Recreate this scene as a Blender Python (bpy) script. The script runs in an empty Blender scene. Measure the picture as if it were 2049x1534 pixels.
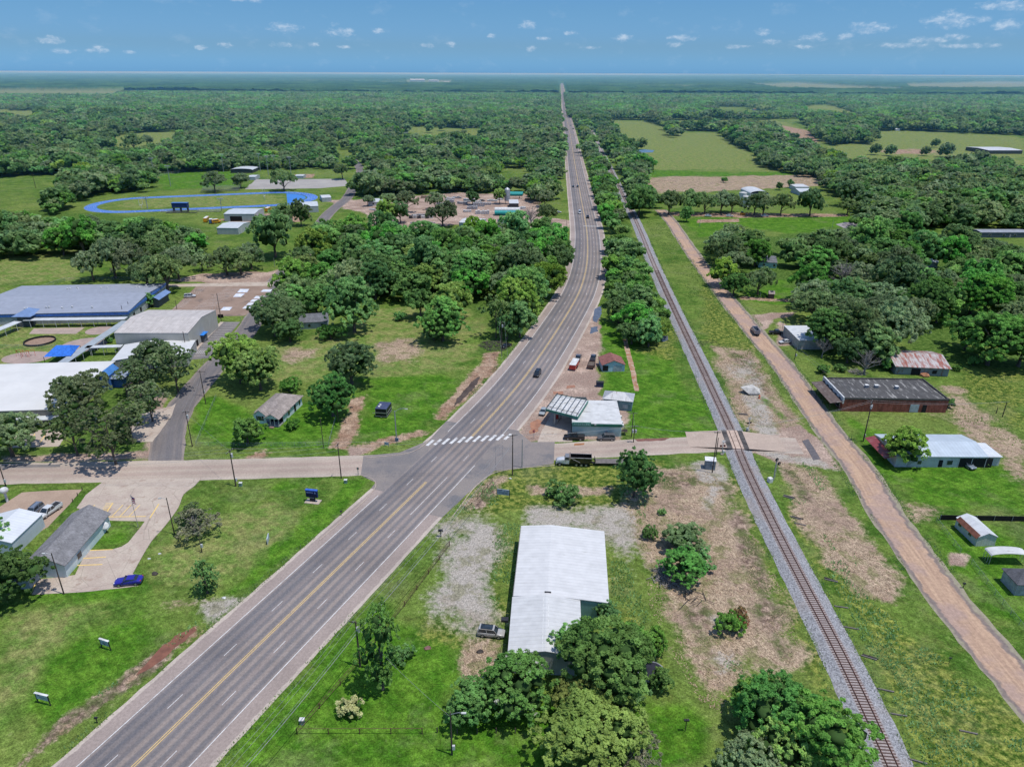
import bpy, math, random
import numpy as np
from mathutils import Vector, Matrix
R = math.radians
SC = bpy.context.scene
COL = SC.collection
# ------------------------------------------------------------------ survey: photo pixel -> point of the place
H = 93.0; FPX = 1421.0; PITCH = R(23.6); ROLL = R(0.25)
def P(px, py, z=0.0):
    u = (px-1024.5)/FPX; v = -(py-767)/FPX
    c, s = math.cos(ROLL), math.sin(ROLL)
    u, v = u*c - v*s, u*s + v*c
    d = (u, math.cos(PITCH)+v*math.sin(PITCH), -math.sin(PITCH)+v*math.cos(PITCH))
    t = (z-H)/d[2]
    return Vector((d[0]*t, d[1]*t, z))
def depth_of(p):
    return p.y*math.cos(PITCH) + (H-p.z)*math.sin(PITCH)
def P2(l): return [P(a, b) for a, b in l]

# ------------------------------------------------------------------ tags
def tag(o, label=None, cat=None, group=None, kind=None):
    if label: o['label'] = label
    if cat: o['category'] = cat
    if group: o['group'] = group
    if kind: o['kind'] = kind
    return o
def thing(name, label, cat, loc=(0, 0, 0), rz=0.0, group=None):
    o = bpy.data.objects.new(name, None); COL.objects.link(o)
    o.location = loc; o.rotation_euler = (0, 0, rz); o.empty_display_size = .3
    return tag(o, label, cat, group)
def copy_tree(o, parent=None):
    c = o.copy(); COL.objects.link(c); c.parent = parent
    for ch in [x for x in KIDS.get(o.name, [])]:
        g = copy_tree(ch, c); KIDS.setdefault(c.name, []).append(g)
    return c
KIDS = {}
def adopt(o, parent):
    if parent is not None:
        o.parent = parent; KIDS.setdefault(parent.name, []).append(o)
    return o

# ------------------------------------------------------------------ mesh builder
class MB:
    def __init__(s): s.v = []; s.f = []
    def add(s, vs, fs):
        n = len(s.v); s.v += [tuple(p) for p in vs]; s.f += [tuple(i+n for i in f) for f in fs]; return s
    def box(s, x, y, z, sx, sy, sz, rz=0.0):          # centre x,y ; z = bottom
        c, n = math.cos(rz), math.sin(rz); vs = []
        for k in (0, 1):
            for a, b in ((-1, -1), (1, -1), (1, 1), (-1, 1)):
                dx, dy = a*sx/2, b*sy/2
                vs.append((x+dx*c-dy*n, y+dx*n+dy*c, z+k*sz))
        return s.add(vs, [(3, 2, 1, 0), (4, 5, 6, 7), (0, 1, 5, 4), (1, 2, 6, 5), (2, 3, 7, 6), (3, 0, 4, 7)])
    def prism(s, pts, z0, z1):
        n = len(pts); zz0 = z0 if hasattr(z0, '__len__') else [z0]*n; zz1 = z1 if hasattr(z1, '__len__') else [z1]*n
        vs = [(p[0], p[1], zz0[i]) for i, p in enumerate(pts)]+[(p[0], p[1], zz1[i]) for i, p in enumerate(pts)]
        return s.add(vs, [tuple(range(n))[::-1], tuple(range(n, 2*n))]+[(i, (i+1) % n, n+(i+1) % n, n+i) for i in range(n)])
    def poly(s, pts): return s.add(pts, [tuple(range(len(pts)))])
    def slabq(s, q, t):                                 # sheet of 4 points given a thickness downwards
        n = len(q); vs = [tuple(p) for p in q]+[(p[0], p[1], p[2]-t) for p in q]
        return s.add(vs, [tuple(range(n)), tuple(range(n, 2*n))[::-1]]+[((i+1) % n, i, n+i, n+(i+1) % n) for i in range(n)])
    def tube(s, pts, rad, n=6, cap=True):
        pts = [Vector(p) for p in pts]; m = len(pts); rs = rad if hasattr(rad, '__len__') else [rad]*m; vs = []; fs = []
        for i, p in enumerate(pts):
            d = (pts[min(i+1, m-1)]-pts[max(i-1, 0)]); d.normalize()
            a = d.orthogonal().normalized() if abs(d.z) > .9 else d.cross(Vector((0, 0, 1))).normalized(); b = d.cross(a)
            if abs(d.z) > .9: a = Vector((1, 0, 0)); a = (a-d*a.dot(d)).normalized(); b = d.cross(a)
            for k in range(n):
                t = 2*math.pi*k/n; vs.append(p+(a*math.cos(t)+b*math.sin(t))*rs[i])
        for i in range(m-1):
            for k in range(n):
                fs.append((i*n+k, i*n+(k+1) % n, (i+1)*n+(k+1) % n, (i+1)*n+k))
        if cap: fs += [tuple(range(n))[::-1], tuple((m-1)*n+k for k in range(n))]
        return s.add(vs, fs)
    def cyl(s, x, y, z, r, h, n=12, r2=None): return s.tube([(x, y, z), (x, y, z+h)], [r, r if r2 is None else r2], n)
    def ball(s, x, y, z, r, n=10, m=6, sz=1.0):
        vs = []; fs = []
        for i in range(m+1):
            t = math.pi*i/m
            for k in range(n):
                a = 2*math.pi*k/n; vs.append((x+r*math.sin(t)*math.cos(a), y+r*math.sin(t)*math.sin(a), z+sz*r*math.cos(t)))
        for i in range(m):
            for k in range(n): fs.append((i*n+k, i*n+(k+1) % n, (i+1)*n+(k+1) % n, (i+1)*n+k)[::-1])
        return s.add(vs, fs)
    def build(s, name, mat, parent=None, smooth=False, bevel=0.0):
        me = bpy.data.meshes.new(name); me.from_pydata(s.v, [], s.f); me.materials.append(mat)
        if smooth:
            me.polygons.foreach_set('use_smooth', [True]*len(me.polygons))
            try: me.set_sharp_from_angle(angle=R(40))
            except Exception: pass
        me.update()
        o = bpy.data.objects.new(name, me); COL.objects.link(o)
        if bevel:
            b = o.modifiers.new('bevel', 'BEVEL'); b.width = bevel; b.segments = 2; b.limit_method = 'ANGLE'
        return adopt(o, parent)

# ------------------------------------------------------------------ materials
class NT:
    def __init__(s, name):
        s.m = bpy.data.materials.new(name); s.m.use_nodes = True; s.t = s.m.node_tree; s.t.nodes.clear()
        s.out = s.t.nodes.new('ShaderNodeOutputMaterial')
    def n(s, ty, **kw):
        nd = s.t.nodes.new('ShaderNode'+ty)
        for k, v in kw.items(): setattr(nd, k, v)
        return nd
    def set(s, sock, v):
        if isinstance(v, bpy.types.NodeSocket): s.t.links.new(v, sock)
        elif isinstance(v, (tuple, list)) and len(v) == 3 and sock.type == 'RGBA': sock.default_value = (*v, 1)
        else: sock.default_value = v
    def pos(s): return s.n('NewGeometry').outputs['Position']
    def obj(s): return s.n('TexCoord').outputs['Object']
    def uv(s): return s.n('UVMap').outputs[0]
    def attr(s, name): return s.n('Attribute', attribute_name=name).outputs['Fac']
    def mapv(s, v, scale=(1, 1, 1), rot=(0, 0, 0), loc=(0, 0, 0)):
        m = s.n('Mapping')
        if any(rot): m.vector_type = 'TEXTURE'; scale = tuple(1/q for q in scale)
        s.set(m.inputs['Vector'], v); m.inputs['Scale'].default_value = scale; m.inputs['Rotation'].default_value = rot; m.inputs['Location'].default_value = loc
        return m.outputs[0]
    def noise(s, v, scale, detail=3.0, rough=.55, dist=0.0):
        m = s.n('TexNoise'); s.set(m.inputs['Vector'], v); m.inputs['Scale'].default_value = scale; m.inputs['Detail'].default_value = detail
        m.inputs['Roughness'].default_value = rough; m.inputs['Distortion'].default_value = dist
        return m.outputs['Fac']
    def vor(s, v, scale, out='Distance'):
        m = s.n('TexVoronoi'); s.set(m.inputs['Vector'], v); m.inputs['Scale'].default_value = scale
        return m.outputs[out]
    def ss(s, v, a, b, lo=0.0, hi=1.0, smooth=True):
        m = s.n('MapRange', interpolation_type='SMOOTHSTEP' if smooth else 'LINEAR'); s.set(m.inputs[0], v)
        for i, q in enumerate((a, b, lo, hi)): s.set(m.inputs[i+1], q)
        return m.outputs[0]
    def math(s, op, a, b=0.0, c=0.0):
        m = s.n('Math', operation=op); s.set(m.inputs[0], a); s.set(m.inputs[1], b); s.set(m.inputs[2], c); return m.outputs[0]
    def mix(s, f, a, b, mode='MIX'):
        m = s.n('Mix', data_type='RGBA', blend_type=mode); s.set(m.inputs[0], f); s.set(m.inputs[6], a); s.set(m.inputs[7], b); return m.outputs[2]
    def sep(s, v): return s.n_out(s.n('SeparateXYZ'), v)
    def n_out(s, nd, v): s.set(nd.inputs[0], v); return nd.outputs
    def scale(s, c, f):                                  # colour * factor
        m = s.n('VectorMath', operation='SCALE'); s.set(m.inputs[0], c); s.set(m.inputs['Scale'], f); return m.outputs[0]
    def bump(s, h, strength=.3, dist=.1):
        b = s.n('Bump'); b.inputs['Strength'].default_value = strength; b.inputs['Distance'].default_value = dist; s.set(b.inputs['Height'], h); return b.outputs[0]
    def fin(s, col, rough=.8, metal=0.0, normal=None, spec=.3, coat=0.0, alpha=None):
        p = s.n('BsdfPrincipled'); s.set(p.inputs['Base Color'], col); s.set(p.inputs['Roughness'], rough); s.set(p.inputs['Metallic'], metal)
        p.inputs['Specular IOR Level'].default_value = spec; p.inputs['Coat Weight'].default_value = coat
        if normal is not None: s.set(p.inputs['Normal'], normal)
        if alpha is not None: s.set(p.inputs['Alpha'], alpha)
        s.t.links.new(p.outputs[0], s.out.inputs[0]); return s.m
    def fin_d(s, col, normal=None):
        p = s.n('BsdfDiffuse'); s.set(p.inputs[0], col)
        if normal is not None: s.set(p.inputs['Normal'], normal)
        s.t.links.new(p.outputs[0], s.out.inputs[0]); return s.m
_M = {}
def mk(name, col, rough=.7, metal=0.0, var=.25, sc=1.2, stain=None, stain_amt=.5, spec=.3, coat=0.0, bumps=.0):
    """painted / weathered surface with blotches, fine grain and optional stains"""
    if name in _M: return _M[name]
    t = NT(name); o = t.obj()
    a = t.noise(o, sc, 4); b = t.noise(o, sc*7, 3)
    f = t.math('ADD', t.ss(a, .3, .7, 1-var, 1+var*.5), t.ss(b, .3, .7, -var*.25, var*.25))
    c = t.scale(col, f)
    if stain:
        st = t.noise(t.mapv(o, (.35, .35, 1.2)), sc*1.6, 5, .65)
        c = t.mix(t.ss(st, .62-.25*stain_amt, .72, 0, .85), c, stain)
    _M[name] = t.fin(c, rough, metal, t.bump(b, bumps, .05) if bumps else None, spec, coat)
    return _M[name]
def ribbed(name, col, period=.45, axis=0, rough=.45, metal=.0, stain=None, amt=.4, var=.15, spec=.4):
    """sheet-metal roof or siding with ribs"""
    if name in _M: return _M[name]
    t = NT(name); o = t.obj(); s = t.sep(o)[axis]
    w = t.math('PINGPONG', s, period/2)
    rib = t.ss(w, 0.0, period*.14, 1, 0)
    panel = t.noise(t.mapv(o, [(.9, .05, .05), (.05, .9, .05)][axis] if axis < 2 else (.05, .05, .9)), 1.0, 2)
    a = t.noise(o, .5, 5, .6)
    f = t.math('MULTIPLY', t.ss(a, .3, .7, 1-var, 1.05), t.ss(panel, .3, .7, 1-var*.5, 1.03))
    f = t.math('MULTIPLY', f, t.ss(rib, 0, 1, 1, .86))
    c = t.scale(col, f)
    if stain:
        sv = [(.8, .12, .3), (.12, .8, .3)][axis] if axis < 2 else (.3, .3, .3)
        st = t.noise(t.mapv(o, sv), 1.5, 5, .7)
        c = t.mix(t.ss(st, .66-.3*amt, .7-.1*amt, 0, .95), c, stain)
    _M[name] = t.fin(c, rough, metal, t.bump(rib, .35, .04), spec)
    return _M[name]
def shingle(name, col, var=.25):
    if name in _M: return _M[name]
    t = NT(name); o = t.obj()
    b = t.n('TexBrick'); t.set(b.inputs['Vector'], t.mapv(o, (1, 1, 1))); b.inputs['Scale'].default_value = 1.6; b.inputs['Mortar Size'].default_value = .008
    t.set(b.inputs['Color1'], tuple(c*1.15 for c in col)); t.set(b.inputs['Color2'], tuple(c*.8 for c in col)); t.set(b.inputs['Mortar'], tuple(c*.6 for c in col))
    a = t.noise(o, .7, 5, .65)
    c = t.scale(b.outputs[0], t.ss(a, .3, .7, 1-var, 1+var*.5))
    c = t.scale(c, t.ss(t.noise(o, 14, 2), .3, .7, .85, 1.15))
    _M[name] = t.fin(c, .9, 0, t.bump(t.noise(o, 14, 2), .4, .03), .15); return _M[name]
def brick(name):
    if name in _M: return _M[name]
    t = NT(name); o = t.obj(); s = t.sep(o)
    cb = t.n('CombineXYZ'); t.set(cb.inputs[0], t.math('ADD', s[0], s[1])); t.set(cb.inputs[1], s[2])
    b = t.n('TexBrick'); t.set(b.inputs['Vector'], cb.outputs[0]); b.inputs['Scale'].default_value = 4.0; b.inputs['Mortar Size'].default_value = .014
    t.set(b.inputs['Color1'], (.30, .09, .06)); t.set(b.inputs['Color2'], (.20, .055, .04)); t.set(b.inputs['Mortar'], (.22, .15, .12))
    c = t.scale(b.outputs[0], t.ss(t.noise(t.mapv(o, (1, 1, .4)), .9, 5, .7), .3, .7, .6, 1.25))
    _M[name] = t.fin(c, .9, 0, None, .15); return _M[name]
GLASS = None
def glass():
    if 'window_glass' in _M: return _M['window_glass']
    t = NT('window_glass'); c = t.scale((.02, .028, .035), t.ss(t.noise(t.pos(), .8, 2), .3, .7, .6, 1.6))
    _M['window_glass'] = t.fin(c, .08, 0, None, .8); return _M['window_glass']
def paint(name, col, rough=.28):
    if name in _M: return _M[name]
    t = NT(name); o = t.obj()
    c = t.scale(col, t.ss(t.noise(o, 2.5, 4), .3, .7, .9, 1.06))
    c = t.mix(t.ss(t.sep(o)[2], .75, .25, 0, .35), c, (.16, .12, .09))     # road dust low on the body
    _M[name] = t.fin(c, rough, .15, None, .5, .6); return _M[name]
# ================================================================== lines of the place
HWY_PX = [(40, 1750), (150, 1645), (266, 1534), (413, 1391), (560, 1248.6), (700, 1113), (850, 967), (944, 874), (1020, 791.5), (1060, 741), (1096, 689), (1129, 638), (1150, 603), (1162, 580),
          (1171, 549), (1175, 530), (1176, 492), (1174, 458), (1167, 420), (1157, 366), (1148, 314.5), (1139.5, 263), (1133, 229), (1128.5, 198), (1125.5, 176), (1124.2, 167)]
RAIL_PX = [(1880, 1740), (1783, 1534), (1732, 1418), (1677, 1304), (1631, 1216), (1578.5, 1115), (1523.5, 1005), (1482, 917), (1465, 867), (1439, 813.5), (1416, 763), (1393, 714.5), (1370, 666),
           (1347.4, 618), (1329, 577.6), (1302, 516), (1274.5, 448), (1247, 393), (1223, 342), (1199, 294), (1178, 250), (1160, 217), (1145, 189), (1135, 172)]
CROSS_PX = [(-160, 950), (0, 948), (280, 943), (560, 936), (725, 931), (850, 925)]
CROSS2_PX = [(1000, 905), (1060, 904), (1120, 903), (1240, 896), (1431, 888), (1500, 887), (1600, 892)]
DIRT_PX = [(1322, 420), (1341, 440), (1358, 466), (1397, 523), (1434, 571), (1462, 608), (1492, 642), (1510, 665), (1572, 738), (1616, 802), (1663, 868), (1724, 941), (1763, 1012), (1840, 1120),
           (1921, 1231), (1992, 1310), (2060, 1395), (2180, 1530)]
SCHOOL_PX = [(330, 935), (334, 905), (341, 855), (350, 830), (369, 804), (399, 769), (426, 736), (459, 703), (489, 667.5), (516, 626.5), (536, 591), (551, 562), (575, 540), (594, 522), (611, 506.5), (627, 476), (646, 441),
             (666, 418), (687, 404), (699, 390), (714, 362), (723, 345), (716, 330), (705, 318)]
def catmull(p, step):
    out = []; n = len(p)
    for i in range(n-1):
        a, b, c, d = p[max(i-1, 0)], p[i], p[i+1], p[min(i+2, n-1)]
        L = (c-b).length; k = max(1, int(L/step(b)))
        for j in range(k):
            t = j/k; tt = t*t; ttt = tt*t
            out.append(.5*((2*b)+(c-a)*t+(2*a-5*b+4*c-d)*tt+(3*b-a-3*c+d)*ttt))
    out.append(p[-1].copy()); return out
stepf = lambda q: max(2.5, q.y*.02)
def line(px): return catmull(P2(px), stepf)
def smooth_line(l, it=6):
    for _ in range(it):
        l = [l[0]]+[(l[i-1]+l[i]*2+l[i+1])/4 for i in range(1, len(l)-1)]+[l[-1]]
    return l
HWY = smooth_line(line(HWY_PX), 10); RAIL = smooth_line(line(RAIL_PX), 8); CROSS = line(CROSS_PX); CROSS2 = line(CROSS2_PX); DIRT = smooth_line(line(DIRT_PX), 4); SCHOOL = smooth_line(line(SCHOOL_PX), 3)
def frames(l):
    """arc length and left normals"""
    s = [0.0]; 
    for i in range(1, len(l)): s.append(s[-1]+(l[i]-l[i-1]).length)
    ns = []
    for i in range(len(l)):
        d = l[min(i+1, len(l)-1)]-l[max(i-1, 0)]; d.z = 0; d.normalize(); ns.append(Vector((-d.y, d.x, 0)))
    return s, ns
def at_s(l, s, ns, q, u, z):
    """point at arc length q, offset u to the right"""
    import bisect
    i = min(max(bisect.bisect_right(s, q)-1, 0), len(l)-2); t = (q-s[i])/(s[i+1]-s[i])
    p = l[i].lerp(l[i+1], t)-ns[i].lerp(ns[i+1], t).normalized()*u
    return Vector((p.x, p.y, z))
def ribbon(name, l, u0, u1, z, mat, kind='structure', label=None, cols=1, jit=0.0, prof=None, seed=1):
    s, ns = frames(l); vs = []; uv = []; fs = []; rng = random.Random(seed); us = [u0+(u1-u0)*k/cols for k in range(cols+1)] if prof is None else [a for a, b in prof]
    zs = [z]*len(us) if prof is None else [b for a, b in prof]; m = len(us)
    for i, p in enumerate(l):
        for k, u in enumerate(us):
            uu = u+(rng.uniform(-jit, jit) if jit and k in (0, m-1) else 0)
            q = p-ns[i]*uu; vs.append((q.x, q.y, zs[k])); uv.append((uu, s[i]))
    for i in range(len(l)-1):
        for k in range(m-1): fs.append((i*m+k, i*m+k+1, (i+1)*m+k+1, (i+1)*m+k))
    me = bpy.data.meshes.new(name); me.from_pydata(vs, [], fs); me.materials.append(mat)
    ul = me.uv_layers.new(name='UVMap'); lv = np.zeros(len(me.loops), dtype=np.int32); me.loops.foreach_get('vertex_index', lv)
    ul.data.foreach_set('uv', np.array(uv, dtype=np.float32)[lv].ravel()); me.update()
    o = bpy.data.objects.new(name, me); COL.objects.link(o)
    return tag(o, label, None, None, kind)

# ================================================================== asphalt, gravel road, ballast
def mat_asphalt(name, shoulder, dark, hw, worn=1.0, lanes=(), edge=None):
    t = NT(name); uv = t.uv(); s = t.sep(uv); u = s[0]; pos = t.pos()
    along = t.mapv(uv, (1, .03, 1)); n1 = t.noise(along, .9, 4, .6); n2 = t.noise(pos, .06, 4, .6); n3 = t.noise(pos, 2.2, 4, .7); n4 = t.noise(t.mapv(uv, (1, .1, 1)), 5, 3, .6)
    au = t.math('ABSOLUTE', u)
    c = t.mix(t.ss(n1, .35, .65), dark, tuple(.5*(a+b) for a, b in zip(dark, shoulder)))
    for (cu, w, col, amt) in lanes:
        d = t.math('ABSOLUTE', t.math('SUBTRACT', u, cu))
        m = t.math('MULTIPLY', t.ss(d, w, w*.25), t.ss(t.math('ADD', n1, n4), .7, 1.15, amt*.45, amt))
        c = t.mix(m, c, col)
    c = t.mix(t.ss(t.math('ADD', au, t.math('MULTIPLY', n1, .8)), hw+.1, hw+.9), c, shoulder)
    if edge: c = t.mix(t.ss(t.math('ADD', au, t.math('MULTIPLY', t.noise(pos, .5, 4), .9)), edge+.35, edge+.6), c, (.46, .39, .33))
    g1 = t.noise(pos, 7, 2, .7); c = t.mix(t.ss(g1, .52, .7, 0, .35), c, (.3, .25, .22)); c = t.mix(t.ss(g1, .48, .3, 0, .3), c, (.09, .09, .1))
    c = t.scale(c, t.ss(n2, .3, .7, .88, 1.12)); c = t.scale(c, t.ss(n3, .25, .75, .84, 1.14)); c = t.scale(c, t.ss(n4, .25, .75, .93, 1.06))
    return t.fin(c, .88, 0, t.bump(n3, .15, .02), .2)
pinkish = (.315, .255, .225); greyd = (.112, .112, .122)
lan = []
for L in (-5.6, -1.95, 1.95, 5.6):
    for w in (-.95, .95): lan.append((L+w, .8, (.125, .122, .132) if L > -5 else (.105, .105, .118), .75))
    lan.append((L, .6, (.27, .222, .195), .9))
for c_ in (-3.75, 0, 3.75): lan.append((c_, .9, (.25, .205, .185), .8))
lan.append((-4.9, 2.2, (.11, .112, .125), .6))
M_hwy = mat_asphalt('highway_asphalt', pinkish, (.19, .172, .165), 7.3, lanes=lan, edge=10.1)
ribbon('highway_road', HWY, -10.9, 10.9, .03, M_hwy, cols=2, jit=.12)
M_cross = mat_asphalt('side_street_surface', (.43, .36, .295), (.395, .315, .255), 3.6, lanes=[(-1.5, 1.3, (.33, .245, .205), .6), (1.5, 1.3, (.33, .245, .205), .6)])
ribbon('side_street', CROSS, -5.4, 5.0, .022, M_cross, cols=2, jit=.2)
ribbon('side_street', CROSS2, -4.6, 4.6, .022, M_cross, cols=2, jit=.25, seed=4)
M_scroad = mat_asphalt('school_road_asphalt', (.24, .2, .175), (.13, .122, .125), 3.6, lanes=[(0, 2.2, (.155, .145, .15), .5)])
ribbon('school_road', SCHOOL, -4.4, 4.4, .018, M_scroad, cols=2, jit=.25)
def mat_dirtroad():
    t = NT('dirt_road_surface'); uv = t.uv(); u = t.sep(uv)[0]; pos = t.pos(); a = t.noise(t.mapv(uv, (1, .05, 1)), 1.3, 4, .6); b = t.noise(pos, .12, 4); g = t.noise(pos, 1.5, 5, .7); d = t.noise(pos, .4, 3)
    c = t.mix(t.ss(a, .35, .65), (.46, .315, .215), (.36, .24, .17)); c = t.mix(t.ss(b, .45, .6, 0, .8), c, (.345, .245, .205))
    e = t.math('ADD', t.math('ABSOLUTE', t.math('SUBTRACT', u, .2)), t.math('MULTIPLY', t.math('SUBTRACT', d, .5), 2.6))
    c = t.mix(t.ss(e, 2.7, 3.2, 0, .85), c, (.17, .145, .135)); c = t.mix(t.ss(e, 3.5, 4.1), c, (.28, .25, .18))
    c = t.scale(c, t.ss(g, .25, .75, .8, 1.18)); return t.fin(c, .95, 0, t.bump(g, .3, .05), .1)
ribbon('dirt_road', DIRT, -4.4, 4.4, .026, mat_dirtroad(), cols=2, jit=.3)
# intersection apron (dark, patched) under the painted lines
def fan_poly(name, px, z, mat, jit=0.0, sub=2.0, label=None, zs=None):
    pts = P2(px) if not isinstance(px[0], Vector) else px; rng = random.Random(len(px)); out = []
    for i in range(len(pts)):
        a, b = pts[i], pts[(i+1) % len(pts)]; k = max(1, int((b-a).length/sub)) if jit else 1
        for j in range(k):
            q = a.lerp(b, j/k); out.append((q.x+rng.uniform(-jit, jit), q.y+rng.uniform(-jit, jit), z))
    o = MB().poly(out).build(name, mat); return tag(o, label, None, None, 'structure')
def mat_plain_ground(name, c1, c2, c3=None, sc=.35, crack=0.0, stain=None):
    t = NT(name); pos = t.pos(); a = t.noise(pos, sc, 5, .65); b = t.noise(pos, 2.5, 4, .7); c = t.mix(t.ss(a, .35, .62), c1, c2)
    if c3: c = t.mix(t.ss(t.noise(pos, sc*1.9, 4, .6), .56, .66, 0, .9), c, c3)
    if crack:
        v = t.n('TexVoronoi', feature='DISTANCE_TO_EDGE'); t.set(v.inputs['Vector'], pos); v.inputs['Scale'].default_value = .16
        c = t.mix(t.ss(v.outputs[0], .0, .012, .6, 0), c, tuple(x*.45 for x in c1))
    c = t.scale(c, t.ss(b, .25, .75, .87, 1.12)); return t.fin(c, .92, 0, t.bump(b, .2, .03), .15)
M_apron = mat_plain_ground('intersection_asphalt', (.175, .162, .16), (.235, .205, .187), (.15, .145, .15), .09)
M_conc = mat_plain_ground('pale_concrete', (.46, .39, .32), (.40, .325, .27), (.33, .25, .2), .2, 1.0)
M_lot = mat_plain_ground('brown_parking_surface', (.24, .17, .13), (.29, .21, .165), (.17, .13, .11), .1)
M_lotg = mat_plain_ground('grey_parking_surface', (.2, .18, .17), (.155, .145, .145), None, .15)
fan_poly('church_parking_lot', [(205, 964), (300, 959), (402, 957), (389, 972), (367, 989), (356, 1016), (329, 1053), (304, 1081), (283, 1115), (266, 1146), (276, 1172), (180, 1183), (63, 1190), (77, 1158), (131, 1153), (150, 1150), (160, 1128), (175, 1101), (227, 1098), (244, 1093), (257, 1085), (273, 1065), (290, 1043), (219, 1041), (153, 1016), (172, 990)], .034, M_conc, .05)
fan_poly('shop_parking_lot', [(44, 985), (105, 981), (164, 979), (140, 1008), (118, 1031), (96, 1054), (60, 1075), (0, 1075), (-10, 1020)], .034, mat_plain_ground('tan_concrete', (.38, .28, .21), (.33, .24, .18), None, .2), .05)
fan_poly('school_parking_lot', [(393, 573), (544, 572), (520, 607), (489, 632), (420, 633), (341, 622)], .03, M_lot, .1)
fan_poly('kerbside_parking_strip', [(448, 644), (481, 644), (447, 684), (420, 716), (378, 720), (410, 682)], .04, M_lotg, .05)
fan_poly('sidewalk', [(326, 569), (548, 564), (546, 572), (327, 574)], .036, M_conc)
fan_poly('sidewalk', [(441, 644), (448, 644), (410, 682), (378, 720), (370, 720), (404, 682)], .044, M_conc)
fan_poly('school_front_parking', [(39, 862), (140, 857), (118, 893), (15, 896)], .03, M_conc, .1)
fan_poly('school_driveway', [(345, 812), (352, 806), (345, 830), (305, 884), (270, 884), (250, 850), (262, 833)], .03, M_conc, .1)
fan_poly('store_forecourt', [(1085, 860), (1100, 835), (1120, 800), (1165, 800), (1150, 850), (1145, 884), (1075, 884)], .028, M_conc, .1)
fan_poly('sidewalk', [(1244, 668), (1252, 668), (1262, 705), (1272, 745), (1279, 782), (1270, 782), (1262, 745), (1252, 705)], .02, mat_plain_ground('broken_slab', (.42, .31, .23), (.3, .14, .07), (.45, .38, .3), .3, 1.0), .15)
fan_poly('field_parking_lot', [(489, 379), (512, 359), (690, 358), (697, 372), (640, 377)], .03, mat_plain_ground('pale_gravel', (.36, .34, .31), (.3, .28, .26), None, .05), .5, 8)
# ================================================================== painted markings
M_wh = mk('road_paint_white', (.62, .61, .59), .6, var=.15, sc=1.0, stain=(.3, .27, .26), stain_amt=.45)
M_ye = mk('road_paint_yellow', (.70, .49, .17), .6, var=.12, sc=1.0, stain=(.35, .28, .2), stain_amt=.15)
hs, hn = frames(HWY)
def strip(mb, l, s, ns, s0, s1, u, w, z):
    q = s0; pts = []
    while q < s1: pts.append(q); q += max(3.0, at_s(l, s, ns, q, 0, 0).y*.02)
    pts.append(s1); m = len(pts); vs = []
    for q in pts: vs += [at_s(l, s, ns, q, u-w/2, z), at_s(l, s, ns, q, u+w/2, z)]
    mb.add(vs, [(2*i, 2*i+1, 2*i+3, 2*i+2) for i in range(m-1)])
def s_of(px, l, s):
    p = P(*px); i = min(range(len(l)), key=lambda k: (l[k]-p).length_squared); return s[i]
sA = s_of((848, 968), HWY, hs); sB = s_of((946, 872), HWY, hs); sEnd = hs[-1]*.999
w_ = MB(); y_ = MB()
for u in (-.19, .19):
    strip(y_, HWY, hs, hn, 0.5, sA, u, .12, .05); strip(y_, HWY, hs, hn, sB, sEnd, u, .12, .05)
for u in (-7.5, 7.5):
    strip(w_, HWY, hs, hn, 0.5, sA-(10 if u < 0 else -12), u, .16, .05); strip(w_, HWY, hs, hn, sB-(0 if u < 0 else -1), min(sEnd, 2500), u, .16, .05)
for u in (-3.72, 3.72):
    q = 2.0+(u > 0)*4
    while q < 1500:
        strip(w_, HWY, hs, hn, q, q+3.1, u, .115, .05); q += 12.2
strip(w_, HWY, hs, hn, sA-14, sA+4, 3.72, .13, .052)
sC = sB-1.2                                                     # zebra crossing at the intersection
for cx_, cy_ in [(860.7, 886), (876, 884.4), (892, 883), (907.7, 882), (923.5, 880), (938.5, 878.7), (954, 878), (970, 876.8), (985.5, 876), (1000.5, 875), (1016, 873.8)]:
    a = P(cx_-6.6, cy_+5.6); b = P(cx_+6.6, cy_-5.6); d = (b-a).normalized(); n = Vector((d.y, -d.x, 0))*.42; w_.add([(q.x, q.y, .054) for q in (a-n, a+n, b+n, b-n)], [(0, 1, 2, 3)])
def apron(side, px, s0, s1):
    o = [at_s(HWY, hs, hn, s0, side*10.9, 0)]+P2(px)+[at_s(HWY, hs, hn, s1, side*10.9, 0)]; q = s1
    while q > s0: o.append(at_s(HWY, hs, hn, q, side*7.35, 0)); q -= 3
    o.append(at_s(HWY, hs, hn, s0, side*7.35, 0)); fan_poly('intersection_apron', o, .038, M_apron)
apron(-1, [(752, 965), (722, 951), (727, 912), (800, 905), (860, 880)], sA-8, sB+6); apron(1, [(935, 988), (990, 942), (1050, 935), (1108, 928), (1110, 884), (1062, 884), (1040, 866)], sA-12, sB+8)
sbar = s_of((1169, 452), HWY, hs); strip(w_, HWY, hs, hn, sbar, sbar+1.0, 3.5, 11, .052)
tag(w_.build('white_road_markings', M_wh), None, None, None, 'structure'); tag(y_.build('yellow_road_markings', M_ye), None, None, None, 'structure')
def px_line(mb, a, b, w, z):
    a, b = P(*a, 0), P(*b, 0); d = (b-a).normalized(); n = Vector((d.y, -d.x, 0))*w/2; mb.add([(*(q.xy), z) for q in (a-n, a+n, b+n, b-n)], [(0, 1, 2, 3)])
pk = MB(); yk = MB()
for i in range(16):                                             # bays
    t = i/15; a = (392-t*0-46*t*1.0, 577+t*39); px_line(pk, (a[0]+2, a[1]), (a[0]+22, a[1]-3), .13, .04)
for i in range(15):
    t = i/14; px_line(pk, (452-t*66, 577+t*40), (488-t*66, 578+t*40), .13, .04)
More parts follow.
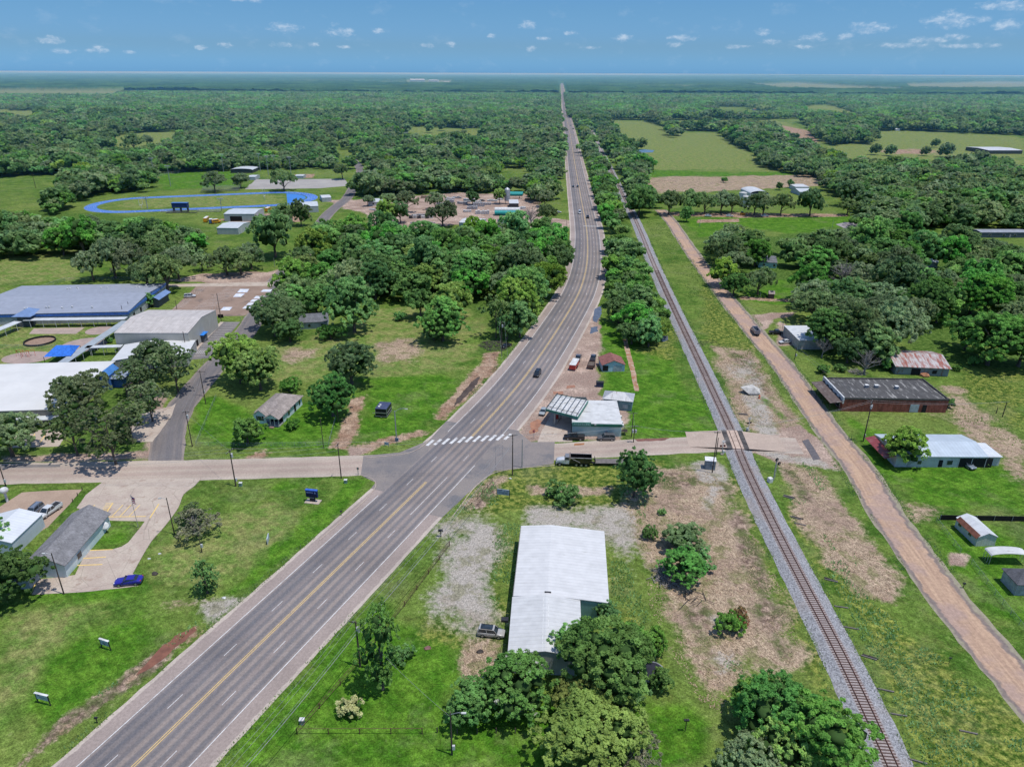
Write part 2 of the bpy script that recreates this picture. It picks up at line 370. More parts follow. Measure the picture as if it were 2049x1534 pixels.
for i in range(15):
    t = i/14; x = 452-t*70; y = 646+t*66; px_line(pk, (x, y), (x+26+t*4, y), .13, .05)
for i in range(7): px_line(pk, (395+i*4, 700), (389+i*4, 707), .13, .052)
for x in (178, 190, 280, 262, 246): px_line(yk, (x if x > 200 else x, 1010), (x-22 if x > 200 else x-10, 1033 if x > 200 else 1020), .2, .045)
for i in range(8): px_line(yk, (212-i*1.6, 1007+i*2.6), (226-i*2.4, 1007+i*2.8), .16, .046)
for a, b in (((205, 1034), (292, 1033)), ((226, 1006), (208, 1033)), ((318, 1008), (300, 1036)), ((175, 1101), (150, 1131)), ((175, 1101), (226, 1099)), ((166, 1117), (212, 1114)), ((150, 1131), (205, 1129)), ((74, 1160), (62, 1187)), ((60, 885), (70, 868)), ((80, 885), (92, 868))):
    px_line(yk, a, b, .28, .047)
tag(pk.build('parking_bay_lines', M_wh), None, None, None, 'structure'); tag(yk.build('yellow_parking_lines', M_ye), None, None, None, 'structure')
# white tarpaulin-like painted murals on the school lot bays
mur = MB()
rr = random.Random(5)
for (x0, y0, x1, y1, n) in ((440, 622, 482, 577, 5), (484, 618, 528, 578, 6)):
    for i in range(n):
        t = (i+.1)/n; t2 = (i+.85)/n; w = 18
        q = [(x0+(x1-x0)*t, y0+(y1-y0)*t), (x0+(x1-x0)*t+w+rr.uniform(-2, 2), y0+(y1-y0)*t), (x0+(x1-x0)*t2+w, y0+(y1-y0)*t2), (x0+(x1-x0)*t2, y0+(y1-y0)*t2)]
        if rr.random() < .85: mur.add([(*(P(*c).xy), .045) for c in q], [(0, 1, 2, 3)])
tag(mur.build('painted_parking_bays', mat_plain_ground('mural_paint', (.7, .7, .7), (.45, .5, .6), (.55, .5, .55), .6)), None, None, None, 'structure')

# ================================================================== ground sheet with zones
ZONES = {
 'scrub': [(1.6, [(398, 1250), (330, 1332), (255, 1388), (130, 1470), (50, 1540), (15, 1540), (120, 1436), (238, 1356), (308, 1296), (370, 1255)]), (3, [(1440, 965), (1470, 985), (1510, 1060), (1558, 1170), (1585, 1265), (1565, 1320), (1520, 1260), (1465, 1110)]), (2.5, [(1300, 940), (1420, 950), (1400, 985), (1310, 975)]), (2, [(1560, 930), (1600, 950), (1640, 1010), (1600, 1000)]), (2.5, [(1460, 700), (1500, 720), (1560, 800), (1520, 790)]), (2, [(940, 1015), (985, 965), (1000, 975), (960, 1020)]), (3, [(1350, 1210), (1430, 1200), (1440, 1290), (1380, 1300)])],  # name: list of (blur metres, polygon px)
 'straw': [(5, [(1300, 935), (1420, 945), (1470, 985), (1510, 1060), (1560, 1170), (1600, 1280), (1590, 1330), (1500, 1335), (1440, 1430), (1400, 1400), (1340, 1300), (1300, 1210), (1285, 1120), (1250, 1010)]),
           (3, [(1560, 922), (1640, 940), (1735, 1060), (1790, 1150), (1780, 1205), (1715, 1195), (1650, 1110), (1588, 1010)]),
           (5, [(1420, 690), (1500, 700), (1570, 800), (1600, 850), (1520, 880), (1480, 840), (1450, 770)]),
           (3, [(930, 1290), (985, 1290), (985, 1330), (950, 1370), (925, 1340)]),
           (6, [(570, 704), (640, 696), (640, 708), (580, 722)]), (6, [(765, 690), (790, 672), (835, 676), (830, 716), (780, 722)]),
           (2, [(985, 960), (1010, 955), (940, 1020), (915, 1015)]), (2, [(1060, 975), (1220, 975), (1220, 990), (1060, 992)]),
           (8, [(1900, 780), (1960, 830), (2049, 900), (2049, 960), (1960, 880), (1890, 830)]), (9, [(1280, 355), (1640, 350), (1640, 372), (1300, 388)]),
           (3, [(1800, 1000), (1880, 1010), (1900, 1030), (1830, 1040)]), (3, [(330, 1200), (430, 1198), (420, 1212), (340, 1214)])],
 'gravel': [(5, [(890, 1038), (960, 1035), (1015, 1050), (1005, 1120), (985, 1160), (985, 1240), (950, 1250), (880, 1230), (862, 1200), (900, 1110), (912, 1075), (870, 1060)]),
            (5, [(1065, 1018), (1180, 1015), (1275, 1030), (1265, 1080), (1290, 1180), (1305, 1225), (1280, 1215), (1240, 1130), (1215, 1058), (1050, 1047)]),
            (1.5, [(1385, 925), (1425, 915), (1452, 940), (1450, 962), (1400, 965)]), (2, [(1480, 765), (1520, 765), (1535, 800), (1500, 815), (1485, 790)]), (2, [(1492, 800), (1530, 805), (1560, 870), (1520, 880)]),
            (2, [(1420, 975), (1440, 975), (1425, 1030), (1405, 1020)]), (2, [(1420, 1230), (1450, 1230), (1455, 1260), (1425, 1255)]), (3, [(1430, 1310), (1470, 1300), (1490, 1330), (1450, 1340)]),
            (2, [(392, 1200), (450, 1195), (500, 1195), (430, 1245), (400, 1230)]), (2, [(1500, 900), (1640, 915), (1690, 945), (1600, 930), (1510, 905)]), (8, [(1460, 740), (1500, 735), (1520, 760), (1470, 760)])],
 'pale': [(5, [(640, 400), (760, 398), (830, 392), (899, 386), (1069, 390), (1086, 437), (1138, 440), (1138, 455), (1021, 462), (919, 450), (823, 457), (755, 457), (735, 430)]), (2.5, [(1045, 885), (1030, 868), (1085, 775), (1150, 680), (1190, 610), (1205, 612), (1196, 650), (1203, 700), (1204, 760), (1200, 790), (1250, 800), (1250, 885)]),
          (2, [(1500, 870), (1600, 850), (1660, 900), (1740, 1000), (1690, 945), (1560, 925), (1500, 905)]), (3, [(1560, 690), (1600, 690), (1600, 660), (1550, 640)]), (2, [(1500, 628), (1600, 622), (1590, 632), (1555, 640), (1530, 660), (1505, 645)]),
          (2, [(1900, 1105), (1935, 1110), (1925, 1130), (1900, 1130)]), (1.5, [(700, 895), (760, 893), (720, 916), (690, 916)]), (3, [(540, 545), (600, 520), (580, 560), (550, 575), (340, 560), (400, 548)]),
          (20, [(1500, 172), (1620, 170), (1800, 178), (1790, 181), (1560, 177)]), (2, [(255, 780), (330, 790), (330, 840), (255, 835)]), (3, [(230, 880), (320, 878), (320, 918), (0, 928), (0, 915), (200, 905)])],
 'dirt': [(2, [(1000, 700), (985, 690), (935, 755), (880, 820), (868, 838), (890, 838), (950, 780), (1000, 740)]), (2, [(700, 800), (735, 790), (712, 870), (690, 900), (660, 895), (682, 850)]),
          (2, [(700, 895), (800, 868), (840, 860), (870, 865), (830, 876), (770, 895), (735, 915), (690, 915)]), (1.5, [(1062, 850), (1090, 835), (1085, 865), (1065, 870)]),
          (6, [(1000, 385), (1060, 388), (1080, 400), (1010, 402)]),
          (2, [(1560, 250), (1620, 262), (1640, 285), (1600, 285)]), (2.5, [(385, 1252), (400, 1245), (395, 1275), (320, 1320), (250, 1375), (130, 1450), (60, 1500), (30, 1534), (0, 1580), (90, 1500), (240, 1370), (300, 1310)]),
          (30, [(1760, 298), (1880, 300), (1880, 310), (1770, 306)]), (2, [(500, 915), (525, 900), (545, 905), (530, 920)]), (2, [(1480, 590), (1600, 600), (1600, 605), (1480, 600)]),
          (3, [(550, 425), (620, 430), (600, 445), (470, 445), (430, 440)]), (3, [(1340, 425), (1700, 428), (1700, 434), (1500, 436), (1340, 432)]), (3, [(581, 349), (629, 348), (629, 356), (581, 357)]),
          (1.2, [(1395, 440), (1480, 438), (1480, 444), (1395, 446)])],
 'lush': [(4, [(1200, 640), (1245, 660), (1330, 680), (1350, 720), (1430, 850), (1425, 878), (1260, 882), (1245, 800), (1206, 785), (1200, 700)]), (3, [(390, 800), (430, 790), (510, 830), (690, 790), (680, 850), (655, 895), (400, 895), (385, 860)]),
          (8, [(740, 760), (900, 745), (900, 790), (860, 860), (760, 880), (720, 860)]), (5, [(480, 1500), (660, 1300), (760, 1220), (900, 1270), (920, 1340), (900, 1534), (480, 1534)]), (4, [(900, 1380), (1400, 1380), (1450, 1534), (880, 1534)]),
          (4, [(1340, 1060), (1440, 1090), (1445, 1150), (1380, 1170), (1340, 1140)]), (5, [(1700, 840), (1760, 870), (1780, 930), (2000, 930), (2049, 940), (2049, 1030), (1850, 1020), (1760, 950)]), (5, [(1860, 1060), (2049, 1060), (2049, 1250), (1990, 1220), (1900, 1130)]),
          (3, [(480, 1000), (730, 955), (745, 965), (620, 1080), (470, 1195), (440, 1190), (600, 1060), (690, 970), (560, 965)]), (8, [(1360, 440), (1500, 430), (1720, 430), (1740, 470), (1640, 480), (1480, 450), (1400, 480)]),
          (8, [(60, 1180), (270, 1160), (280, 1190), (60, 1210)]), (6, [(180, 1250), (380, 1240), (330, 1300), (180, 1400), (80, 1460), (100, 1340)]), (10, [(1285, 340), (1500, 345), (1640, 345), (1640, 355), (1300, 358)]), (6, [(310, 345), (480, 342), (470, 372), (330, 380)]),
          (3, [(1600, 520), (1640, 525), (1650, 600), (1560, 610), (1480, 600), (1500, 520)]), (3, [(160, 1080), (250, 1044), (285, 1046), (250, 1085), (180, 1095)])],
 'weed': [(5, [(1000, 1045), (1040, 1050), (1020, 1240), (985, 1245), (985, 1120)]), (5, [(1215, 1100), (1250, 1120), (1300, 1230), (1320, 1330), (1230, 1230)]), (6, [(960, 1000), (1060, 985), (1180, 990), (1260, 1000), (1240, 1020), (1060, 1018), (960, 1035)]), (6, [(1230, 960), (1300, 960), (1290, 1040), (1240, 1000)]), (4, [(1600, 985), (1660, 1080), (1740, 1200), (1900, 1330), (2049, 1450), (2049, 1600), (1850, 1534), (1700, 1230), (1560, 960)]), (3, [(1040, 935), (1120, 925), (1330, 920), (1320, 980), (1050, 975), (940, 1020), (910, 1010), (990, 945)]),
          (3, [(985, 1060), (1020, 1060), (1005, 1230), (985, 1230)]), (5, [(1280, 640), (1340, 660), (1350, 720), (1290, 700)]), (5, [(1480, 960), (1500, 1020), (1600, 1230), (1680, 1400), (1650, 1400), (1560, 1240), (1450, 1000)]), (6, [(850, 1240), (900, 1250), (980, 1260), (930, 1290), (850, 1270)]),
          (10, [(1900, 680), (2049, 700), (2049, 850), (1960, 800)]), (5, [(1400, 560), (1480, 660), (1560, 790), (1490, 740), (1420, 690)]), (15, [(1700, 360), (1900, 350), (1900, 380), (1700, 400)])],
 'field': [(8, [(540, 690), (700, 665), (770, 615), (965, 608), (980, 660), (900, 745), (740, 760), (745, 700), (600, 770), (545, 760)]), (14, [(1210, 243), (1300, 243), (1345, 265), (1440, 266), (1480, 290), (1525, 310), (1525, 320), (1600, 342), (1285, 340), (1240, 290)]), (14, [(1330, 243), (1560, 242), (1600, 255), (1700, 285), (1640, 290), (1580, 280), (1540, 262), (1440, 258), (1350, 262)]),
           (14, [(1700, 285), (1750, 262), (1830, 262), (2049, 275), (2049, 335), (1900, 340), (1880, 320), (1700, 320), (1640, 300)]), (12, [(208, 275), (284, 265), (427, 263), (375, 275), (335, 289), (225, 298)]), (12, [(0, 218), (110, 222), (60, 233), (-60, 232)]),
           (30, [(-400, 182), (250, 183), (250, 187), (-400, 188)]), (8, [(290, 395), (480, 388), (560, 390), (560, 410), (280, 416), (230, 412)]), (20, [(1590, 206), (1740, 218), (1720, 228), (1600, 218)]), (30, [(1800, 170), (2300, 165), (2300, 174), (1830, 177)]), (14, [(789, 256), (844, 254), (970, 262), (970, 271), (844, 270)]),
           (5, [(0, 560), (0, 630), (130, 640), (200, 660), (60, 730), (-30, 730)]), (8, [(0, 500), (150, 500), (160, 560), (0, 565)]), (5, [(350, 1050), (560, 1000), (560, 1120), (400, 1190), (300, 1150)]), (8, [(0, 1220), (200, 1200), (150, 1320), (0, 1400)])],
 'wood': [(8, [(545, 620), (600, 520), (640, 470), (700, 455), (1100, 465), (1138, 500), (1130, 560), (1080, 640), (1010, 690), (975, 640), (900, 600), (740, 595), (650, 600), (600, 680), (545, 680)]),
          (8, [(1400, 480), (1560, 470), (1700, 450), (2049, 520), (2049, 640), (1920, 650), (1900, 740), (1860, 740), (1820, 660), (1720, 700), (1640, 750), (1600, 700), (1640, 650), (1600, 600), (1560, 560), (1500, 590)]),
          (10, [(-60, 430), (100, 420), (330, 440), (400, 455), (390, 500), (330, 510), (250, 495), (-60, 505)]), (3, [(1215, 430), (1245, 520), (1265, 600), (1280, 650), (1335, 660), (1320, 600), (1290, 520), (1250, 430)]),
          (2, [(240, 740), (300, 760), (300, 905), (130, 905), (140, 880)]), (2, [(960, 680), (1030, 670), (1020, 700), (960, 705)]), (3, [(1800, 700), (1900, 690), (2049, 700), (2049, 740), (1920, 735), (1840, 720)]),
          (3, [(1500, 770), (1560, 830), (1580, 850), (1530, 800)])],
}
# fields / openings in the far woods (no trees stand there)
CLEAR_PX = [[(-90, 358), (140, 349), (140, 368), (100, 395), (45, 402), (-90, 410)], [(150, 425), (165, 405), (200, 393), (290, 388), (310, 352), (360, 345), (480, 341), (640, 338), (722, 341), (715, 360), (700, 425), (640, 480), (600, 520), (560, 620), (-100, 640), (-100, 503), (330, 512), (400, 480), (410, 430), (200, 432)],
 [(208, 275), (284, 265), (427, 263), (375, 275), (335, 289), (225, 298)], [(-60, 218), (110, 222), (70, 234), (-60, 234)], [(-300, 182), (250, 183), (250, 188), (-300, 188)], [(789, 256), (844, 254), (970, 258), (970, 272), (780, 274)], [(655, 283), (712, 283), (716, 300), (690, 322), (712, 330), (700, 345), (660, 318)],
 [(640, 393), (760, 393), (899, 384), (1069, 387), (1086, 437), (1138, 440), (1142, 520), (1128, 462), (1021, 462), (919, 452), (823, 457), (755, 456), (735, 430), (700, 470), (640, 480)], [(1100, 360), (1150, 360), (1150, 440), (1100, 440)],
 [(1205, 241), (1300, 241), (1345, 262), (1440, 264), (1480, 288), (1525, 308), (1525, 325), (1640, 345), (1700, 365), (1790, 395), (1700, 420), (1720, 480), (1480, 460), (1395, 486), (1290, 430), (1285, 340), (1240, 290)], [(1330, 241), (1560, 240), (1600, 253), (1620, 262), (1700, 285), (1640, 292), (1580, 282), (1540, 262), (1440, 258), (1350, 260)],
 [(1700, 285), (1750, 262), (1830, 262), (2120, 275), (2120, 335), (1900, 342), (1880, 322), (1700, 322), (1640, 300)], [(1410, 212), (1500, 216), (1600, 221), (1410, 226)], [(1590, 214), (1660, 207), (1740, 219), (1720, 229), (1600, 219)], [(1500, 171), (1600, 167), (1800, 175), (1800, 181), (1560, 177)],
 [(1810, 170), (1990, 165), (2300, 168), (2300, 174), (1830, 178)], [(1540, 236), (1600, 240), (1640, 250), (1560, 250)], [(720, 330), (690, 340), (700, 350)], [(1000, 335), (1070, 340), (1060, 352), (990, 346)], [(905, 163), (815, 162), (815, 165), (900, 166)]]
def vnoise(x, y, scale, seed):
    r = np.random.RandomState(seed); tb = r.rand(256, 256); X = x/scale; Y = y/scale
    xi = np.floor(X).astype(int); yi = np.floor(Y).astype(int); fx = X-xi; fy = Y-yi; fx = fx*fx*(3-2*fx); fy = fy*fy*(3-2*fy)
    g = lambda a, b: tb[a % 256, b % 256]
    return (g(xi, yi)*(1-fx)+g(xi+1, yi)*fx)*(1-fy)+(g(xi, yi+1)*(1-fx)+g(xi+1, yi+1)*fx)*fy
def sdist(x, y, poly):
    """signed distance, positive inside"""
    n = len(poly); d2 = np.full(x.shape, 1e18); ins = np.zeros(x.shape, bool)
    for i in range(n):
        ax, ay = poly[i]; bx, by = poly[(i+1) % n]; ex, ey = bx-ax, by-ay; wx, wy = x-ax, y-ay
        t = np.clip((wx*ex+wy*ey)/(ex*ex+ey*ey+1e-9), 0, 1); dx = wx-ex*t; dy = wy-ey*t; d2 = np.minimum(d2, dx*dx+dy*dy)
        c = (ay > y) != (by > y); xx = ax+(y-ay)/(by-ay+1e-12)*ex; ins ^= c & (x < xx)
    return np.sqrt(d2)*np.where(ins, 1, -1)
def zone_weight(x, y, items):
    w = np.zeros(x.shape)
    for blur, px in items:
        poly = [(p.x, p.y) for p in P2(px)]; xs = [p[0] for p in poly]; ys = [p[1] for p in poly]; m = blur*2+8
        k = (x > min(xs)-m) & (x < max(xs)+m) & (y > min(ys)-m) & (y < max(ys)+m)
        if not k.any(): continue
        xx, yy = x[k], y[k]; nz = (vnoise(xx, yy, 5, 3)-.5)*blur*1.1+(vnoise(xx, yy, 16, 4)-.5)*blur*1.0
        w[k] = np.maximum(w[k], np.clip(.5+(sdist(xx, yy, poly)+nz)/(2*blur), 0, 1))
    return w
def build_ground():
    ys = [-400, -250, -120, -60, -20, 0, 15, 28, 38, 46]; y = 52.0
    while y < 1600: ys.append(y); y += max(.75, (y+45)*.0062)
    while y < 60000: ys.append(y); y *= 1.10
    ts = list(np.linspace(-1.05, 1.05, 460)); t = 1.05; tt = []
    for k in range(14): t *= 1.28; tt.append(t)
    ts = [-a for a in tt[::-1]]+ts+tt
    Y, T = np.meshgrid(np.array(ys), np.array(ts), indexing='ij'); X = T*(np.maximum(Y, 0)*.78+70)
    x, y = X.ravel(), Y.ravel(); nr, nc = X.shape
    z = np.zeros(x.shape)
    co = np.stack([x, y, z], 1).astype(np.float32)
    i, j = np.meshgrid(np.arange(nr-1), np.arange(nc-1), indexing='ij'); a = (i*nc+j).ravel(); f = np.stack([a, a+1, a+nc+1, a+nc], 1).astype(np.int32)
    me = mesh_np('ground', co, f)
    for k, items in ZONES.items():
        at = me.attributes.new('z_'+k, 'FLOAT', 'POINT'); at.data.foreach_set('value', zone_weight(x, y, items).astype(np.float32))
    me.materials.append(mat_ground()); o = bpy.data.objects.new('ground', me); COL.objects.link(o); tag(o, None, None, None, 'structure')
def mesh_np(name, co, f, smooth=False):
    me = bpy.data.meshes.new(name); n = f.shape[1]
    me.vertices.add(len(co)); me.vertices.foreach_set('co', co.ravel()); me.loops.add(f.size); me.loops.foreach_set('vertex_index', f.ravel())
    me.polygons.add(len(f)); me.polygons.foreach_set('loop_start', np.arange(0, f.size, n, dtype=np.int32))
    if smooth: me.polygons.foreach_set('use_smooth', np.ones(len(f), bool))
    me.update(calc_edges=True); me.validate(); return me
def mat_ground():
    t = NT('ground_surface'); pos = t.pos(); nL = t.noise(pos, .012, 4, .6); nM = t.noise(pos, .09, 5, .62); nS = t.noise(pos, .7, 5, .7); nF = t.noise(pos, 4, 3, .7)
    streak = t.noise(t.mapv(pos, (.25, 2.2, 1), (0, 0, R(35))), .8, 4, .65, .6); streak2 = t.noise(t.mapv(pos, (.12, 1.6, 1), (0, 0, R(-58))), .7, 3, .6, 1.0)
    nB = t.noise(pos, .22, 4, .65); g = t.mix(t.ss(nM, .38, .62), (.05, .112, .014), (.108, .172, .030)); g = t.mix(t.ss(nL, .42, .62, 0, .6), g, (.16, .20, .05)); g = t.mix(t.ss(nB, .5, .66, 0, .55), g, (.14, .175, .04))
    g = t.mix(t.ss(nS, .55, .72, 0, .5), g, (.15, .17, .06))
    def w(name, lo=.42, hi=.58, amp=.55, ns=None):
        k = t.math('ADD', t.attr('z_'+name), t.math('MULTIPLY', t.math('SUBTRACT', ns or nS, .5), amp)); return t.ss(k, lo, hi)
    g = t.mix(w('field', .3, .7, .9, nM), g, t.mix(t.ss(nB, .38, .62), (.11, .175, .035), (.20, .21, .07)))
    g = t.mix(w('lush', .3, .7, .6, nM), g, t.mix(t.ss(nB, .38, .62), (.045, .125, .009), (.09, .188, .018)))
    g = t.mix(w('weed', .3, .7, .8), g, t.mix(t.ss(nS, .38, .62), (.045, .10, .012), (.19, .205, .045)))
    mow = t.noise(t.mapv(pos, (.08, 1.1, 1), (0, 0, R(-42))), 1.0, 3, .6); mow2 = t.noise(t.mapv(pos, (.1, 1.6, 1), (0, 0, R(28))), 1.0, 3, .6); g = t.scale(g, t.ss(mow, .35, .65, .88, 1.12)); g = t.scale(g, t.ss(mow2, .35, .65, .92, 1.08)); g = t.mix(t.ss(t.noise(pos, 1.6, 3, .8), .58, .76, 0, .4), g, (.2, .19, .1)); g = t.mix(t.ss(t.noise(pos, .05, 5, .7), .52, .66, 0, .35), g, (.17, .18, .08))
    sw = t.noise(t.mapv(pos, (.5, 2.4, 1), (0, 0, R(-62))), 1.3, 5, .7, 2.2); sw2 = t.noise(t.mapv(pos, (.6, 2.0, 1), (0, 0, R(20))), 1.1, 5, .7, 2.5)
    st = t.mix(t.ss(sw, .36, .64), (.155, .10, .07), (.50, .39, .27)); st = t.mix(t.ss(sw2, .5, .6, 0, .75), st, (.38, .29, .2)); st = t.mix(t.ss(nB, .5, .6, 0, .7), st, (.15, .155, .06)); st = t.mix(t.ss(nS, .54, .66, 0, .8), st, (.14, .085, .065)); st = t.mix(t.ss(nM, .5, .64, 0, .6), st, (.24, .165, .13))
    g = t.mix(w('straw', .32, .68, 1.0), g, st)
    g = t.mix(w('scrub', .4, .75, 1.3), g, t.mix(t.ss(nB, .4, .6), t.mix(t.ss(nS, .4, .6), (.17, .115, .09), (.3, .22, .165)), (.10, .11, .045)))
    g = t.mix(w('dirt', .4, .75, 1.3), g, t.mix(t.ss(nB, .35, .62), (.36, .26, .185), (.24, .15, .1)))
    g = t.mix(w('pale', .35, .65, .6), g, t.mix(t.ss(nM, .38, .6), (.40, .30, .24), t.mix(t.ss(nS, .4, .6), (.34, .25, .2), (.22, .15, .12))))
    gv = t.mix(t.ss(nS, .35, .65), (.43, .39, .34), (.275, .245, .21)); gv = t.mix(t.ss(nB, .5, .62, 0, .75), gv, (.2, .19, .12)); gv = t.mix(t.ss(nM, .52, .64, 0, .5), gv, (.24, .2, .15))
    g = t.mix(w('gravel', .25, .8, 1.5), g, gv)
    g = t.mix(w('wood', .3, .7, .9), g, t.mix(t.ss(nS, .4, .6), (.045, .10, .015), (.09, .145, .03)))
    g = t.scale(g, t.ss(nF, .3, .7, .62, 1.42)); g = t.scale(g, t.ss(nS, .28, .72, .66, 1.32)); g = t.scale(g, t.ss(t.noise(pos, 1.9, 2, .6), .35, .65, .84, 1.16))
    return t.fin(g, .97, 0, t.bump(t.math('ADD', nF, t.math('MULTIPLY', nS, 2)), .55, .16), .08)
build_ground()

# ================================================================== railway
def mat_ballast():
    t = NT('railway_ballast_stone'); pos = t.pos(); v = t.vor(pos, 5.5, 'Color'); n = t.noise(pos, 2.5, 4, .7); m = t.noise(pos, .1, 3); s = t.sep(v)
    c = t.mix(s[0], (.15, .15, .158), (.38, .38, .39)); c = t.scale(c, t.ss(n, .3, .7, .8, 1.15)); c = t.mix(t.ss(m, .5, .7, 0, .5), c, (.3, .25, .22))
    u = t.math('ABSOLUTE', t.sep(t.uv())[0]); c = t.mix(t.ss(u, 1.7, 1.0, 0, .6), c, (.42, .34, .31)); return t.fin(c, .95, 0, t.bump(s[0], .7, .08), .1)
ribbon('railway_ballast', RAIL, 0, 0, 0, mat_ballast(), jit=.12, prof=[(-3.5, .01), (-2.8, .14), (-1.75, .42), (0, .44), (1.75, .42), (2.8, .14), (3.5, .01)])
rs, rn = frames(RAIL)
trk = thing('railway_track', 'single rusty railway line on grey stone ballast running to the horizon', 'railway track')
M_rail = mk('rail_steel_rust', (.13, .06, .045), .6, .3, var=.3, sc=2); M_tie = mk('sleeper_wood', (.125, .085, .075), .9, var=.45, sc=1.5)
for u in (-.76, .76):
    m = MB(); strip(m, RAIL, rs, rn, .5, rs[-1]*.98, u, .09, .63); k = len(m.v)
    base = list(m.v); m.add([(a, b, .48) for a, b, c in base], [])
    n2 = len(base)//2
    m.f += [(2*i, 2*i+2, k+2*i+2, k+2*i) for i in range(n2-1)]+[(2*i+3, 2*i+1, k+2*i+1, k+2*i+3) for i in range(n2-1)]
    m.build('rail', M_rail, trk)
sc0 = s_of((1462, 870), RAIL, rs); sc1 = s_of((1476, 903), RAIL, rs); scl, sch = min(sc0, sc1), max(sc0, sc1)
q = 10.0; ties = []; rr = random.Random(8)
tie_me = MB().box(0, 0, -.14, 2.6, .24, .2).build('sleeper', M_tie, trk); first = True; rest = MB()
while q < 900:
    if not (scl-.5 < q < sch+.5):
        a = at_s(RAIL, rs, rn, q, 0, .42); b = at_s(RAIL, rs, rn, q+.5, 0, .42); ang = math.atan2(b.y-a.y, b.x-a.x)-math.pi/2+rr.uniform(-.03, .03)
        if len(ties) < 100 and a.y > 70:
            o = tie_me if first else tie_me.copy()
            if not first: COL.objects.link(o); adopt(o, trk)
            first = False; o.location = a; o.rotation_euler.z = ang; ties.append(o)
        else: rest.box(a.x, a.y, .28+rr.uniform(-.02, .02), 2.6, .24, .2, ang)
    q += .56 if q < 300 else 1.12
tag(rest.build('sleeper', M_tie, trk), None, None, None, 'stuff')
# level crossing panels
cr = thing('level_crossing_deck', 'concrete level crossing panels with dark rubber edges between the rails', 'level crossing')
def cpan(u0, u1, z, name, mat):
    m = MB(); a = [at_s(RAIL, rs, rn, q, u, z) for q, u in ((scl, u0), (scl, u1), (sch, u1), (sch, u0))]; m.slabq(a, .3); m.build(name, mat, cr)
M_cp = mk('crossing_concrete', (.46, .35, .28), .9, var=.2, sc=.8); M_rub = mk('crossing_rubber', (.1, .09, .085), .9, var=.5, sc=.5)
cpan(-.66, .66, .74, 'centre_panel', M_cp); cpan(-1.5, -.86, .74, 'edge_panel', M_cp); cpan(.86, 1.5, .74, 'edge_panel', M_cp); cpan(-2.9, -1.5, .7, 'asphalt_ramp', M_rub); cpan(1.5, 2.9, .7, 'asphalt_ramp', M_rub)
# ramps of the street up to the crossing
rp = MB()
for sgn, mid in ((-1, -2.9), (1, 2.9)):
    a = [at_s(RAIL, rs, rn, scl+.3, mid, .68), at_s(RAIL, rs, rn, sch-.3, mid, .68), at_s(RAIL, rs, rn, sch-.9, mid+sgn*10, .035), at_s(RAIL, rs, rn, scl+.9, mid+sgn*10, .035)]
    rp.add(a if sgn < 0 else a[::-1], [(0, 1, 2, 3)])
tag(rp.build('crossing_approach', mat_plain_ground('approach_surface', (.43, .34, .275), (.38, .3, .245), (.44, .37, .3), .2)), None, None, None, 'structure')
# running track and pitch
def oval(c, ax, hl, r, n=26):
    ay = Vector((-ax.y, ax.x, 0)); pts = []
    for i in range(n+1): t = -math.pi/2+math.pi*i/n; pts.append(c+ax*(hl+r*math.cos(t))+ay*r*math.sin(t))
    for i in range(n+1): t = math.pi/2+math.pi*i/n; pts.append(c+ax*(-hl+r*math.cos(t))+ay*r*math.sin(t))
    return pts
e0, e1 = P(165, 417), P(637, 397); top = (P(239, 394.5)+P(598, 383.6))/2; bot = (P(280, 422)+P(581, 414))/2
ax = (e1-e0).normalized(); cc = (e0+e1)/2; ay = Vector((-ax.y, ax.x, 0)); half = (e1-e0).length/2; mid = (top+bot)/2; cc = cc+ay*((mid-cc).dot(ay)); ro = abs((top-bot).dot(ay))/2
def ring(name, r0, r1, z, mat):
    m = MB(); a = oval(cc, ax, half-ro, r0); b = oval(cc, ax, half-ro, r1); n = len(a)
    m.add([(p.x, p.y, z) for p in a]+[(p.x, p.y, z) for p in b], [(i, (i+1) % n, n+(i+1) % n, n+i) for i in range(n)]); return tag(m.build(name, mat), None, None, None, 'structure')
ring('running_track', ro-8.4, ro, .04, mat_plain_ground('blue_track_surface', (.045, .15, .48), (.06, .19, .5), None, .05))
for k in range(7): ring('track_lane_line', ro-1.2*k-.11, ro-1.2*k, .06, M_wh)
ends = MB(); a = oval(cc, ax, half-ro, ro-9.5); a = [p for p in a[4:23]]; ends.poly([(p.x, p.y, .045) for p in a]); tag(ends.build('track_end_apron', _M.get('blue2') or mat_plain_ground('blue_apron_surface', (.045, .17, .5), (.055, .2, .52), None, .05)), None, None, None, 'structure')
fan_poly('playground_pad', [(1672, 449), (1690, 445), (1712, 445), (1722, 450), (1712, 457), (1690, 457)], .03, mat_plain_ground('grey_playground_gravel', (.33, .3, .29), (.25, .23, .23)))
fan_poly('schoolyard_pad', [(58, 668), (68, 657), (170, 655), (152, 668)], .03, mat_plain_ground('schoolyard_concrete', (.4, .31, .26), (.33, .26, .22)), .05)
def disc_px(name, px, py, r, z, mat, sy=1.0): 
    c = P(px, py); m = MB().poly([(c.x+r*math.cos(2*math.pi*i/28), c.y+sy*r*math.sin(2*math.pi*i/28), z) for i in range(28)]); return tag(m.build(name, mat), None, None, None, 'structure')
M_pad = mat_plain_ground('schoolyard_gravel', (.38, .29, .25), (.31, .24, .21))
disc_px('schoolyard_pad', 199, 661, 5, .03, M_pad); disc_px('schoolyard_pad', 168, 690, 8, .028, M_pad); disc_px('schoolyard_pad', 55, 715, 8.5, .03, M_pad, .7)
M_pud = None
def mat_water(name, col, rough=.08):
    t = NT(name); c = t.scale(col, t.ss(t.noise(t.pos(), .6, 3), .3, .7, .8, 1.2)); return t.fin(c, rough, 0, t.bump(t.noise(t.pos(), 3, 2), .05, .02), .5)
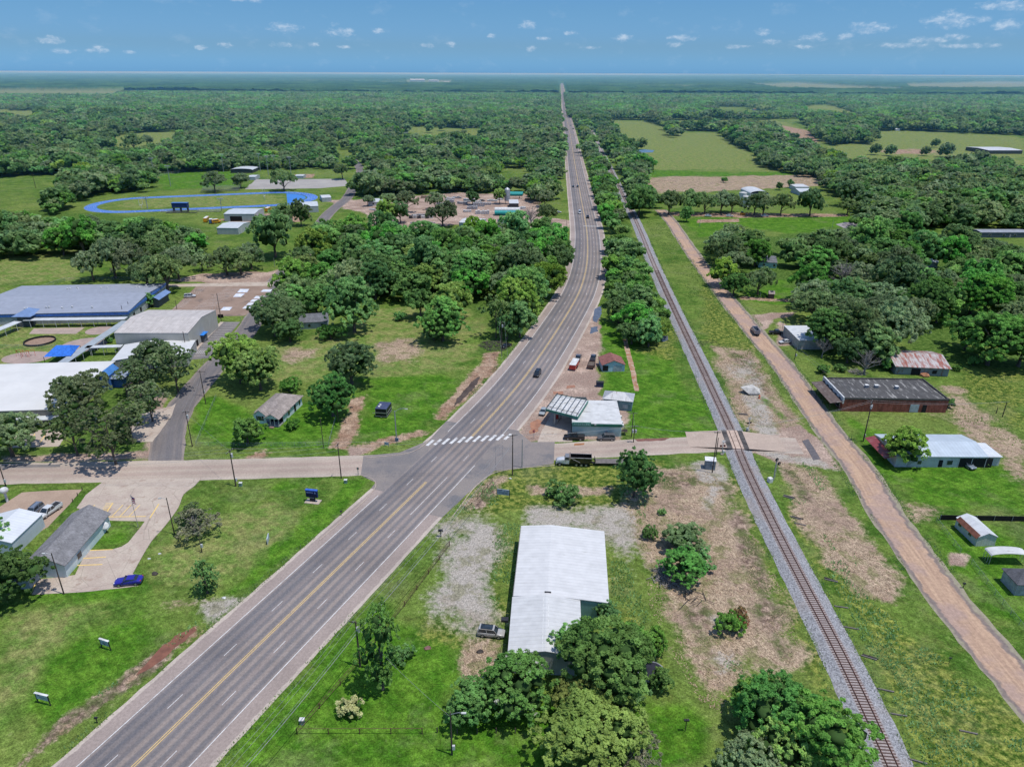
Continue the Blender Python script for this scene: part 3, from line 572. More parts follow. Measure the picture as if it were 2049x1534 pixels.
M_mud = mat_water('muddy_water', (.2, .085, .05), .25); M_dk = mat_water('dark_puddle', (.1, .11, .13), .12); M_or = mat_water('orange_puddle', (.34, .16, .08), .2)
fan_poly('ditch_water', [(389, 1253), (395, 1262), (370, 1280), (340, 1305), (305, 1335), (272, 1352), (290, 1330), (318, 1300), (350, 1272)], .03, M_mud, .25, 1.0)
fan_poly('puddle', [(1190, 618), (1203, 612), (1204, 628), (1194, 645), (1186, 642)], .04, M_dk, .2, 1.0); fan_poly('puddle', [(1182, 655), (1195, 653), (1196, 663), (1180, 668)], .04, M_dk, .2, 1.0)
fan_poly('puddle', [(1107, 783), (1126, 783), (1127, 789), (1106, 789)], .034, M_or, .2, 1.0); fan_poly('puddle', [(1062, 845), (1078, 838), (1084, 845), (1076, 862), (1060, 868)], .034, M_or, .3, 1.0)
fan_poly('puddle', [(1135, 771), (1150, 770), (1150, 775), (1134, 777)], .034, M_or, .2, 1.0); fan_poly('puddle', [(1150, 887), (1170, 886), (1168, 890), (1148, 891)], .034, M_or, .1, 1.0)
fan_poly('puddle', [(1270, 878), (1340, 876), (1330, 881), (1275, 883)], .034, M_mud, .15, 1.0)
fan_poly('ditch_water', [(948, 760), (962, 752), (950, 775), (920, 805), (905, 815), (920, 790)], .02, mat_plain_ground('wet_ditch_mud', (.06, .045, .04), (.09, .07, .06)), .3, 1.0)
fan_poly('pond', [(1265, 302), (1290, 299), (1310, 301), (1306, 305), (1275, 306)], .03, M_dk, .5, 6); fan_poly('marsh_pool', [(1318, 672), (1335, 672), (1338, 680), (1325, 684)], .03, M_dk, .3, 1)
fan_poly('street_patch', [(1605, 882), (1617, 878), (1642, 918), (1628, 921)], .046, mk('patch_asphalt', (.12, .11, .115), .9, var=.2), .05)
fan_poly('street_patch', [(0, 930), (120, 929), (120, 934), (0, 936)], .04, M_lotg, .1)

def kerb(px, label=None):
    m = MB(); l = catmull(P2(px), lambda q: 1.2)
    for a, b in zip(l[:-1], l[1:]):
        d = (b-a); n = Vector((d.y, -d.x, 0)).normalized()*.09; m.slabq([(q.x, q.y, .14) for q in (a-n, b-n, b+n, a+n)], .14)
    tag(m.build('kerb', M_conc), None, None, None, 'structure')
kerb([(733, 916), (790, 911), (822, 905), (845, 893), (861, 878)]); kerb([(722, 951), (745, 958), (752, 972), (740, 990), (712, 1018), (640, 1080)]); kerb([(905, 1034), (925, 1008), (950, 975), (985, 948), (1030, 938), (1110, 931)]); kerb([(402, 957), (389, 972), (367, 989), (356, 1016), (329, 1053), (304, 1081), (283, 1115), (266, 1146)])
# ================================================================== trees
def leaf_mat(name, c1, c2, trans=.42, speck=None):
    c1 = (c1[0]*1.14, c1[1], c1[2]*.95); c2 = (c2[0]*1.14, c2[1], c2[2]*.95)
    k_ = {'oak_foliage': 2.35, 'dark_foliage': 2.4, 'elm_foliage': 2.0, 'olive_foliage': 1.3, 'pine_foliage': 1.85}.get(name, 1.45); c1 = tuple(v*k_ for v in c1); c2 = tuple(v*k_ for v in c2)
    t = NT(name); o = t.obj(); n = t.noise(o, .45, 3, .6); f = t.noise(o, 2.6, 2, .6); ri = t.n('ObjectInfo').outputs['Random']
    c = t.mix(t.ss(n, .35, .65), c1, c2); c = t.scale(c, t.ss(f, .25, .75, .65, 1.3))
    hs_ = t.n('HueSaturation'); t.set(hs_.inputs['Hue'], t.ss(ri, 0, 1, .478, .515, False)); t.set(hs_.inputs['Value'], t.ss(t.math('FRACT', t.math('MULTIPLY', ri, 7.3)), 0, 1, .72, 1.28, False)); t.set(hs_.inputs['Saturation'], t.ss(t.math('FRACT', t.math('MULTIPLY', ri, 13.7)), 0, 1, .74, 1.0, False)); t.set(hs_.inputs['Color'], c); c = hs_.outputs[0]
    if speck: c = t.mix(t.ss(t.noise(o, 4.5, 1), .66, .7), c, speck)
    d = t.n('BsdfDiffuse'); t.set(d.inputs[0], c); tr = t.n('BsdfTranslucent'); t.set(tr.inputs[0], t.scale(c, 1.2)); ms = t.n('MixShader'); ms.inputs[0].default_value = trans
    t.t.links.new(d.outputs[0], ms.inputs[1]); t.t.links.new(tr.outputs[0], ms.inputs[2]); t.t.links.new(ms.outputs[0], t.out.inputs[0]); return t.m
LM = {'oak': leaf_mat('oak_foliage', (0.064, 0.125, 0.043), (0.121, 0.177, 0.078)), 'elm': leaf_mat('elm_foliage', (0.054, 0.170, 0.031), (0.106, 0.248, 0.048)), 'lime': leaf_mat('bright_foliage', (0.121, 0.270, 0.031), (0.199, 0.355, 0.057)),
      'dark': leaf_mat('dark_foliage', (0.045, 0.11, 0.03), (0.078, 0.155, 0.045)), 'olive': leaf_mat('olive_foliage', (0.150, 0.262, 0.030), (0.225, 0.345, 0.045), .35), 'pine': leaf_mat('pine_foliage', (0.064, 0.128, 0.043), (0.142, 0.213, 0.071)),
      'mag': leaf_mat('speckled_foliage', (0.057, 0.142, 0.028), (0.099, 0.199, 0.043), .2, (.45, .45, .38)), 'red': leaf_mat('reddish_foliage', (0.227, 0.071, 0.028), (0.099, 0.156, 0.043), .2), 'grass': leaf_mat('tuft_foliage', (0.284, 0.355, 0.142), (0.426, 0.469, 0.227), .3), 'grey': leaf_mat('sparse_grey_foliage', (0.185, 0.199, 0.128), (0.099, 0.142, 0.064), .2)}
M_core = mk('crown_inner_shade', (.05, .10, .03), .95, var=.3, spec=0)  # filler blobs in the lobes, dark colour stands for shade inside the crown
M_bark = mk('bark', (.13, .105, .085), .9, var=.4, sc=2.0); M_dead = mk('dead_wood', (.30, .27, .25), .9, var=.4, sc=2.0)
def ico_pts():
    p = (1+5**.5)/2; v = np.array([(-1, p, 0), (1, p, 0), (-1, -p, 0), (1, -p, 0), (0, -1, p), (0, 1, p), (0, -1, -p), (0, 1, -p), (p, 0, -1), (p, 0, 1), (-p, 0, -1), (-p, 0, 1)])/math.sqrt(1+p*p)
    f = np.array([(0, 11, 5), (0, 5, 1), (0, 1, 7), (0, 7, 10), (0, 10, 11), (1, 5, 9), (5, 11, 4), (11, 10, 2), (10, 7, 6), (7, 1, 8), (3, 9, 4), (3, 4, 2), (3, 2, 6), (3, 6, 8), (3, 8, 9), (4, 9, 5), (2, 4, 11), (6, 2, 10), (8, 6, 7), (9, 8, 1)])
    return v, f
ICO = ico_pts()
def crown_arrays(seed, style, nleaf, size, nl, core=.72):
    """unit tree: crown radius about 1, height 1 at style ratio 1; returns verts, tris and lobe list"""
    r = np.random.RandomState(seed)
    lobes = []
    if style == 'round':
        for i in range(nl):
            u = r.rand(); th = r.rand()*6.283; ph = math.acos(1-1.45*u); rr = .62+.12*r.randn(); s = .34+.12*r.rand()
            lobes.append((rr*math.sin(ph)*math.cos(th), rr*math.sin(ph)*math.sin(th), .88+.64*math.cos(ph)*(.85+.3*r.rand()), s, s, s*.8))
        lobes.append((0, 0, .95, .6, .6, .5))
    elif style == 'wide':
        for i in range(nl):
            a = r.rand()*6.283; rad = .85*math.sqrt(r.rand()); s = .25+.16*r.rand()
            lobes.append((rad*math.cos(a), rad*math.sin(a), .50+.58*(1-rad*rad)*(.7+.5*r.rand())+.07*r.randn(), s, s, s*.7))
        lobes.append((0, 0, .8, .5, .5, .35))
    elif style == 'tall':
        for i in range(nl):
            zz = .25+1.9*r.rand(); a = r.rand()*6.283; rad = (.62*math.sin(math.pi*min(1, (zz)/2.3))**.7)*math.sqrt(r.rand()); s = .22+.16*r.rand()
            lobes.append((rad*math.cos(a), rad*math.sin(a), zz, s, s, s*1.05))
    elif style == 'pine':
        for i in range(nl):
            zz = .75+1.35*(i/nl); a = r.rand()*6.283; env = .25+.72*math.sin(math.pi*(.18+.8*(zz-.6)/1.7)); rad = env*(.35+.65*r.rand()); s = .2+.13*r.rand()
            lobes.append((rad*math.cos(a), rad*math.sin(a), zz+.08*r.randn(), s*1.15, s*1.15, s*.5))
    elif style == 'shrub':
        for i in range(nl):
            a = r.rand()*6.283; rad = .62*math.sqrt(r.rand()); s = .3+.15*r.rand()
            lobes.append((rad*math.cos(a), rad*math.sin(a), .28+.55*(1-rad)*r.rand(), s, s, s*.85))
    L = np.array(lobes); w = (L[:, 3]**2); w /= w.sum(); m_ = max(14, int(nleaf/(38 if nleaf > 2000 else 14))); n = int(m_*1.7); k = r.choice(len(L), n, p=w)
    d = r.randn(n, 3); d /= np.linalg.norm(d, axis=1)[:, None]; d[:, 2] = np.where(d[:, 2] < -.3, -d[:, 2], d[:, 2])
    c = L[k, :3]+d*L[k, 3:6]*(.86+.36*r.rand(n)**1.5)[:, None]; dep = np.full(n, 9.0)
    for j in range(len(L)):
        q = np.linalg.norm((c-L[j, :3])/L[j, 3:6], axis=1); q[k == j] = 9; dep = np.minimum(dep, q)
    keep = (dep > .8) & (c[:, 2] > .08); c, dc = c[keep][:m_], d[keep][:m_]; m_ = len(c); ss = 1.35*math.sqrt(1.0/m_)*(.7+.7*r.rand(m_)); ss *= {'pine': .8, 'tall': .7, 'shrub': .8}.get(style, 1)
    n = nleaf; k = r.randint(0, m_, n); d = r.randn(n, 3); d /= np.linalg.norm(d, axis=1)[:, None]; d = d*.8+dc[k]*.55+np.array([0, 0, .15]); d /= np.linalg.norm(d, axis=1)[:, None]
    p = c[k]+d*(ss[k]*(.45+.6*r.rand(n)))[:, None]*np.array([1, 1, .8]); keep = p[:, 2] > .04; p, d = p[keep], d[keep]; n = len(p)
    nr = d*.75+r.randn(n, 3)*.55+np.array([0, 0, .35]); nr /= np.linalg.norm(nr, axis=1)[:, None]
    a = np.cross(nr, r.randn(n, 3)); a /= np.linalg.norm(a, axis=1)[:, None]; b = np.cross(nr, a)
    s = size*(.55+.9*r.rand(n))[:, None]; e = .45+.3*r.rand(n)[:, None]
    v = np.stack([p-a*s, p-b*s*e+nr*s*.1, p+a*s*(.7+.5*r.rand(n)[:, None]), p+b*s*e-nr*s*.15], 1).reshape(-1, 3); i = np.arange(n)*4
    f = np.concatenate([np.stack([i, i+1, i+2], 1), np.stack([i, i+2, i+3], 1)])
    nleaf_f = len(f)
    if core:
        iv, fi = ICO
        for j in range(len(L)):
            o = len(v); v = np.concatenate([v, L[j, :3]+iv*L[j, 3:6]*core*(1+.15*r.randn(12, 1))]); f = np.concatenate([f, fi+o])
    return v, f, L, nleaf_f
def crown_mesh(name, mat, seed, style, nleaf, size, nl, core=.72):
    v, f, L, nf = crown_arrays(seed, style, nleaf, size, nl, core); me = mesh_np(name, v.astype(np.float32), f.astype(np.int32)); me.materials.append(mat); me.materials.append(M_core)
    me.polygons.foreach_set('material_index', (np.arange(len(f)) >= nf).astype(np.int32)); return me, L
def trunk_mesh(name, mat, L, seed, r0=.055, top=.8, dead=False, style='round'):
    m = MB(); rr = random.Random(seed); h0 = .3
    m.tube([(0, 0, -.02), (.01, 0, h0*.5), (.0, .02, h0), (0.02, 0, top)], [r0*1.35, r0, r0*.9, r0*.35], 7)
    ids = sorted(range(len(L)), key=lambda i: rr.random())[:(22 if dead else 7)]
    for i in ids:
        x, y, z = L[i][:3]; z1 = min(z*.7, top)*rr.uniform(.45, .9); s = Vector((0, 0, max(h0*.7, z1))); e = Vector((x, y, z)); mid_ = s.lerp(e, .5)+Vector((rr.uniform(-.08, .08), rr.uniform(-.08, .08), .07))
        m.tube([s, mid_, e], [r0*.5, r0*.32, r0*.1], 5)
        if dead:
            for _ in range(4):
                a = s.lerp(e, rr.uniform(.4, .95)); b = a+Vector((rr.uniform(-.3, .3), rr.uniform(-.3, .3), rr.uniform(.02, .3))); m.tube([a, a.lerp(b, .5)+Vector((0, 0, .03)), b], [r0*.2, r0*.13, r0*.05], 4)
    me = bpy.data.meshes.new(name); me.from_pydata(m.v, [], m.f); me.materials.append(mat); me.update(); return me
# prototypes: (kind, level) -> list of (crown mesh, trunk mesh)
STY = {'oak': ('wide', .42), 'elm': ('round', .6), 'lime': ('round', .6), 'dark': ('round', .6), 'olive': ('wide', .5), 'pine': ('pine', 1), 'mag': ('round', .5), 'red': ('shrub', 1), 'shrub': ('shrub', 1), 'tall': ('tall', 1), 'grass': ('shrub', 1), 'grey': ('wide', .5)}
MATK = {'shrub': 'elm', 'tall': 'elm', 'shrubd': 'dark'}
PRO = {}
LEV = {2: (16000, .033, 26, .5), 1: (4800, .056, 22, .58), 0: (1400, .1, 16, .7)}
def proto(kind, lev, v):
    key = (kind, lev, v)
    if key not in PRO:
        n, s, nl, core = LEV[lev]; st = STY[kind][0]
        if kind in ('grey',): n = int(n*.4); core = 0
        if kind in ('oak', 'pine') and lev: core = .42; n = int(n*.9)
        if kind == 'tall': n = int(n*.7); core = .45
        if kind == 'olive': s *= .8; n = int(n*1.35)
        if st == 'shrub' and lev < 2: n //= 2
        nl = int(nl*{'pine': 1.3, 'shrub': .5, 'tall': 1.0}.get(st, 1))
        me, L = crown_mesh('crown', LM[MATK.get(kind, kind)], hash_i(key), st, n, s, nl, core)
        tm = trunk_mesh('trunk', M_bark if kind != 'grey' else M_dead, L, v+3, .06 if st != 'pine' else .045, 1.9 if st in ('pine', 'tall') else (.4 if st == 'shrub' else .85), kind == 'grey'); PRO[key] = (me, tm)
    return PRO[key]
def hash_i(k): return (sum(ord(c) for c in str(k))*7919) % 100000
NAME = {'oak': 'oak_tree', 'elm': 'broadleaf_tree', 'lime': 'broadleaf_tree', 'dark': 'broadleaf_tree', 'olive': 'broadleaf_tree', 'pine': 'pine_tree', 'mag': 'magnolia_tree', 'red': 'shrub', 'shrub': 'shrub', 'tall': 'slender_tree', 'grass': 'grass_clump', 'grey': 'half_dead_tree'}
_nt = [0]
def tree(cx, cy, wpx, kind, label, group=None, hk=1.0, lev=None, zf=.6):
    """crown centre (px) and crown width (px) -> tree standing on the ground"""
    rr = random.Random(_nt[0]*31+7); _nt[0] += 1; st = STY[kind][0]
    p = P(cx, cy, 0); 
    for _ in range(4):
        r = wpx*.5*depth_of(p)/FPX; hh = r*hk*{'wide': 1.3, 'round': 1.55, 'pine': 2.3, 'tall': 2.2, 'shrub': .95}[st]; p = P(cx, cy, hh*zf)
    return tree_at(p.x, p.y, r, kind, label, group, hk, lev)
def tree_at(x, y, r, kind, label, group, hk=1.0, lev=None):
    rr = random.Random(int(x*13+y*7)); d = math.hypot(y, H)
    if lev is None: lev = 2 if (r/d*FPX > 42) else (1 if r/d*FPX > 17 else 0)
    c, tm = proto(kind, lev, rr.randrange(3))
    t = thing(NAME[kind], label, 'tree' if NAME[kind].endswith('tree') else NAME[kind].replace('_', ' '), (x, y, 0), rr.uniform(0, 6.28), group); s = r/1.02
    for nm, me in (('crown', c), ('trunk', tm)):
        o = bpy.data.objects.new(nm, me); COL.objects.link(o); adopt(o, t)
    t.scale = (s, s, s*hk); TREES.append((x, y, r)); return t
TREES = []
def dead_tree(cx, cy, wpx, label, hk=1.0, seed=1):
    p = P(cx, cy, 0); r = wpx*.5*depth_of(p)/FPX; p = P(cx, cy, r*.9)
    _, _, L, _ = crown_arrays(seed+50, 'wide', 10, .1, 22, 0); me = trunk_mesh('branches', M_dead, L, seed, .05, .8, True)
    t = thing('dead_tree', label, 'tree', (p.x, p.y, 0), seed*1.3); o = bpy.data.objects.new('branches', me); COL.objects.link(o); adopt(o, t); t.scale = (r, r, r*hk); TREES.append((p.x, p.y, r)); return t
# --- trees one can point at
T = tree
T(1205, 1475, 250, 'olive', 'huge yellow-green tree at the bottom edge, in front of the white metal building', hk=.8)
T(1180, 1410, 150, 'olive', 'smaller yellow-green tree just behind the huge one at the bottom edge', hk=.9)
T(1280, 1505, 110, 'grey', 'sparse whitish crown mixed into the huge yellow-green tree at the bottom')
T(1215, 1325, 190, 'dark', 'large dark green tree over the right front corner of the white metal building', hk=.95)
T(1150, 1290, 100, 'elm', 'green tree overlapping the annex roof of the white metal building'); T(1262, 1290, 90, 'elm', 'green tree right behind the large dark tree by the white metal building')
T(1035, 1368, 150, 'mag', 'broad tree speckled with pale blossoms below the white annex roof', hk=.8)
T(940, 1403, 110, 'elm', 'dense green tree left of the blossom-speckled tree near the bottom', hk=.85); T(1250, 1380, 90, 'elm', 'leafy tree between the trampoline and the huge yellow-green tree')
T(1313, 1283, 50, 'elm', 'small tree standing alone right of the large dark tree', hk=1.2); T(1325, 1360, 46, 'elm', 'small tree beside the round trampoline', hk=1.2); T(1175, 1215, 28, 'shrub', 'green sapling at the teal wall of the white metal building', hk=1.8); T(1215, 1222, 45, 'elm', 'bright young tree at the corner of the teal wall', hk=1.2)
T(1560, 1420, 170, 'elm', 'big green tree left of the railway at the bottom, the upper left crown', hk=.85); T(1650, 1480, 200, 'elm', 'biggest tree beside the railway at the bottom edge', hk=.85); T(1515, 1400, 90, 'lime', 'lighter low crown on the left flank of the trees by the railway'); T(1500, 1525, 130, 'oak', 'greyish thin tree cut by the bottom edge left of the railway trees')
T(1585, 1500, 130, 'lime', 'yellow-green crown in the middle of the trees by the railway')
T(757, 1282, 112, 'tall', 'tall narrow half-bare tree between the highway fence and the gravel drive', hk=1.75, lev=2); T(803, 1308, 58, 'shrub', 'round dark green bush right of the tall narrow tree'); T(700, 1413, 66, 'grass', 'pale feathery grass clump on the lawn by the rail fence')
T(1272, 950, 88, 'elm', 'multi-stemmed tree in front of the side street next to the flatbed trailer', hk=1.25); T(1130, 980, 76, 'shrub', 'dense green bush on the weedy bank in front of the dump truck'); T(1105, 985, 32, 'shrub', 'smaller bush left against the dense one on the weedy bank')
T(1300, 1062, 40, 'shrub', 'small bush right of the white roof on the cut straw', hk=1.4); T(1370, 1078, 84, 'dark', 'dark rounded bush behind the brush pile on the straw', hk=.7); T(1365, 1134, 92, 'elm', 'bushy green growth beside the grey brush pile', hk=.75); T(1402, 1118, 72, 'shrub', 'low bush at the right end of the growth by the brush pile'); T(1325, 1022, 22, 'shrub', 'tiny green bush near the tree stumps north of the gravel')
T(1457, 1240, 66, 'shrub', 'olive half of the two-coloured bush on the straw field', hk=1.3); T(1479, 1232, 52, 'red', 'red-brown half of the two-coloured bush on the straw field', hk=1.4)
T(393, 1045, 84, 'grey', 'broad half-dead grey tree on the lawn behind the church drive', hk=.9); T(382, 1030, 50, 'dark', 'leafy dark side of the half-dead tree on the lawn', hk=.9); T(408, 1150, 66, 'tall', 'upright green tree near the highway on the church lawn', hk=1.05, lev=2)
T(8, 1150, 130, 'dark', 'large dark tree at the left edge in front of the grey shingled building', hk=.9); T(12, 868, 120, 'oak', 'pale green tree at the left edge in front of the school wall', hk=1.1); T(-20, 1070, 70, 'elm', 'tree cut by the left edge beside the metal building')
SCH = 'dark pine standing before the white school roof'
T(140, 855, 92, 'pine', 'leftmost pine in front of the white school roof', hk=1.0, lev=2); T(215, 860, 110, 'pine', 'biggest pine in front of the white school roof, over the drive shadow', hk=1.05, lev=2); T(255, 835, 80, 'pine', 'pine at the right end of the group by the school drive', lev=2); T(165, 785, 115, 'oak', 'dark spreading oak above the pines on the white school roof', hk=1.2); T(295, 795, 78, 'pine', 'pine beside the reddish school entrance roof', lev=2)
T(305, 715, 96, 'oak', 'bluish-green tree in front of the low white gym annex', hk=1.2); T(345, 725, 80, 'pine', 'thin tall pine nearest the kerb by the gym annex', hk=1.2, lev=2); T(270, 745, 76, 'pine', 'pine between the two school canopies', lev=2); T(300, 600, 24, 'elm', 'small tree under the blue school porch', hk=1.3); T(218, 680, 20, 'shrub', 'small shrub between the covered walkways')
T(475, 715, 100, 'lime', 'big bright green tree at the bend of the school road, left half', hk=1.2); T(515, 735, 92, 'lime', 'bright green tree at the bend of the school road, right half', hk=1.15); T(577, 768, 52, 'shrub', 'bush behind the pale blue house'); T(662, 792, 88, 'elm', 'dark green tree between the pale blue house and the dirt path', hk=1.1); T(700, 725, 100, 'dark', 'broad round tree on the mown field behind the one by the house', hk=1.0)
T(492, 862, 66, 'elm', 'rounded tree in the front lawn of the pale blue house', hk=.9); T(585, 846, 34, 'shrub', 'small clipped tree in front of the porch of the pale blue house', hk=1.2)
T(545, 635, 66, 'dark', 'dark conical tree beside the school road near the parking lot', hk=1.3); T(578, 660, 56, 'dark', 'dark bush left of the grey roofed house'); T(660, 662, 62, 'shrub', 'wide bush in front of the grey roofed house'); T(705, 612, 108, 'elm', 'big rounded tree right of the grey roofed house', hk=1.1); T(632, 602, 66, 'elm', 'tree directly behind the grey roofed house'); T(590, 600, 60, 'elm', 'tree behind left of the grey roofed house')
T(840, 605, 56, 'elm', 'slim bright tree at the far edge of the mown field', hk=1.2); T(885, 640, 96, 'elm', 'leaning group crown in the middle of the mown field', hk=1.0); T(905, 600, 76, 'lime', 'yellow-green tree at the back of the mown field group', hk=1.2); T(800, 632, 32, 'shrub', 'scraggly shrub on the mown field'); T(868, 665, 56, 'shrub', 'low bright growth in front of the field group')
T(992, 625, 60, 'pine', 'tall bare-trunked pine beside the highway', hk=1.3, lev=1); T(1040, 640, 66, 'elm', 'tree hiding the brush heap beside the highway', hk=1.2); T(1015, 655, 40, 'elm', 'young tree by the utility pole beside the highway', hk=1.4)
T(1210, 925, 0.1+18, 'shrub', 'tuft of weeds behind the dump truck') if False else None
T(1815, 893, 82, 'lime', 'lacy bright tree leaning over the long metal roof', hk=1.0); T(1914, 918, 24, 'shrub', 'shrub at the carport of the long metal roof building', hk=1.3); T(1970, 922, 30, 'shrub', 'shrub at the far right corner of the long metal roof', hk=1.0); T(1862, 808, 24, 'shrub', 'tall shrub against the brick wall', hk=1.8); T(1898, 806, 26, 'shrub', 'shrub at the right corner of the brick building', hk=1.6)
T(1648, 738, 34, 'shrub', 'bush beside the grit road behind the brick building'); T(1680, 735, 30, 'shrub', 'round bush next to the dead tree behind the brick building'); T(1778, 728, 34, 'shrub', 'bush in front of the rusty barn', hk=1.3); T(1950, 722, 30, 'shrub', 'bush right of the rusty barn', hk=1.2); T(1915, 735, 22, 'shrub', 'small dark bush at the corner of the rusty barn')
dead_tree(1735, 722, 62, 'bare gnarled dead tree behind the brick building', 1.3, 2); dead_tree(1648, 696, 44, 'pale dead tree with bare limbs beside the black pickup lot', 1.5, 3); dead_tree(1690, 545, 70, 'large grey dead tree in the wood right of the dirt road', 1.2, 4); dead_tree(1062, 432, 42, 'bare winter-like tree by the works yard', 1.5, 5)
T(1660, 660, 92, 'elm', 'tree over the white roof by the parked sedans', hk=1.0); T(1715, 650, 110, 'oak', 'big oak right of the white roof by the parked sedans', hk=1.3); T(1790, 650, 124, 'oak', 'largest oak behind the rusty barn', hk=1.2); T(1755, 690, 84, 'elm', 'tree between the dead tree and the rusty barn'); T(1700, 700, 60, 'dark', 'shaded tree behind the dead gnarled tree')
T(1990, 680, 130, 'elm', 'big tree clump at the right edge above the field', hk=.9); T(2050, 690, 110, 'dark', 'dark tree cut by the right edge above the field', hk=.9); T(1940, 665, 80, 'elm', 'left shoulder of the tree clump at the right edge')
T(1520, 560, 56, 'oak', 'grey-green tree at the edge of the lawn along the dirt road', hk=1.4); T(1450, 545, 56, 'lime', 'bright tree on the lawn side of the dirt road', hk=1.1); T(1470, 570, 50, 'elm', 'green tree nearest the dirt road in its row')
T(1300, 665, 60, 'elm', 'front tree of the row beside the railway above the pond', hk=1.1) ; T(1275, 640, 76, 'elm', 'big front tree of the highway row above the small red-roofed house', hk=1.0); T(1240, 620, 60, 'dark', 'front tree of the row on the highway side'); T(1318, 655, 50, 'lime', 'yellowish tree beside the marsh by the railway')
# oaks on the grass behind the school
for i, (x, y, w, k) in enumerate([(180, 530, 64, 'oak'), (222, 515, 84, 'oak'), (262, 520, 76, 'oak'), (290, 545, 70, 'oak'), (330, 545, 80, 'oak'), (310, 500, 70, 'oak'), (352, 525, 70, 'oak'), (402, 522, 40, 'oak'), (450, 520, 62, 'oak'), (478, 520, 60, 'oak'), (500, 510, 56, 'oak'), (545, 465, 84, 'dark'), (568, 425, 44, 'oak'), (600, 427, 42, 'dark'), (427, 362, 44, 'oak'), (480, 360, 32, 'oak'), (566, 358, 46, 'oak'), (684, 341, 34, 'oak'), (266, 284, 40, 'oak'), (294, 281, 22, 'oak'), (380, 260, 26, 'oak')]):
    T(x, y, w, k, 'oak on the open grass between the school and the running track', 'oaks on the grass behind the school', 1.3)
for i, (x, y, w, k) in enumerate([(1340, 404, 50, 'oak'), (1378, 402, 52, 'oak'), (1412, 405, 46, 'oak'), (1445, 402, 48, 'oak'), (1466, 405, 40, 'oak'), (1512, 408, 46, 'oak'), (1530, 405, 50, 'oak'), (1565, 408, 44, 'oak'), (1375, 428, 26, 'elm'), (1625, 402, 50, 'dark'), (1698, 412, 36, 'oak'), (1700, 385, 46, 'dark'), (1280, 400, 56, 'dark'), (1448, 359, 16, 'shrub'), (1560, 372, 14, 'dark'), (1582, 367, 14, 'dark')]):
    T(x, y, w, k, 'oak in the loose row along the park road right of the railway', 'park road oaks', 1.3)
for x, y, w, k in [(870, 400, 0.1+38, 'oak'), (885, 425, 56, 'oak'), (778, 400, 34, 'oak'), (772, 425, 40, 'lime'), (800, 422, 40, 'dark'), (812, 402, 44, 'oak'), (1090, 395, 36, 'oak'), (1095, 428, 42, 'oak'), (945, 394, 26, 'dark'), (735, 400, 0.1+24, 'oak'), (1000, 392, 26, 'lime')]:
    T(x, y, w, k, 'tree around the sandy works yard', 'trees around the works yard', 1.3)
# --- woods filled tree by tree: (polygon, spacing m, kinds, label, group)
WOODS = [
 ([(552, 640), (560, 590), (600, 530), (640, 485), (700, 472), (800, 476), (900, 486), (1000, 482), (1095, 478), (1132, 508), (1128, 560), (1105, 615), (1060, 670), (1000, 668), (985, 640), (1000, 600), (930, 585), (860, 562), (800, 580), (740, 572), (690, 576), (620, 580), (600, 612)], 12.5, ['elm', 'elm', 'dark', 'oak', 'lime', 'elm', 'elm'], 'tree crown in the dense wood left of the highway bend', 'wood left of the highway bend', 1.25),
 ([(1255, 655), (1228, 600), (1222, 540), (1218, 480), (1206, 420), (1193, 360), (1184, 310), (1194, 310), (1206, 345), (1218, 390), (1236, 432), (1258, 470), (1281, 520), (1303, 575), (1328, 640), (1325, 660)], 7.8, ['elm', 'elm', 'dark', 'lime', 'elm'], 'tree in the row between the highway and the railway', 'row between highway and railway', 1.15),
 ([(1244, 345), (1262, 350), (1310, 398), (1300, 425), (1272, 420), (1255, 390)], 10, ['elm', 'dark'], 'tree right of the railway where the gravel road begins', 'trees right of the railway', 1.05),
 ([(1395, 485), (1440, 476), (1480, 482), (1560, 482), (1700, 472), (1790, 460), (1900, 490), (2070, 500), (2070, 640), (1960, 645), (1880, 650), (1830, 640), (1760, 640), (1680, 640), (1610, 630), (1600, 590), (1640, 560), (1600, 520), (1530, 515), (1470, 520), (1500, 590), (1465, 590), (1425, 545), (1392, 510)], 14, ['oak', 'elm', 'oak', 'dark', 'elm', 'oak'], 'tree crown in the wooded streets right of the dirt road', 'wooded streets right of the dirt road', 1.0),
 ([(-60, 450), (100, 446), (200, 462), (330, 468), (398, 474), (388, 500), (330, 510), (250, 494), (100, 494), (-60, 496)], 12.5, ['oak', 'dark', 'oak', 'elm'], 'tree crown in the wood below the running track', 'wood below the running track', 1.1),
]
def fill(poly_px, sp, seed, z=6.5):
    poly = [(p.x, p.y) for p in [P(a, b, z) for a, b in poly_px]]; r = random.Random(seed); xs = [a for a, b in poly]; ys = [b for a, b in poly]; out = []
    y = min(ys); row = 0
    while y < max(ys):
        x = min(xs)+(row % 2)*sp/2
        while x < max(xs): out.append((x+r.uniform(-.36, .36)*sp, y+r.uniform(-.36, .36)*sp)); x += sp
        y += sp*.88; row += 1
    a = np.array(out); k = sdist(a[:, 0], a[:, 1], poly) > 0; return [tuple(q) for q in a[k]]
def clear_of_lines(x, y, m):
    for l, w in ((HWY, 13.5), (RAIL, 6), (DIRT, 6), (SCHOOL, 6)):
        for q in l[::2]:
            if (q.x-x)**2+(q.y-y)**2 < (w+m)**2: return False
    return True
BLD_KEEP = [P(560, 640), P(625, 645), P(1620, 668), P(1536, 588), P(1640, 580), P(1865, 522), P(2005, 470), P(1535, 520)]
cand = []
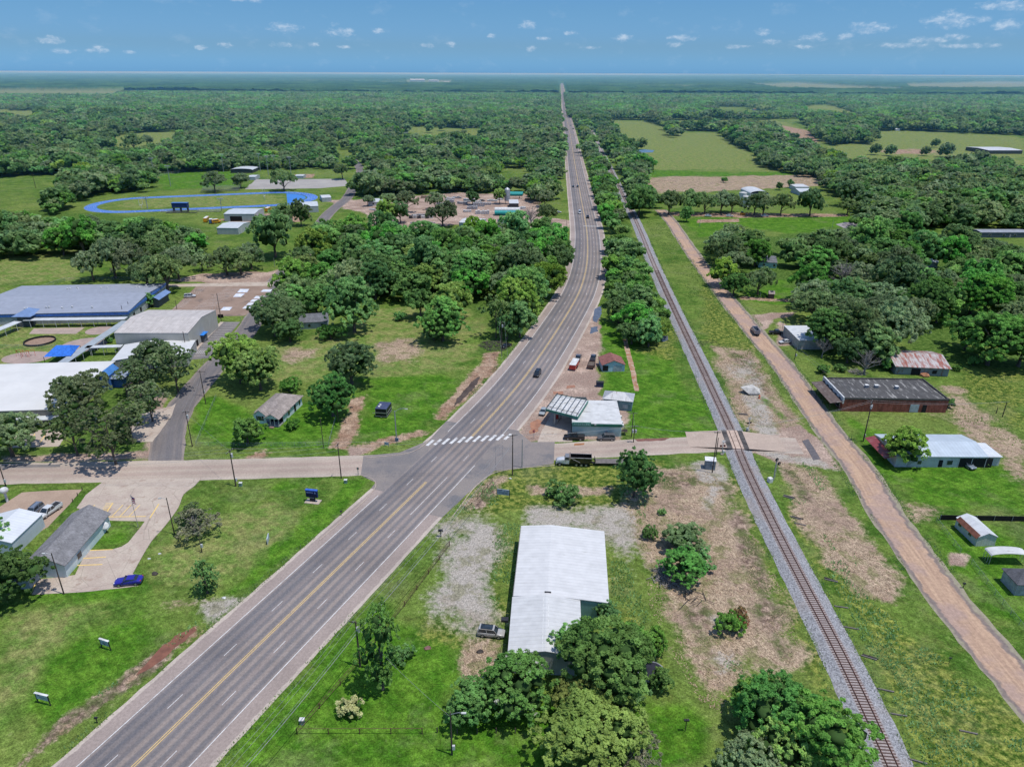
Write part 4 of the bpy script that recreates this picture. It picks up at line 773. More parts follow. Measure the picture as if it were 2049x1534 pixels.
for wi, (poly, sp, kinds, lab, grp, rk) in enumerate(WOODS):
    r = random.Random(wi+11)
    for x, y in fill(poly, sp, wi+1):
        if r.random() < (.05 if wi != 3 else .06) or vnoise(np.array([x]), np.array([y]), 30, 31)[0] > (.85 if wi != 3 else .84) or not clear_of_lines(x, y, sp*.3 if wi > 1 else -.5): continue
        if any((x-b.x)**2+(y-b.y)**2 < 170 for b in BLD_KEEP): continue
        if any((x-a)**2+(y-b)**2 < (rad*.75)**2 for a, b, rad in TREES): continue
        rad = sp*.5*r.uniform(.85, 1.4)*rk; cand.append((rad/math.hypot(y, H), x, y, rad, r.choice(kinds), lab, grp, r.uniform(.8, 1.3)))
cand.sort(reverse=True); NIND = max(0, 292-sum(1 for o in bpy.data.objects if o.type == 'EMPTY' and o.get('category') == 'tree'))
for c_ in cand[:NIND]: tree_at(c_[1], c_[2], c_[3], c_[4], c_[5], c_[6], c_[7])
LEFT = [(c_[1], c_[2], c_[3], {'oak': 0, 'elm': 1, 'dark': 2, 'lime': 3}[c_[4]]) for c_ in cand[NIND:]]
print('individual trees', len(TREES), 'left for the forest', len(LEFT))

# ================================================================== the far forest as one mass
def clear_poly(c):
    m = sum(b for a, b in c)/len(c); return [(p.x, p.y) for p in [P(a, b, 0 if b < m else 13.0) for a, b in c]]
def far_forest():
    r = np.random.RandomState(4); pts = []
    clear = [clear_poly(c) for c in CLEAR_PX]+[[(p.x, p.y) for p in P2([(95, 450), (160, 402), (195, 388), (306, 384), (306, 346), (705, 338), (705, 500), (400, 500), (400, 440), (300, 432)])]]
    def ok(x, y, m):
        k = np.ones(x.shape, bool)
        for c in clear: k &= sdist(x, y, c) < m
        for l, w in ((HWY, 15), (RAIL, 6.5), (SCHOOL, 6), (DIRT, 5)):
            lx = np.array([(q.x, q.y) for q in l if q.y > 200]); 
            if not len(lx): continue
            for i in range(len(lx)-1):
                a, b = lx[i], lx[i+1]; e = b-a; w_ = np.stack([x-a[0], y-a[1]], 1); t = np.clip((w_@e)/(e@e+1e-9), 0, 1); d = np.hypot(*(w_-t[:, None]*e).T); k &= d > w+(3 if m < 8 else 24)
        return k
    for y0, y1, sp, pat in ((372, 900, 10.0, 0), (900, 1700, 12.5, 0), (1700, 3600, 42, 1)):
        ny = int((y1-y0)/(sp*.9)); 
        for j in range(ny):
            y = y0+(j+.5)*sp*.9; hx = y*.80+60; n = int(2*hx/sp); xs = (np.arange(n)+.5*(j % 2))*sp-hx+r.uniform(-.38, .38, n)*sp; yy = y+r.uniform(-.38, .38, n)*sp
            k = ok(xs, yy, sp*.25); xs, yy = xs[k], yy[k]
            low = P(0, 430).y
            if y < 620:                                      # inside the surveyed part only beyond the named woods
                keep = np.ones(xs.shape, bool)
                for poly, *_ in WOODS: keep &= sdist(xs, yy, [(p.x, p.y) for p in [P(a_, b_, 6.5) for a_, b_ in poly]]) < 2
                lim = np.where(xs > 60, 372, 440); lim = np.where((xs > -130) & (xs < 60), 560, lim); lim = np.where(xs < -130, 500, lim); keep &= yy > np.where(xs > 60, 470, lim)
                xs, yy = xs[keep], yy[keep]
            if pat == 0: sc_mod = .72+.62*vnoise(xs, yy, 55, 41)
            fields = vnoise(xs*.55, yy, 300, 77)+.2*vnoise(xs, yy, 70, 78) > (1.0 if y > 800 else 1.4); xs, yy = xs[~fields], yy[~fields]
            if pat == 0: sc_mod = sc_mod[~fields]
            dens = vnoise(xs, yy, 70, 9); kk = (dens+.35*vnoise(xs, yy, 23, 19)) > (.30 if pat == 0 else -.1); xs, yy = xs[kk], yy[kk]
            sc = sp*.56*(.75+.75*r.rand(len(xs)))*sc_mod[kk] if pat == 0 else np.full(len(xs), 1.0)
            if pat == 1:
                for l, w in ((HWY, 17), (RAIL, 8)):
                    q_ = min(l, key=lambda q: abs(q.y-y))
                    for off in (-w-4, w+4, -w-14, w+14, -w-24, w+24):
                        for g_ in range(4): pts.append((q_.x+off+r.uniform(-3, 3), y+g_*9.5+r.uniform(-3, 3), 5.5+2*r.rand(), r.randint(0, 8), r.rand()*6.28))
            for a, b, c in zip(xs, yy, sc): pts.append((a, b, c, (r.randint(0, 8) if pat == 0 else 8+r.randint(0, 3)), r.rand()*6.28))
    for x, y, rad, k in LEFT: pts.append((x, y, rad, k*2, r.rand()*6.28))
    # hedges and tree groups on the open fields at the right
    for poly, sp in (([(1440, 262), (1500, 256), (1560, 262), (1600, 280), (1640, 300), (1700, 322), (1800, 335), (1830, 380), (1790, 395), (1720, 372), (1640, 338), (1525, 325), (1530, 300), (1480, 285)], 11), ([(1520, 300), (1640, 330), (1660, 345), (1600, 340), (1525, 322)], 12), ([(1640, 340), (1720, 350), (1830, 380), (1830, 430), (1760, 430), (1690, 385), (1660, 370)], 12),
                     ([(1320, 250), (1345, 256), (1330, 262), (1350, 268), (1360, 264)], 16), ([(1240, 286), (1250, 286), (1300, 340), (1290, 345), (1265, 345), (1232, 300)], 11), ([(1195, 250), (1212, 262), (1240, 286), (1222, 290), (1190, 255)], 11), ([(1620, 255), (1660, 250), (1700, 262), (1760, 270), (1740, 282), (1640, 275)], 16), ([(1850, 332), (1900, 318), (1980, 318), (2049, 340), (2049, 400), (1960, 380), (1900, 350)], 14), ([(1790, 395), (1960, 380), (2100, 400), (2100, 450), (1960, 445), (1820, 440)], 14)):
        for x, y in fill(poly, sp, int(sp*7+poly[0][0])):
            if r.rand() < (.9 if poly[0][0] < 1700 else .55): pts.append((x, y, sp*.5*(.8+.6*r.rand()), int(r.randint(0, 8)), r.rand()*6.28))
    for px, py, w in ((1362, 262, 7), (1390, 262, 7), (1283, 300, 8), (1750, 310, 7), (1780, 312, 7), (1850, 312, 6), (1890, 315, 9), (1870, 295, 6), (1805, 262, 7), (1840, 258, 8), (1905, 262, 8), (1930, 268, 8), (1675, 270, 9), (700, 296, 7), (690, 299, 7), (815, 268, 9), (860, 266, 8), (885, 262, 8), (930, 262, 7)):
        p = P(px, py); pts.append((p.x, p.y, w, 1, 0))
    pts = np.array(pts); n = len(pts); print('forest instances', n)
    me = bpy.data.meshes.new('far_forest'); me.vertices.add(n); co = np.zeros((n, 3), np.float32); co[:, :2] = pts[:, :2]; me.vertices.foreach_set('co', co.ravel())
    hz = np.where(pts[:, 3] >= 8, 1.0, 0)
    for nm, arr in (('sc', pts[:, 2]), ('rot', pts[:, 4])):
        me.attributes.new(nm, 'FLOAT', 'POINT').data.foreach_set('value', arr.astype(np.float32))
    me.attributes.new('idx', 'INT', 'POINT').data.foreach_set('value', pts[:, 3].astype(np.int32)); me.update()
    src = bpy.data.collections.new('forest_source'); rr = np.random.RandomState(1)
    ks = ['oak', 'oak', 'elm', 'elm', 'dark', 'dark', 'lime', 'oak']
    for i, k in enumerate(ks):
        m_, L = crown_mesh('forest_crown', LM[k], 200+i, 'round' if i % 3 else 'wide', 650, .15, 15, .82); o = bpy.data.objects.new('forest_%02d' % i, m_); src.objects.link(o)
    for i in range(3):                                    # patches of canopy for the far distance
        V = []; F = []; o0 = 0
        for j in range(16):
            v, f, _, _ = crown_arrays(300+i*20+j, 'round', 70, .3, 7, .85); s = rr.uniform(4.8, 7.5); a = (j % 4)*11-16.5+rr.uniform(-4, 4); b = (j//4)*11-16.5+rr.uniform(-4, 4)
            V.append(v*[s, s, s*rr.uniform(.8, 1.2)]+[a, b, 0]); F.append(f+o0); o0 += len(v)
        m_ = mesh_np('forest_patch', np.concatenate(V).astype(np.float32), np.concatenate(F).astype(np.int32)); m_.materials.append(LM[('dark', 'elm', 'oak')[i]]); o = bpy.data.objects.new('forest_%02d' % (8+i), m_); src.objects.link(o)
    o = bpy.data.objects.new('distant_forest', me); COL.objects.link(o); tag(o, 'endless woodland stretching from the fields to the horizon', 'forest', None, 'stuff')
    ng = bpy.data.node_groups.new('forest', 'GeometryNodeTree'); ng.interface.new_socket('Geometry', in_out='INPUT', socket_type='NodeSocketGeometry'); ng.interface.new_socket('Geometry', in_out='OUTPUT', socket_type='NodeSocketGeometry')
    N = ng.nodes.new; li = ng.links.new; gi = N('NodeGroupInput'); go = N('NodeGroupOutput'); ip = N('GeometryNodeInstanceOnPoints'); ci = N('GeometryNodeCollectionInfo'); ci.inputs[0].default_value = src; ci.inputs['Separate Children'].default_value = True; ci.inputs['Reset Children'].default_value = True
    def att(nm, ty): a = N('GeometryNodeInputNamedAttribute'); a.data_type = ty; a.inputs[0].default_value = nm; return a.outputs[0]
    cx_ = N('ShaderNodeCombineXYZ'); li(att('rot', 'FLOAT'), cx_.inputs[2]); cs = N('ShaderNodeCombineXYZ')
    s_ = att('sc', 'FLOAT'); [li(s_, cs.inputs[k]) for k in range(3)]
    li(gi.outputs[0], ip.inputs['Points']); li(ci.outputs[0], ip.inputs['Instance']); ip.inputs['Pick Instance'].default_value = True; li(att('idx', 'INT'), ip.inputs['Instance Index']); li(cx_.outputs[0], ip.inputs['Rotation']); li(cs.outputs[0], ip.inputs['Scale']); li(ip.outputs[0], go.inputs[0])
    md = o.modifiers.new('forest', 'NODES'); md.node_group = ng
far_forest()
# canopy sheet from 3.5 km to the horizon
def far_canopy():
    az = np.linspace(R(-48), R(48), 1100); ds = []; d = 3450.0
    while d < 32000: ds.append(d); d *= 1.0085
    D, A = np.meshgrid(np.array(ds), az, indexing='ij'); D = D/np.cos(A)*np.where(np.abs(A) < 9, 1, 1); X = D*np.sin(A); Y = D*np.cos(A); x, y = X.ravel(), Y.ravel(); r = np.random.RandomState(2)
    z = 8+vnoise(x, y, 22, 5)*6+vnoise(x, y, 90, 16)*7+vnoise(x, y, 500, 6)*9+r.rand(len(x))*4
    hill = np.clip((y-9000)/9000, 0, 1)*(vnoise(x, y, 4200, 12)*.5+vnoise(x, y, 1500, 14)*.25); z += hill*np.where(x > 0, 70*np.clip(x/9000, 0, 1)+22, 22)
    fld = vnoise(x*.35, y, 420, 21)+.25*vnoise(x, y, 90, 22); f = fld > 1.0
    for c in CLEAR_PX: f |= sdist(x, y, clear_poly(c)) > 0
    lx = [(q.x, q.y) for q in HWY if q.y > 3000]; e0_, e1_ = np.array(lx[0]), np.array(lx[-1]); e = (e1_-e0_)/np.linalg.norm(e1_-e0_); w = np.stack([x-e0_[0], y-e0_[1]], 1); dd = np.abs(w[:, 0]*e[1]-w[:, 1]*e[0]); road = (dd < 20) & (y < e1_[1]); 
    z = np.where(f, z*.0+.3, z); z = np.where(road, -1.0, z); nr, nc = X.shape
    i, j = np.meshgrid(np.arange(nr-1), np.arange(nc-1), indexing='ij'); a = (i*nc+j).ravel(); fc = np.stack([a, a+1, a+nc+1, a+nc], 1).astype(np.int32); me = mesh_np('far_woodland', np.stack([x, y, z], 1).astype(np.float32), fc)
    me.attributes.new('fld', 'FLOAT', 'POINT').data.foreach_set('value', f.astype(np.float32))
    t = NT('far_woodland_canopy'); pos = t.pos(); n = t.noise(pos, .05, 4, .7); l = t.noise(pos, .0022, 4, .6); c = t.mix(t.ss(n, .35, .65), (.02, .055, .017), (.05, .105, .032)); c = t.mix(t.ss(l, .45, .6, 0, .5), c, (.06, .11, .034))
    c = t.scale(c, t.ss(t.noise(pos, .0045, 4, .65), .35, .65, .55, 1.35)); c = t.mix(t.ss(t.noise(pos, .0011, 3, .6), .58, .68, 0, .4), c, (.08, .125, .045))
    c = t.mix(t.attr('fld'), c, t.mix(t.ss(n, .3, .7), (.13, .18, .06), (.2, .2, .1))); me.materials.append(t.fin_d(c)); o = bpy.data.objects.new('far_woodland', me); COL.objects.link(o); tag(o, 'hazy tree canopy reaching the horizon', 'forest', None, 'stuff')
far_canopy()
# ================================================================== buildings
def fit(a, b, c, h, d=None):
    """front-left, front-right, back-right corner pixels of the eaves at height h (a may be None when back-left d is given)"""
    B = P(*b, h); C = P(*c, h)
    if a is None: D = P(*d, h); A = B+(D-C)
    else: A = P(*a, h)
    u = (B-A); L = u.length; u.normalize(); v = Vector((-u.y, u.x, 0)); W_ = max(1.0, (C-B).dot(v)); return A, math.atan2(u.y, u.x), L, W_
def windows(root, L, W_, spec, off=.04, trim=None):
    """spec: (side, pos, z, w, h, kind); side S front, N back, E right, W left; pos = metres along the side"""
    for side, p, z, w, h, kind in spec:
        d = {'S': (p, -off, 0), 'N': (p, W_+off, 0), 'E': (L+off, p, math.pi/2), 'W': (-off, p, math.pi/2)}[side]
        if kind in ('window', 'big'):
            f = MB().box(d[0], d[1], z-.06, w+.16, .08, h+.12, d[2]).build('window', trim or mk('white_trim', (.62, .62, .6)), root); MB().box(d[0], d[1], z, w, .14, h, d[2]).build('pane', glass(), f)
        elif kind == 'door': MB().box(d[0], d[1], z, w, .12, h, d[2]).build('door', mk('door_paint', (.3, .28, .26), .6), root)
        elif kind == 'dark': MB().box(d[0], d[1], z, w, .12, h, d[2]).build('opening', mk('dark_opening_and_shade', (.015, .015, .017), .8), root)
        elif kind == 'shutterdoor': MB().box(d[0], d[1], z, w, .12, h, d[2]).build('roller_door', ribbed('roller_door', (.5, .5, .49), .3, 2), root)
        elif kind == 'panel': MB().box(d[0], d[1], z, w, .1, h, d[2]).build('wall_panel', mk('grey_panel', (.36, .4, .42), .6), root)
def gable_roof(mb, x0, x1, y0, y1, z, rise, axis, fr=.5, t=.14, zl=0.0, zr=0.0):
    """axis 'x' ridge along x ; fr ridge position across"""
    if axis == 'x':
        ym = y0+(y1-y0)*fr; q1 = [(x0, y0, z+zl), (x1, y0, z+zl), (x1, ym, z+rise), (x0, ym, z+rise)]; q2 = [(x0, ym, z+rise), (x1, ym, z+rise), (x1, y1, z+zr), (x0, y1, z+zr)]
    else:
        xm = x0+(x1-x0)*fr; q1 = [(x0, y0, z+zl), (xm, y0, z+rise), (xm, y1, z+rise), (x0, y1, z+zl)]; q2 = [(xm, y0, z+rise), (x1, y0, z+zr), (x1, y1, z+zr), (xm, y1, z+rise)]
    mb.slabq(q1, t); mb.slabq(q2, t); return mb
def building(name, label, cat, a, b, c, h, wall, roof, kind='gable', axis='x', rise=1.2, over=.35, d=None, win=(), fr=.5, wallh=None, zl=0, zr=0, group=None, extra=None, L_=None, W__=None):
    A, rz, L, W_ = fit(a, b, c, h, d); L = L_ or L; W_ = W__ or W_
    t = thing(name, label, cat, (A.x, A.y, 0), rz, group); wh = h-.08; o = over
    m = MB(); x0, x1, y0, y1 = o, L-o, o, W_-o
    if kind in ('gable',):
        if axis == 'x':
            ym = y0+(y1-y0)*fr; m.add([(x0, y0, 0), (x1, y0, 0), (x1, y1, 0), (x0, y1, 0), (x0, y0, wh+zl), (x1, y0, wh+zl), (x1, y1, wh+zr), (x0, y1, wh+zr), (x0, ym, h+rise-.16), (x1, ym, h+rise-.16)], [(0, 1, 5, 4), (2, 3, 7, 6), (1, 2, 6, 9, 5), (3, 0, 4, 8, 7)])
        else:
            xm = x0+(x1-x0)*fr; m.add([(x0, y0, 0), (x1, y0, 0), (x1, y1, 0), (x0, y1, 0), (x0, y0, wh+zl), (x1, y0, wh+zr), (x1, y1, wh+zr), (x0, y1, wh+zl), (xm, y0, h+rise-.16), (xm, y1, h+rise-.16)], [(0, 1, 5, 8, 4), (2, 3, 7, 9, 6), (1, 2, 6, 5), (3, 0, 4, 7)])
        m.build('wall', wall, t); gable_roof(MB(), 0, L, 0, W_, h, rise, axis, fr, .14, zl, zr).build('roof', roof, t)
    elif kind == 'hip':
        m.box(L/2, W_/2, 0, L-2*o, W_-2*o, wh).build('wall', wall, t); k = min(L, W_)/2*.98; r = MB()
        if L >= W_: p, q = (k, W_/2, h+rise), (L-k, W_/2, h+rise)
        else: p, q = (L/2, k, h+rise), (L/2, W_-k, h+rise)
        vs = [(0, 0, h), (L, 0, h), (L, W_, h), (0, W_, h), p, q, (0, 0, h-.12), (L, 0, h-.12), (L, W_, h-.12), (0, W_, h-.12)]
        fs = ([(0, 1, 5, 4), (1, 2, 5), (2, 3, 4, 5), (3, 0, 4)] if L >= W_ else [(0, 1, 4), (1, 2, 5, 4), (2, 3, 5), (3, 0, 4, 5)])+[(6, 7, 1, 0), (7, 8, 2, 1), (8, 9, 3, 2), (9, 6, 0, 3), (9, 8, 7, 6)]
        r.add(vs, fs).build('roof', roof, t)
    elif kind == 'flat':
        m.box(L/2, W_/2, 0, L-2*o, W_-2*o, wh).build('wall', wall, t); MB().box(L/2, W_/2, h-.06, L-.02, W_-.02, .14).build('roof', roof, t)
    elif kind == 'shed':
        m.add([(x0, y0, 0), (x1, y0, 0), (x1, y1, 0), (x0, y1, 0), (x0, y0, wh), (x1, y0, wh), (x1, y1, wh+rise), (x0, y1, wh+rise)], [(0, 1, 5, 4), (2, 3, 7, 6), (1, 2, 6, 5), (3, 0, 4, 7)]).build('wall', wall, t)
        MB().slabq([(0, 0, h), (L, 0, h), (L, W_, h+rise), (0, W_, h+rise)], .12).build('roof', roof, t)
    elif kind == 'arch':
        r = MB(); n = 10; pts = [(L/2-L/2*math.cos(math.pi*i/n), h+rise*math.sin(math.pi*i/n)) for i in range(n+1)]
        for i in range(n): r.slabq([(pts[i][0], 0, pts[i][1]), (pts[i+1][0], 0, pts[i+1][1]), (pts[i+1][0], W_, pts[i+1][1]), (pts[i][0], W_, pts[i][1])], .08)
        r.build('roof', roof, t, True)
        if wall: MB().prism([(x0, y0), (x1, y0), (x1, y1), (x0, y1)], 0, h).build('wall', wall, t)
        else:
            for x in (.15, L-.15):
                for k in range(4): MB().cyl(x, .2+(W_-.4)*k/3, 0, .05, h, 6).build('post', mk('galvanised_post', (.5, .5, .5), .5, .3), t)
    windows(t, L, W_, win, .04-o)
    if extra: extra(t, L, W_)
    return t, L, W_
white_roof = ribbed('white_metal_roof', (.57, .565, .555), .9, 1, .5, stain=(.43, .42, .4), amt=.12, var=.07); wall_teal = ribbed('teal_metal_siding', (.17, .33, .33), .35, 0)
M_trim = mk('white_trim', (.62, .62, .6)); M_drk = mk('dark_metal', (.05, .05, .055), .5, .4)
def ex_main(t, L, W_):
    MB().box(L*.36, W_*.04, 4.95, 1.2, .35, .12).build('roof_vent', M_drk, t); m = MB()
    m.box(-.06, W_/2, 4.32, .1, W_, .14); m.build('gutter', mk('grey_gutter', (.2, .2, .2)), t)
building('metal_building', 'large white-roofed metal building with a low annex on gravel in the foreground', 'building', (1027, 1192), (1219.4, 1202.8), (1209.5, 1059.5), 4.4, wall_teal, white_roof, 'gable', 'y', .6, .1, fr=.36, zr=-.35, extra=ex_main,
         win=[('S', 16.3, 1.0, 1.5, 1.6, 'dark'), ('S', 18.6, 1.0, 1.4, 1.6, 'dark'), ('W', 6, 0, 3, 3, 'shutterdoor')])
A_, rz_, L1, W1 = fit((1015.5, 1307), (1166, 1314), (1162.4, 1197.4), 4.2)
def ex_annex(t, L, W_):
    MB().box(L*.5, W_/2, 5.1, 1.0, W_-.2, .06).build('ridge_cap', M_trim, t); m = MB(); m.tube([(-.5, 3.2, 3.2), (-1.2, 3.3, 3.0), (-1.5, 3.2, 1.6), (-1.3, 3.2, 1.3)], .03); m.box(-1.1, 9.5, 2.7, 1.3, .9, .5); m.build('wall_mounted_unit', M_drk, t)
building('metal_annex', 'older ribbed white-roofed annex attached in front of the large white metal building', 'building', (1015.5, 1307), (1166, 1314), (1162.4, 1199), 4.32, ribbed('annex_siding', (.5, .5, .48), .35, 0), ribbed('aged_white_roof', (.53, .53, .52), .9, 1, .55, stain=(.45, .45, .43), amt=.25, var=.1), 'gable', 'y', .9, .1, extra=ex_annex)
# --- petrol station
def ex_store(t, L, W_):
    g = mk('dark_green_band', (.015, .12, .075), .5); MB().box(L/2, -.1, 3.15, L+.1, .25, .65).build('green_band', g, t)
    s = MB().box(2.6, -.3, 3.3, 5.2, .2, 1.15).build('sign_board', mk('faded_green_board', (.10, .27, .2), .6), t); m = MB()
    for i, w in enumerate((.5, .35, .5, .3, .45, .35, .5, .4)): m.box(.7+i*.55, -.42, 3.7, w*.7, .02, .4)
    m.build('faded_lettering', mk('faded_letter', (.28, .45, .38)), s)
    MB().box(6.4, -.25, 3.6, .5, .25, .5).build('wall_lamp', M_trim, t); m = MB()
    for x, y in ((L+.5, 3.5), (L+.5, 5.2), (L+.5, 9)): m.box(x, y, 1.4, .7, .9, .8)
    m.build('air_conditioner', M_trim, t)
    m = MB(); m.box(.6, W_-.1, 4.0, .08, .08, 1.0); m.box(4.5, W_-.1, 4.0, .08, .08, 1.0); m.box(2.5, W_-.1, 4.25, 4.6, .12, .75); m.build('back_sign_frame', mk('weathered_sign_back', (.16, .18, .18), .7), t)
    m = MB(); m.box(L+1.0, 1.0, 0, .1, .1, 2.2); m.box(L+1.0, 2.4, 0, .1, .1, 2.2); m.box(L+.9, 1.7, 1.1, 1.5, 1.6, .1); m.box(L+.9, 1.0, 1.15, 1.5, .06, .8); m.build('side_stairs', mk('weathered_timber', (.2, .16, .13)), t)
building('petrol_station', 'pale green petrol station shop with a white ribbed roof and dark green front band', 'shop', (1145, 847), (1245.5, 849), (1238, 802), 3.9, ribbed('pale_green_siding', (.45, .60, .54), .3, 2, var=.1), ribbed('store_roof', (.58, .58, .565), .8, 1, .6, stain=(.3, .29, .27), amt=.35), 'flat', over=.15, extra=ex_store, win=[('S', 9.6, .8, .8, 1.0, 'panel'), ('W', 3, 0, 1.2, 2.2, 'dark'), ('W', 6, .9, 3, 1.5, 'window')])
cn = [P(1092, 818, 5), P(1156, 834, 5), P(1177, 801, 5), P(1114, 789, 5)]; cen = sum(cn, Vector())/4
can = thing('pump_canopy', 'flat white petrol pump canopy with dark steel trusses on top and a green fascia', 'canopy', (cen.x, cen.y, 0)); lq = [q-Vector((cen.x, cen.y, 0)) for q in cn]
MB().slabq(lq, .12).build('roof', mk('canopy_roof', (.58, .58, .57), .6, stain=(.35, .34, .3)), can)
m = MB()
for i in range(4):
    a, b = lq[i], lq[(i+1) % 4]; d = (b-a).normalized(); n = Vector((d.y, -d.x, 0))*.06; m.slabq([a-n+Vector((0, 0, .08)), b-n+Vector((0, 0, .08)), b+n+Vector((0, 0, .08)), a+n+Vector((0, 0, .08))], .75)
m.build('fascia', mk('green_fascia', (.05, .2, .15), .6), can)
for i in range(7):
    t_ = (i+.15)/6.4; a = lq[0].lerp(lq[1], t_)+Vector((0, 0, .55)); b = lq[3].lerp(lq[2], t_)+Vector((0, 0, .55)); m = MB().tube([a, b], .09, 4); m.tube([a-Vector((0, 0, .5)), a], .05, 4); m.tube([b-Vector((0, 0, .5)), b], .05, 4)
    if i == 0:
        for k in range(8): m.tube([a.lerp(b, k/8)+Vector((0, 0, -.05)), lq[0].lerp(lq[1], .16).lerp(lq[3].lerp(lq[2], .16), (k+.5)/8)+Vector((0, 0, .5))], .04, 4)
    m.build('truss_beam', mk('truss_steel', (.11, .12, .12), .5, .3), can)
m = MB().tube([lq[0].lerp(lq[3], .08)+Vector((0, 0, .6)), lq[1].lerp(lq[2], .08)+Vector((0, 0, .6))], .09, 4); m.tube([lq[0].lerp(lq[3], .92)+Vector((0, 0, .6)), lq[1].lerp(lq[2], .92)+Vector((0, 0, .6))], .09, 4); m.build('cross_beam', M_drk, can)
pk_ = thing('fuel_pump', 'old fuel pump on its kerbed island under the petrol canopy', 'fuel pump', P(1115, 840, 0)); MB().box(0, 0, .02, 1.3, 4.2, .2, -.35).build('island', M_conc, pk_, bevel=.05); MB().box(0, .6, .22, .6, .9, 1.5, -.35).build('pump_body', mk('pump_red', (.4, .04, .03)), pk_); MB().box(0, .6, 1.73, .66, .96, .18, -.35).build('pump_top', M_trim, pk_)
for nm, px in (('canopy_column', (1109, 850)), ('canopy_column', (1122, 832))):
    q = P(*px, 0)-Vector((cen.x, cen.y, 0)); MB().box(q.x, q.y, 0, .3, .3, 4.85).build('column', mk('beige_column', (.42, .4, .34)), can)
building('tin_roofed_shed', 'small hip-roofed tin shed behind the petrol station shop', 'shed', (1205, 797.5), (1267, 804), (1270, 787), 3.3, mk('blue_grey_board', (.2, .29, .31)), ribbed('weathered_tin', (.50, .50, .5), .5, 0, .45, .3, stain=(.25, .22, .2), amt=.3), 'hip', rise=1.5, win=[('S', 7, .8, 1.6, 1.3, 'panel')])
building('small_house', 'little pale blue house with a faded red roof beside the store lawn', 'house', (1204.5, 731), (1252.5, 730), (1253, 713), 2.5, ribbed('pale_blue_siding', (.42, .56, .62), .25, 2, var=.08), shingle('faded_red_shingle', (.26, .115, .10)), 'gable', 'y', 1.7, .3, win=[('S', 1.3, .3, 1.9, 2.0, 'dark'), ('S', 5.5, .02, 3, 2.2, 'panel')])
# --- right side
def ex_brick(t, L, W_):
    p = mk('parapet_coping', (.08, .075, .07), .8); m = MB(); m.box(L/2, .1, 4.0, L, .35, .55); m.box(L-.1, W_/2, 4.0, .35, W_, .55); m.box(L/2, W_-.1, 4.0, L, .35, .55); m.build('parapet', p, t)
    f = MB().box(-.05, W_/2, 2.7, .45, W_+.6, 2.1).build('facade', mk('white_facade', (.55, .56, .56), .7, stain=(.25, .22, .2)), t)
    for i in range(5): MB().box(-.3, 1.8+i*(W_-3)/4, 3.35, .06, 1.1, .5).build('facade_vent', M_drk, f)
    aw = MB().slabq([(-4.0, -.6, 3.0), (-.2, -.6, 3.5), (-.2, W_-.4, 3.5), (-4.0, W_-.4, 3.0)], .16).build('awning', mk('brown_awning', (.12, .09, .08), .8, stain=(.3, .28, .26), stain_amt=.3), t)
    for y in (0, W_/3, 2*W_/3, W_-1): MB().cyl(-3.7, y, 0, .07, 2.9, 6).build('awning_post', M_drk, t)
    for x, y in ((L*.335, W_*.56), (L*.43, W_*.56), (L*.62, W_*.52)):
        u_ = MB().box(x, y, 4.15, .95, .95, .85).build('roof_unit', mk('unit_body', (.3, .3, .3)), t); MB().box(x, y, 5.0, 1.1, 1.1, .1).build('unit_cap', M_trim, u_)
building('brick_building', 'long red brick commercial building with a black flat roof and a white parapet front', 'building', (1688, 798), (1899, 801), (1857, 760), 4.1, brick('red_brick'), ribbed('black_felt_roof', (.085, .082, .08), 1.1, 0, .9, stain=(.32, .31, .29), amt=.42, var=.25), 'flat', over=.02, extra=ex_brick, win=[('S', 21.5, .1, 2.6, 2.6, 'panel'), ('S', 24.5, .1, 1.2, 2.4, 'dark'), ('W', 3, .5, 2.5, 2, 'big'), ('W', 8, .5, 2.5, 2, 'big')])
building('rusty_barn', 'long barn with a rust-streaked tin roof behind the brick building', 'barn', (1792, 733), (1905, 738), (1894.5, 704), 3.0, ribbed('grey_tin_wall', (.24, .27, .3), .5, 0, .5, .2, stain=(.2, .1, .07)), ribbed('rust_tin_roof', (.46, .44, .43), .65, 0, .6, .15, stain=(.26, .07, .045), amt=.85), 'gable', 'x', 2.0, .5, win=[('S', 7, 0, 2.8, 2.4, 'dark'), ('S', 13, .8, 1.4, 1.2, 'dark')])
def ex_long(t, L, W_):
    MB().slabq([(-2.6, .5, 2.4), (-.05, .5, 3.1), (-.05, W_-.5, 3.1), (-2.6, W_-.5, 2.4)], .08).build('red_awning', ribbed('red_tin', (.24, .05, .05), .4, 1, stain=(.35, .2, .18)), t)
    for x in (L*.7, L*.84, L-.2): MB().cyl(x, .3, 0, .07, 3.0, 6).build('carport_post', M_trim, t)
    MB().box(L+2.0, W_*.38, 0, 4.2, W_*.55, 2.7).build('side_extension', ribbed('white_siding', (.55, .56, .55), .3, 2), t); MB().box(L+2.0, W_*.38, 2.72, 4.6, W_*.62, .1).build('side_roof', ribbed('pale_tin_roof', (.62, .64, .66), .6, 0), t)
building('long_metal_building', 'long low building with a pale blue-grey metal roof, red awning and open carport', 'building', (1794, 913), (1979, 914), (1936, 869), 3.3, ribbed('white_board_wall', (.55, .56, .55), .3, 2, stain=(.3, .3, .27)), ribbed('blue_grey_metal_roof', (.45, .51, .56), .9, 0, .4, var=.08), 'gable', 'x', 1.2, .4, extra=ex_long,
         win=[('S', 6.5, .9, 1.0, 1.0, 'window'), ('S', 12, .1, 1.0, 2.0, 'dark'), ('S', 14.3, .8, 1.4, 1.2, 'window'), ('S', 21, .05, 8.5, 2.6, 'dark')])
def ex_shed(t, L, W_): MB().slabq([(-.5, -.2, 2.25), (.3, -.2, 3.1), (.3, W_*.9, 3.1), (-.5, W_*.9, 2.25)], .06).build('rusty_roof_strip', mk('rust_patch', (.2, .08, .05)), t)
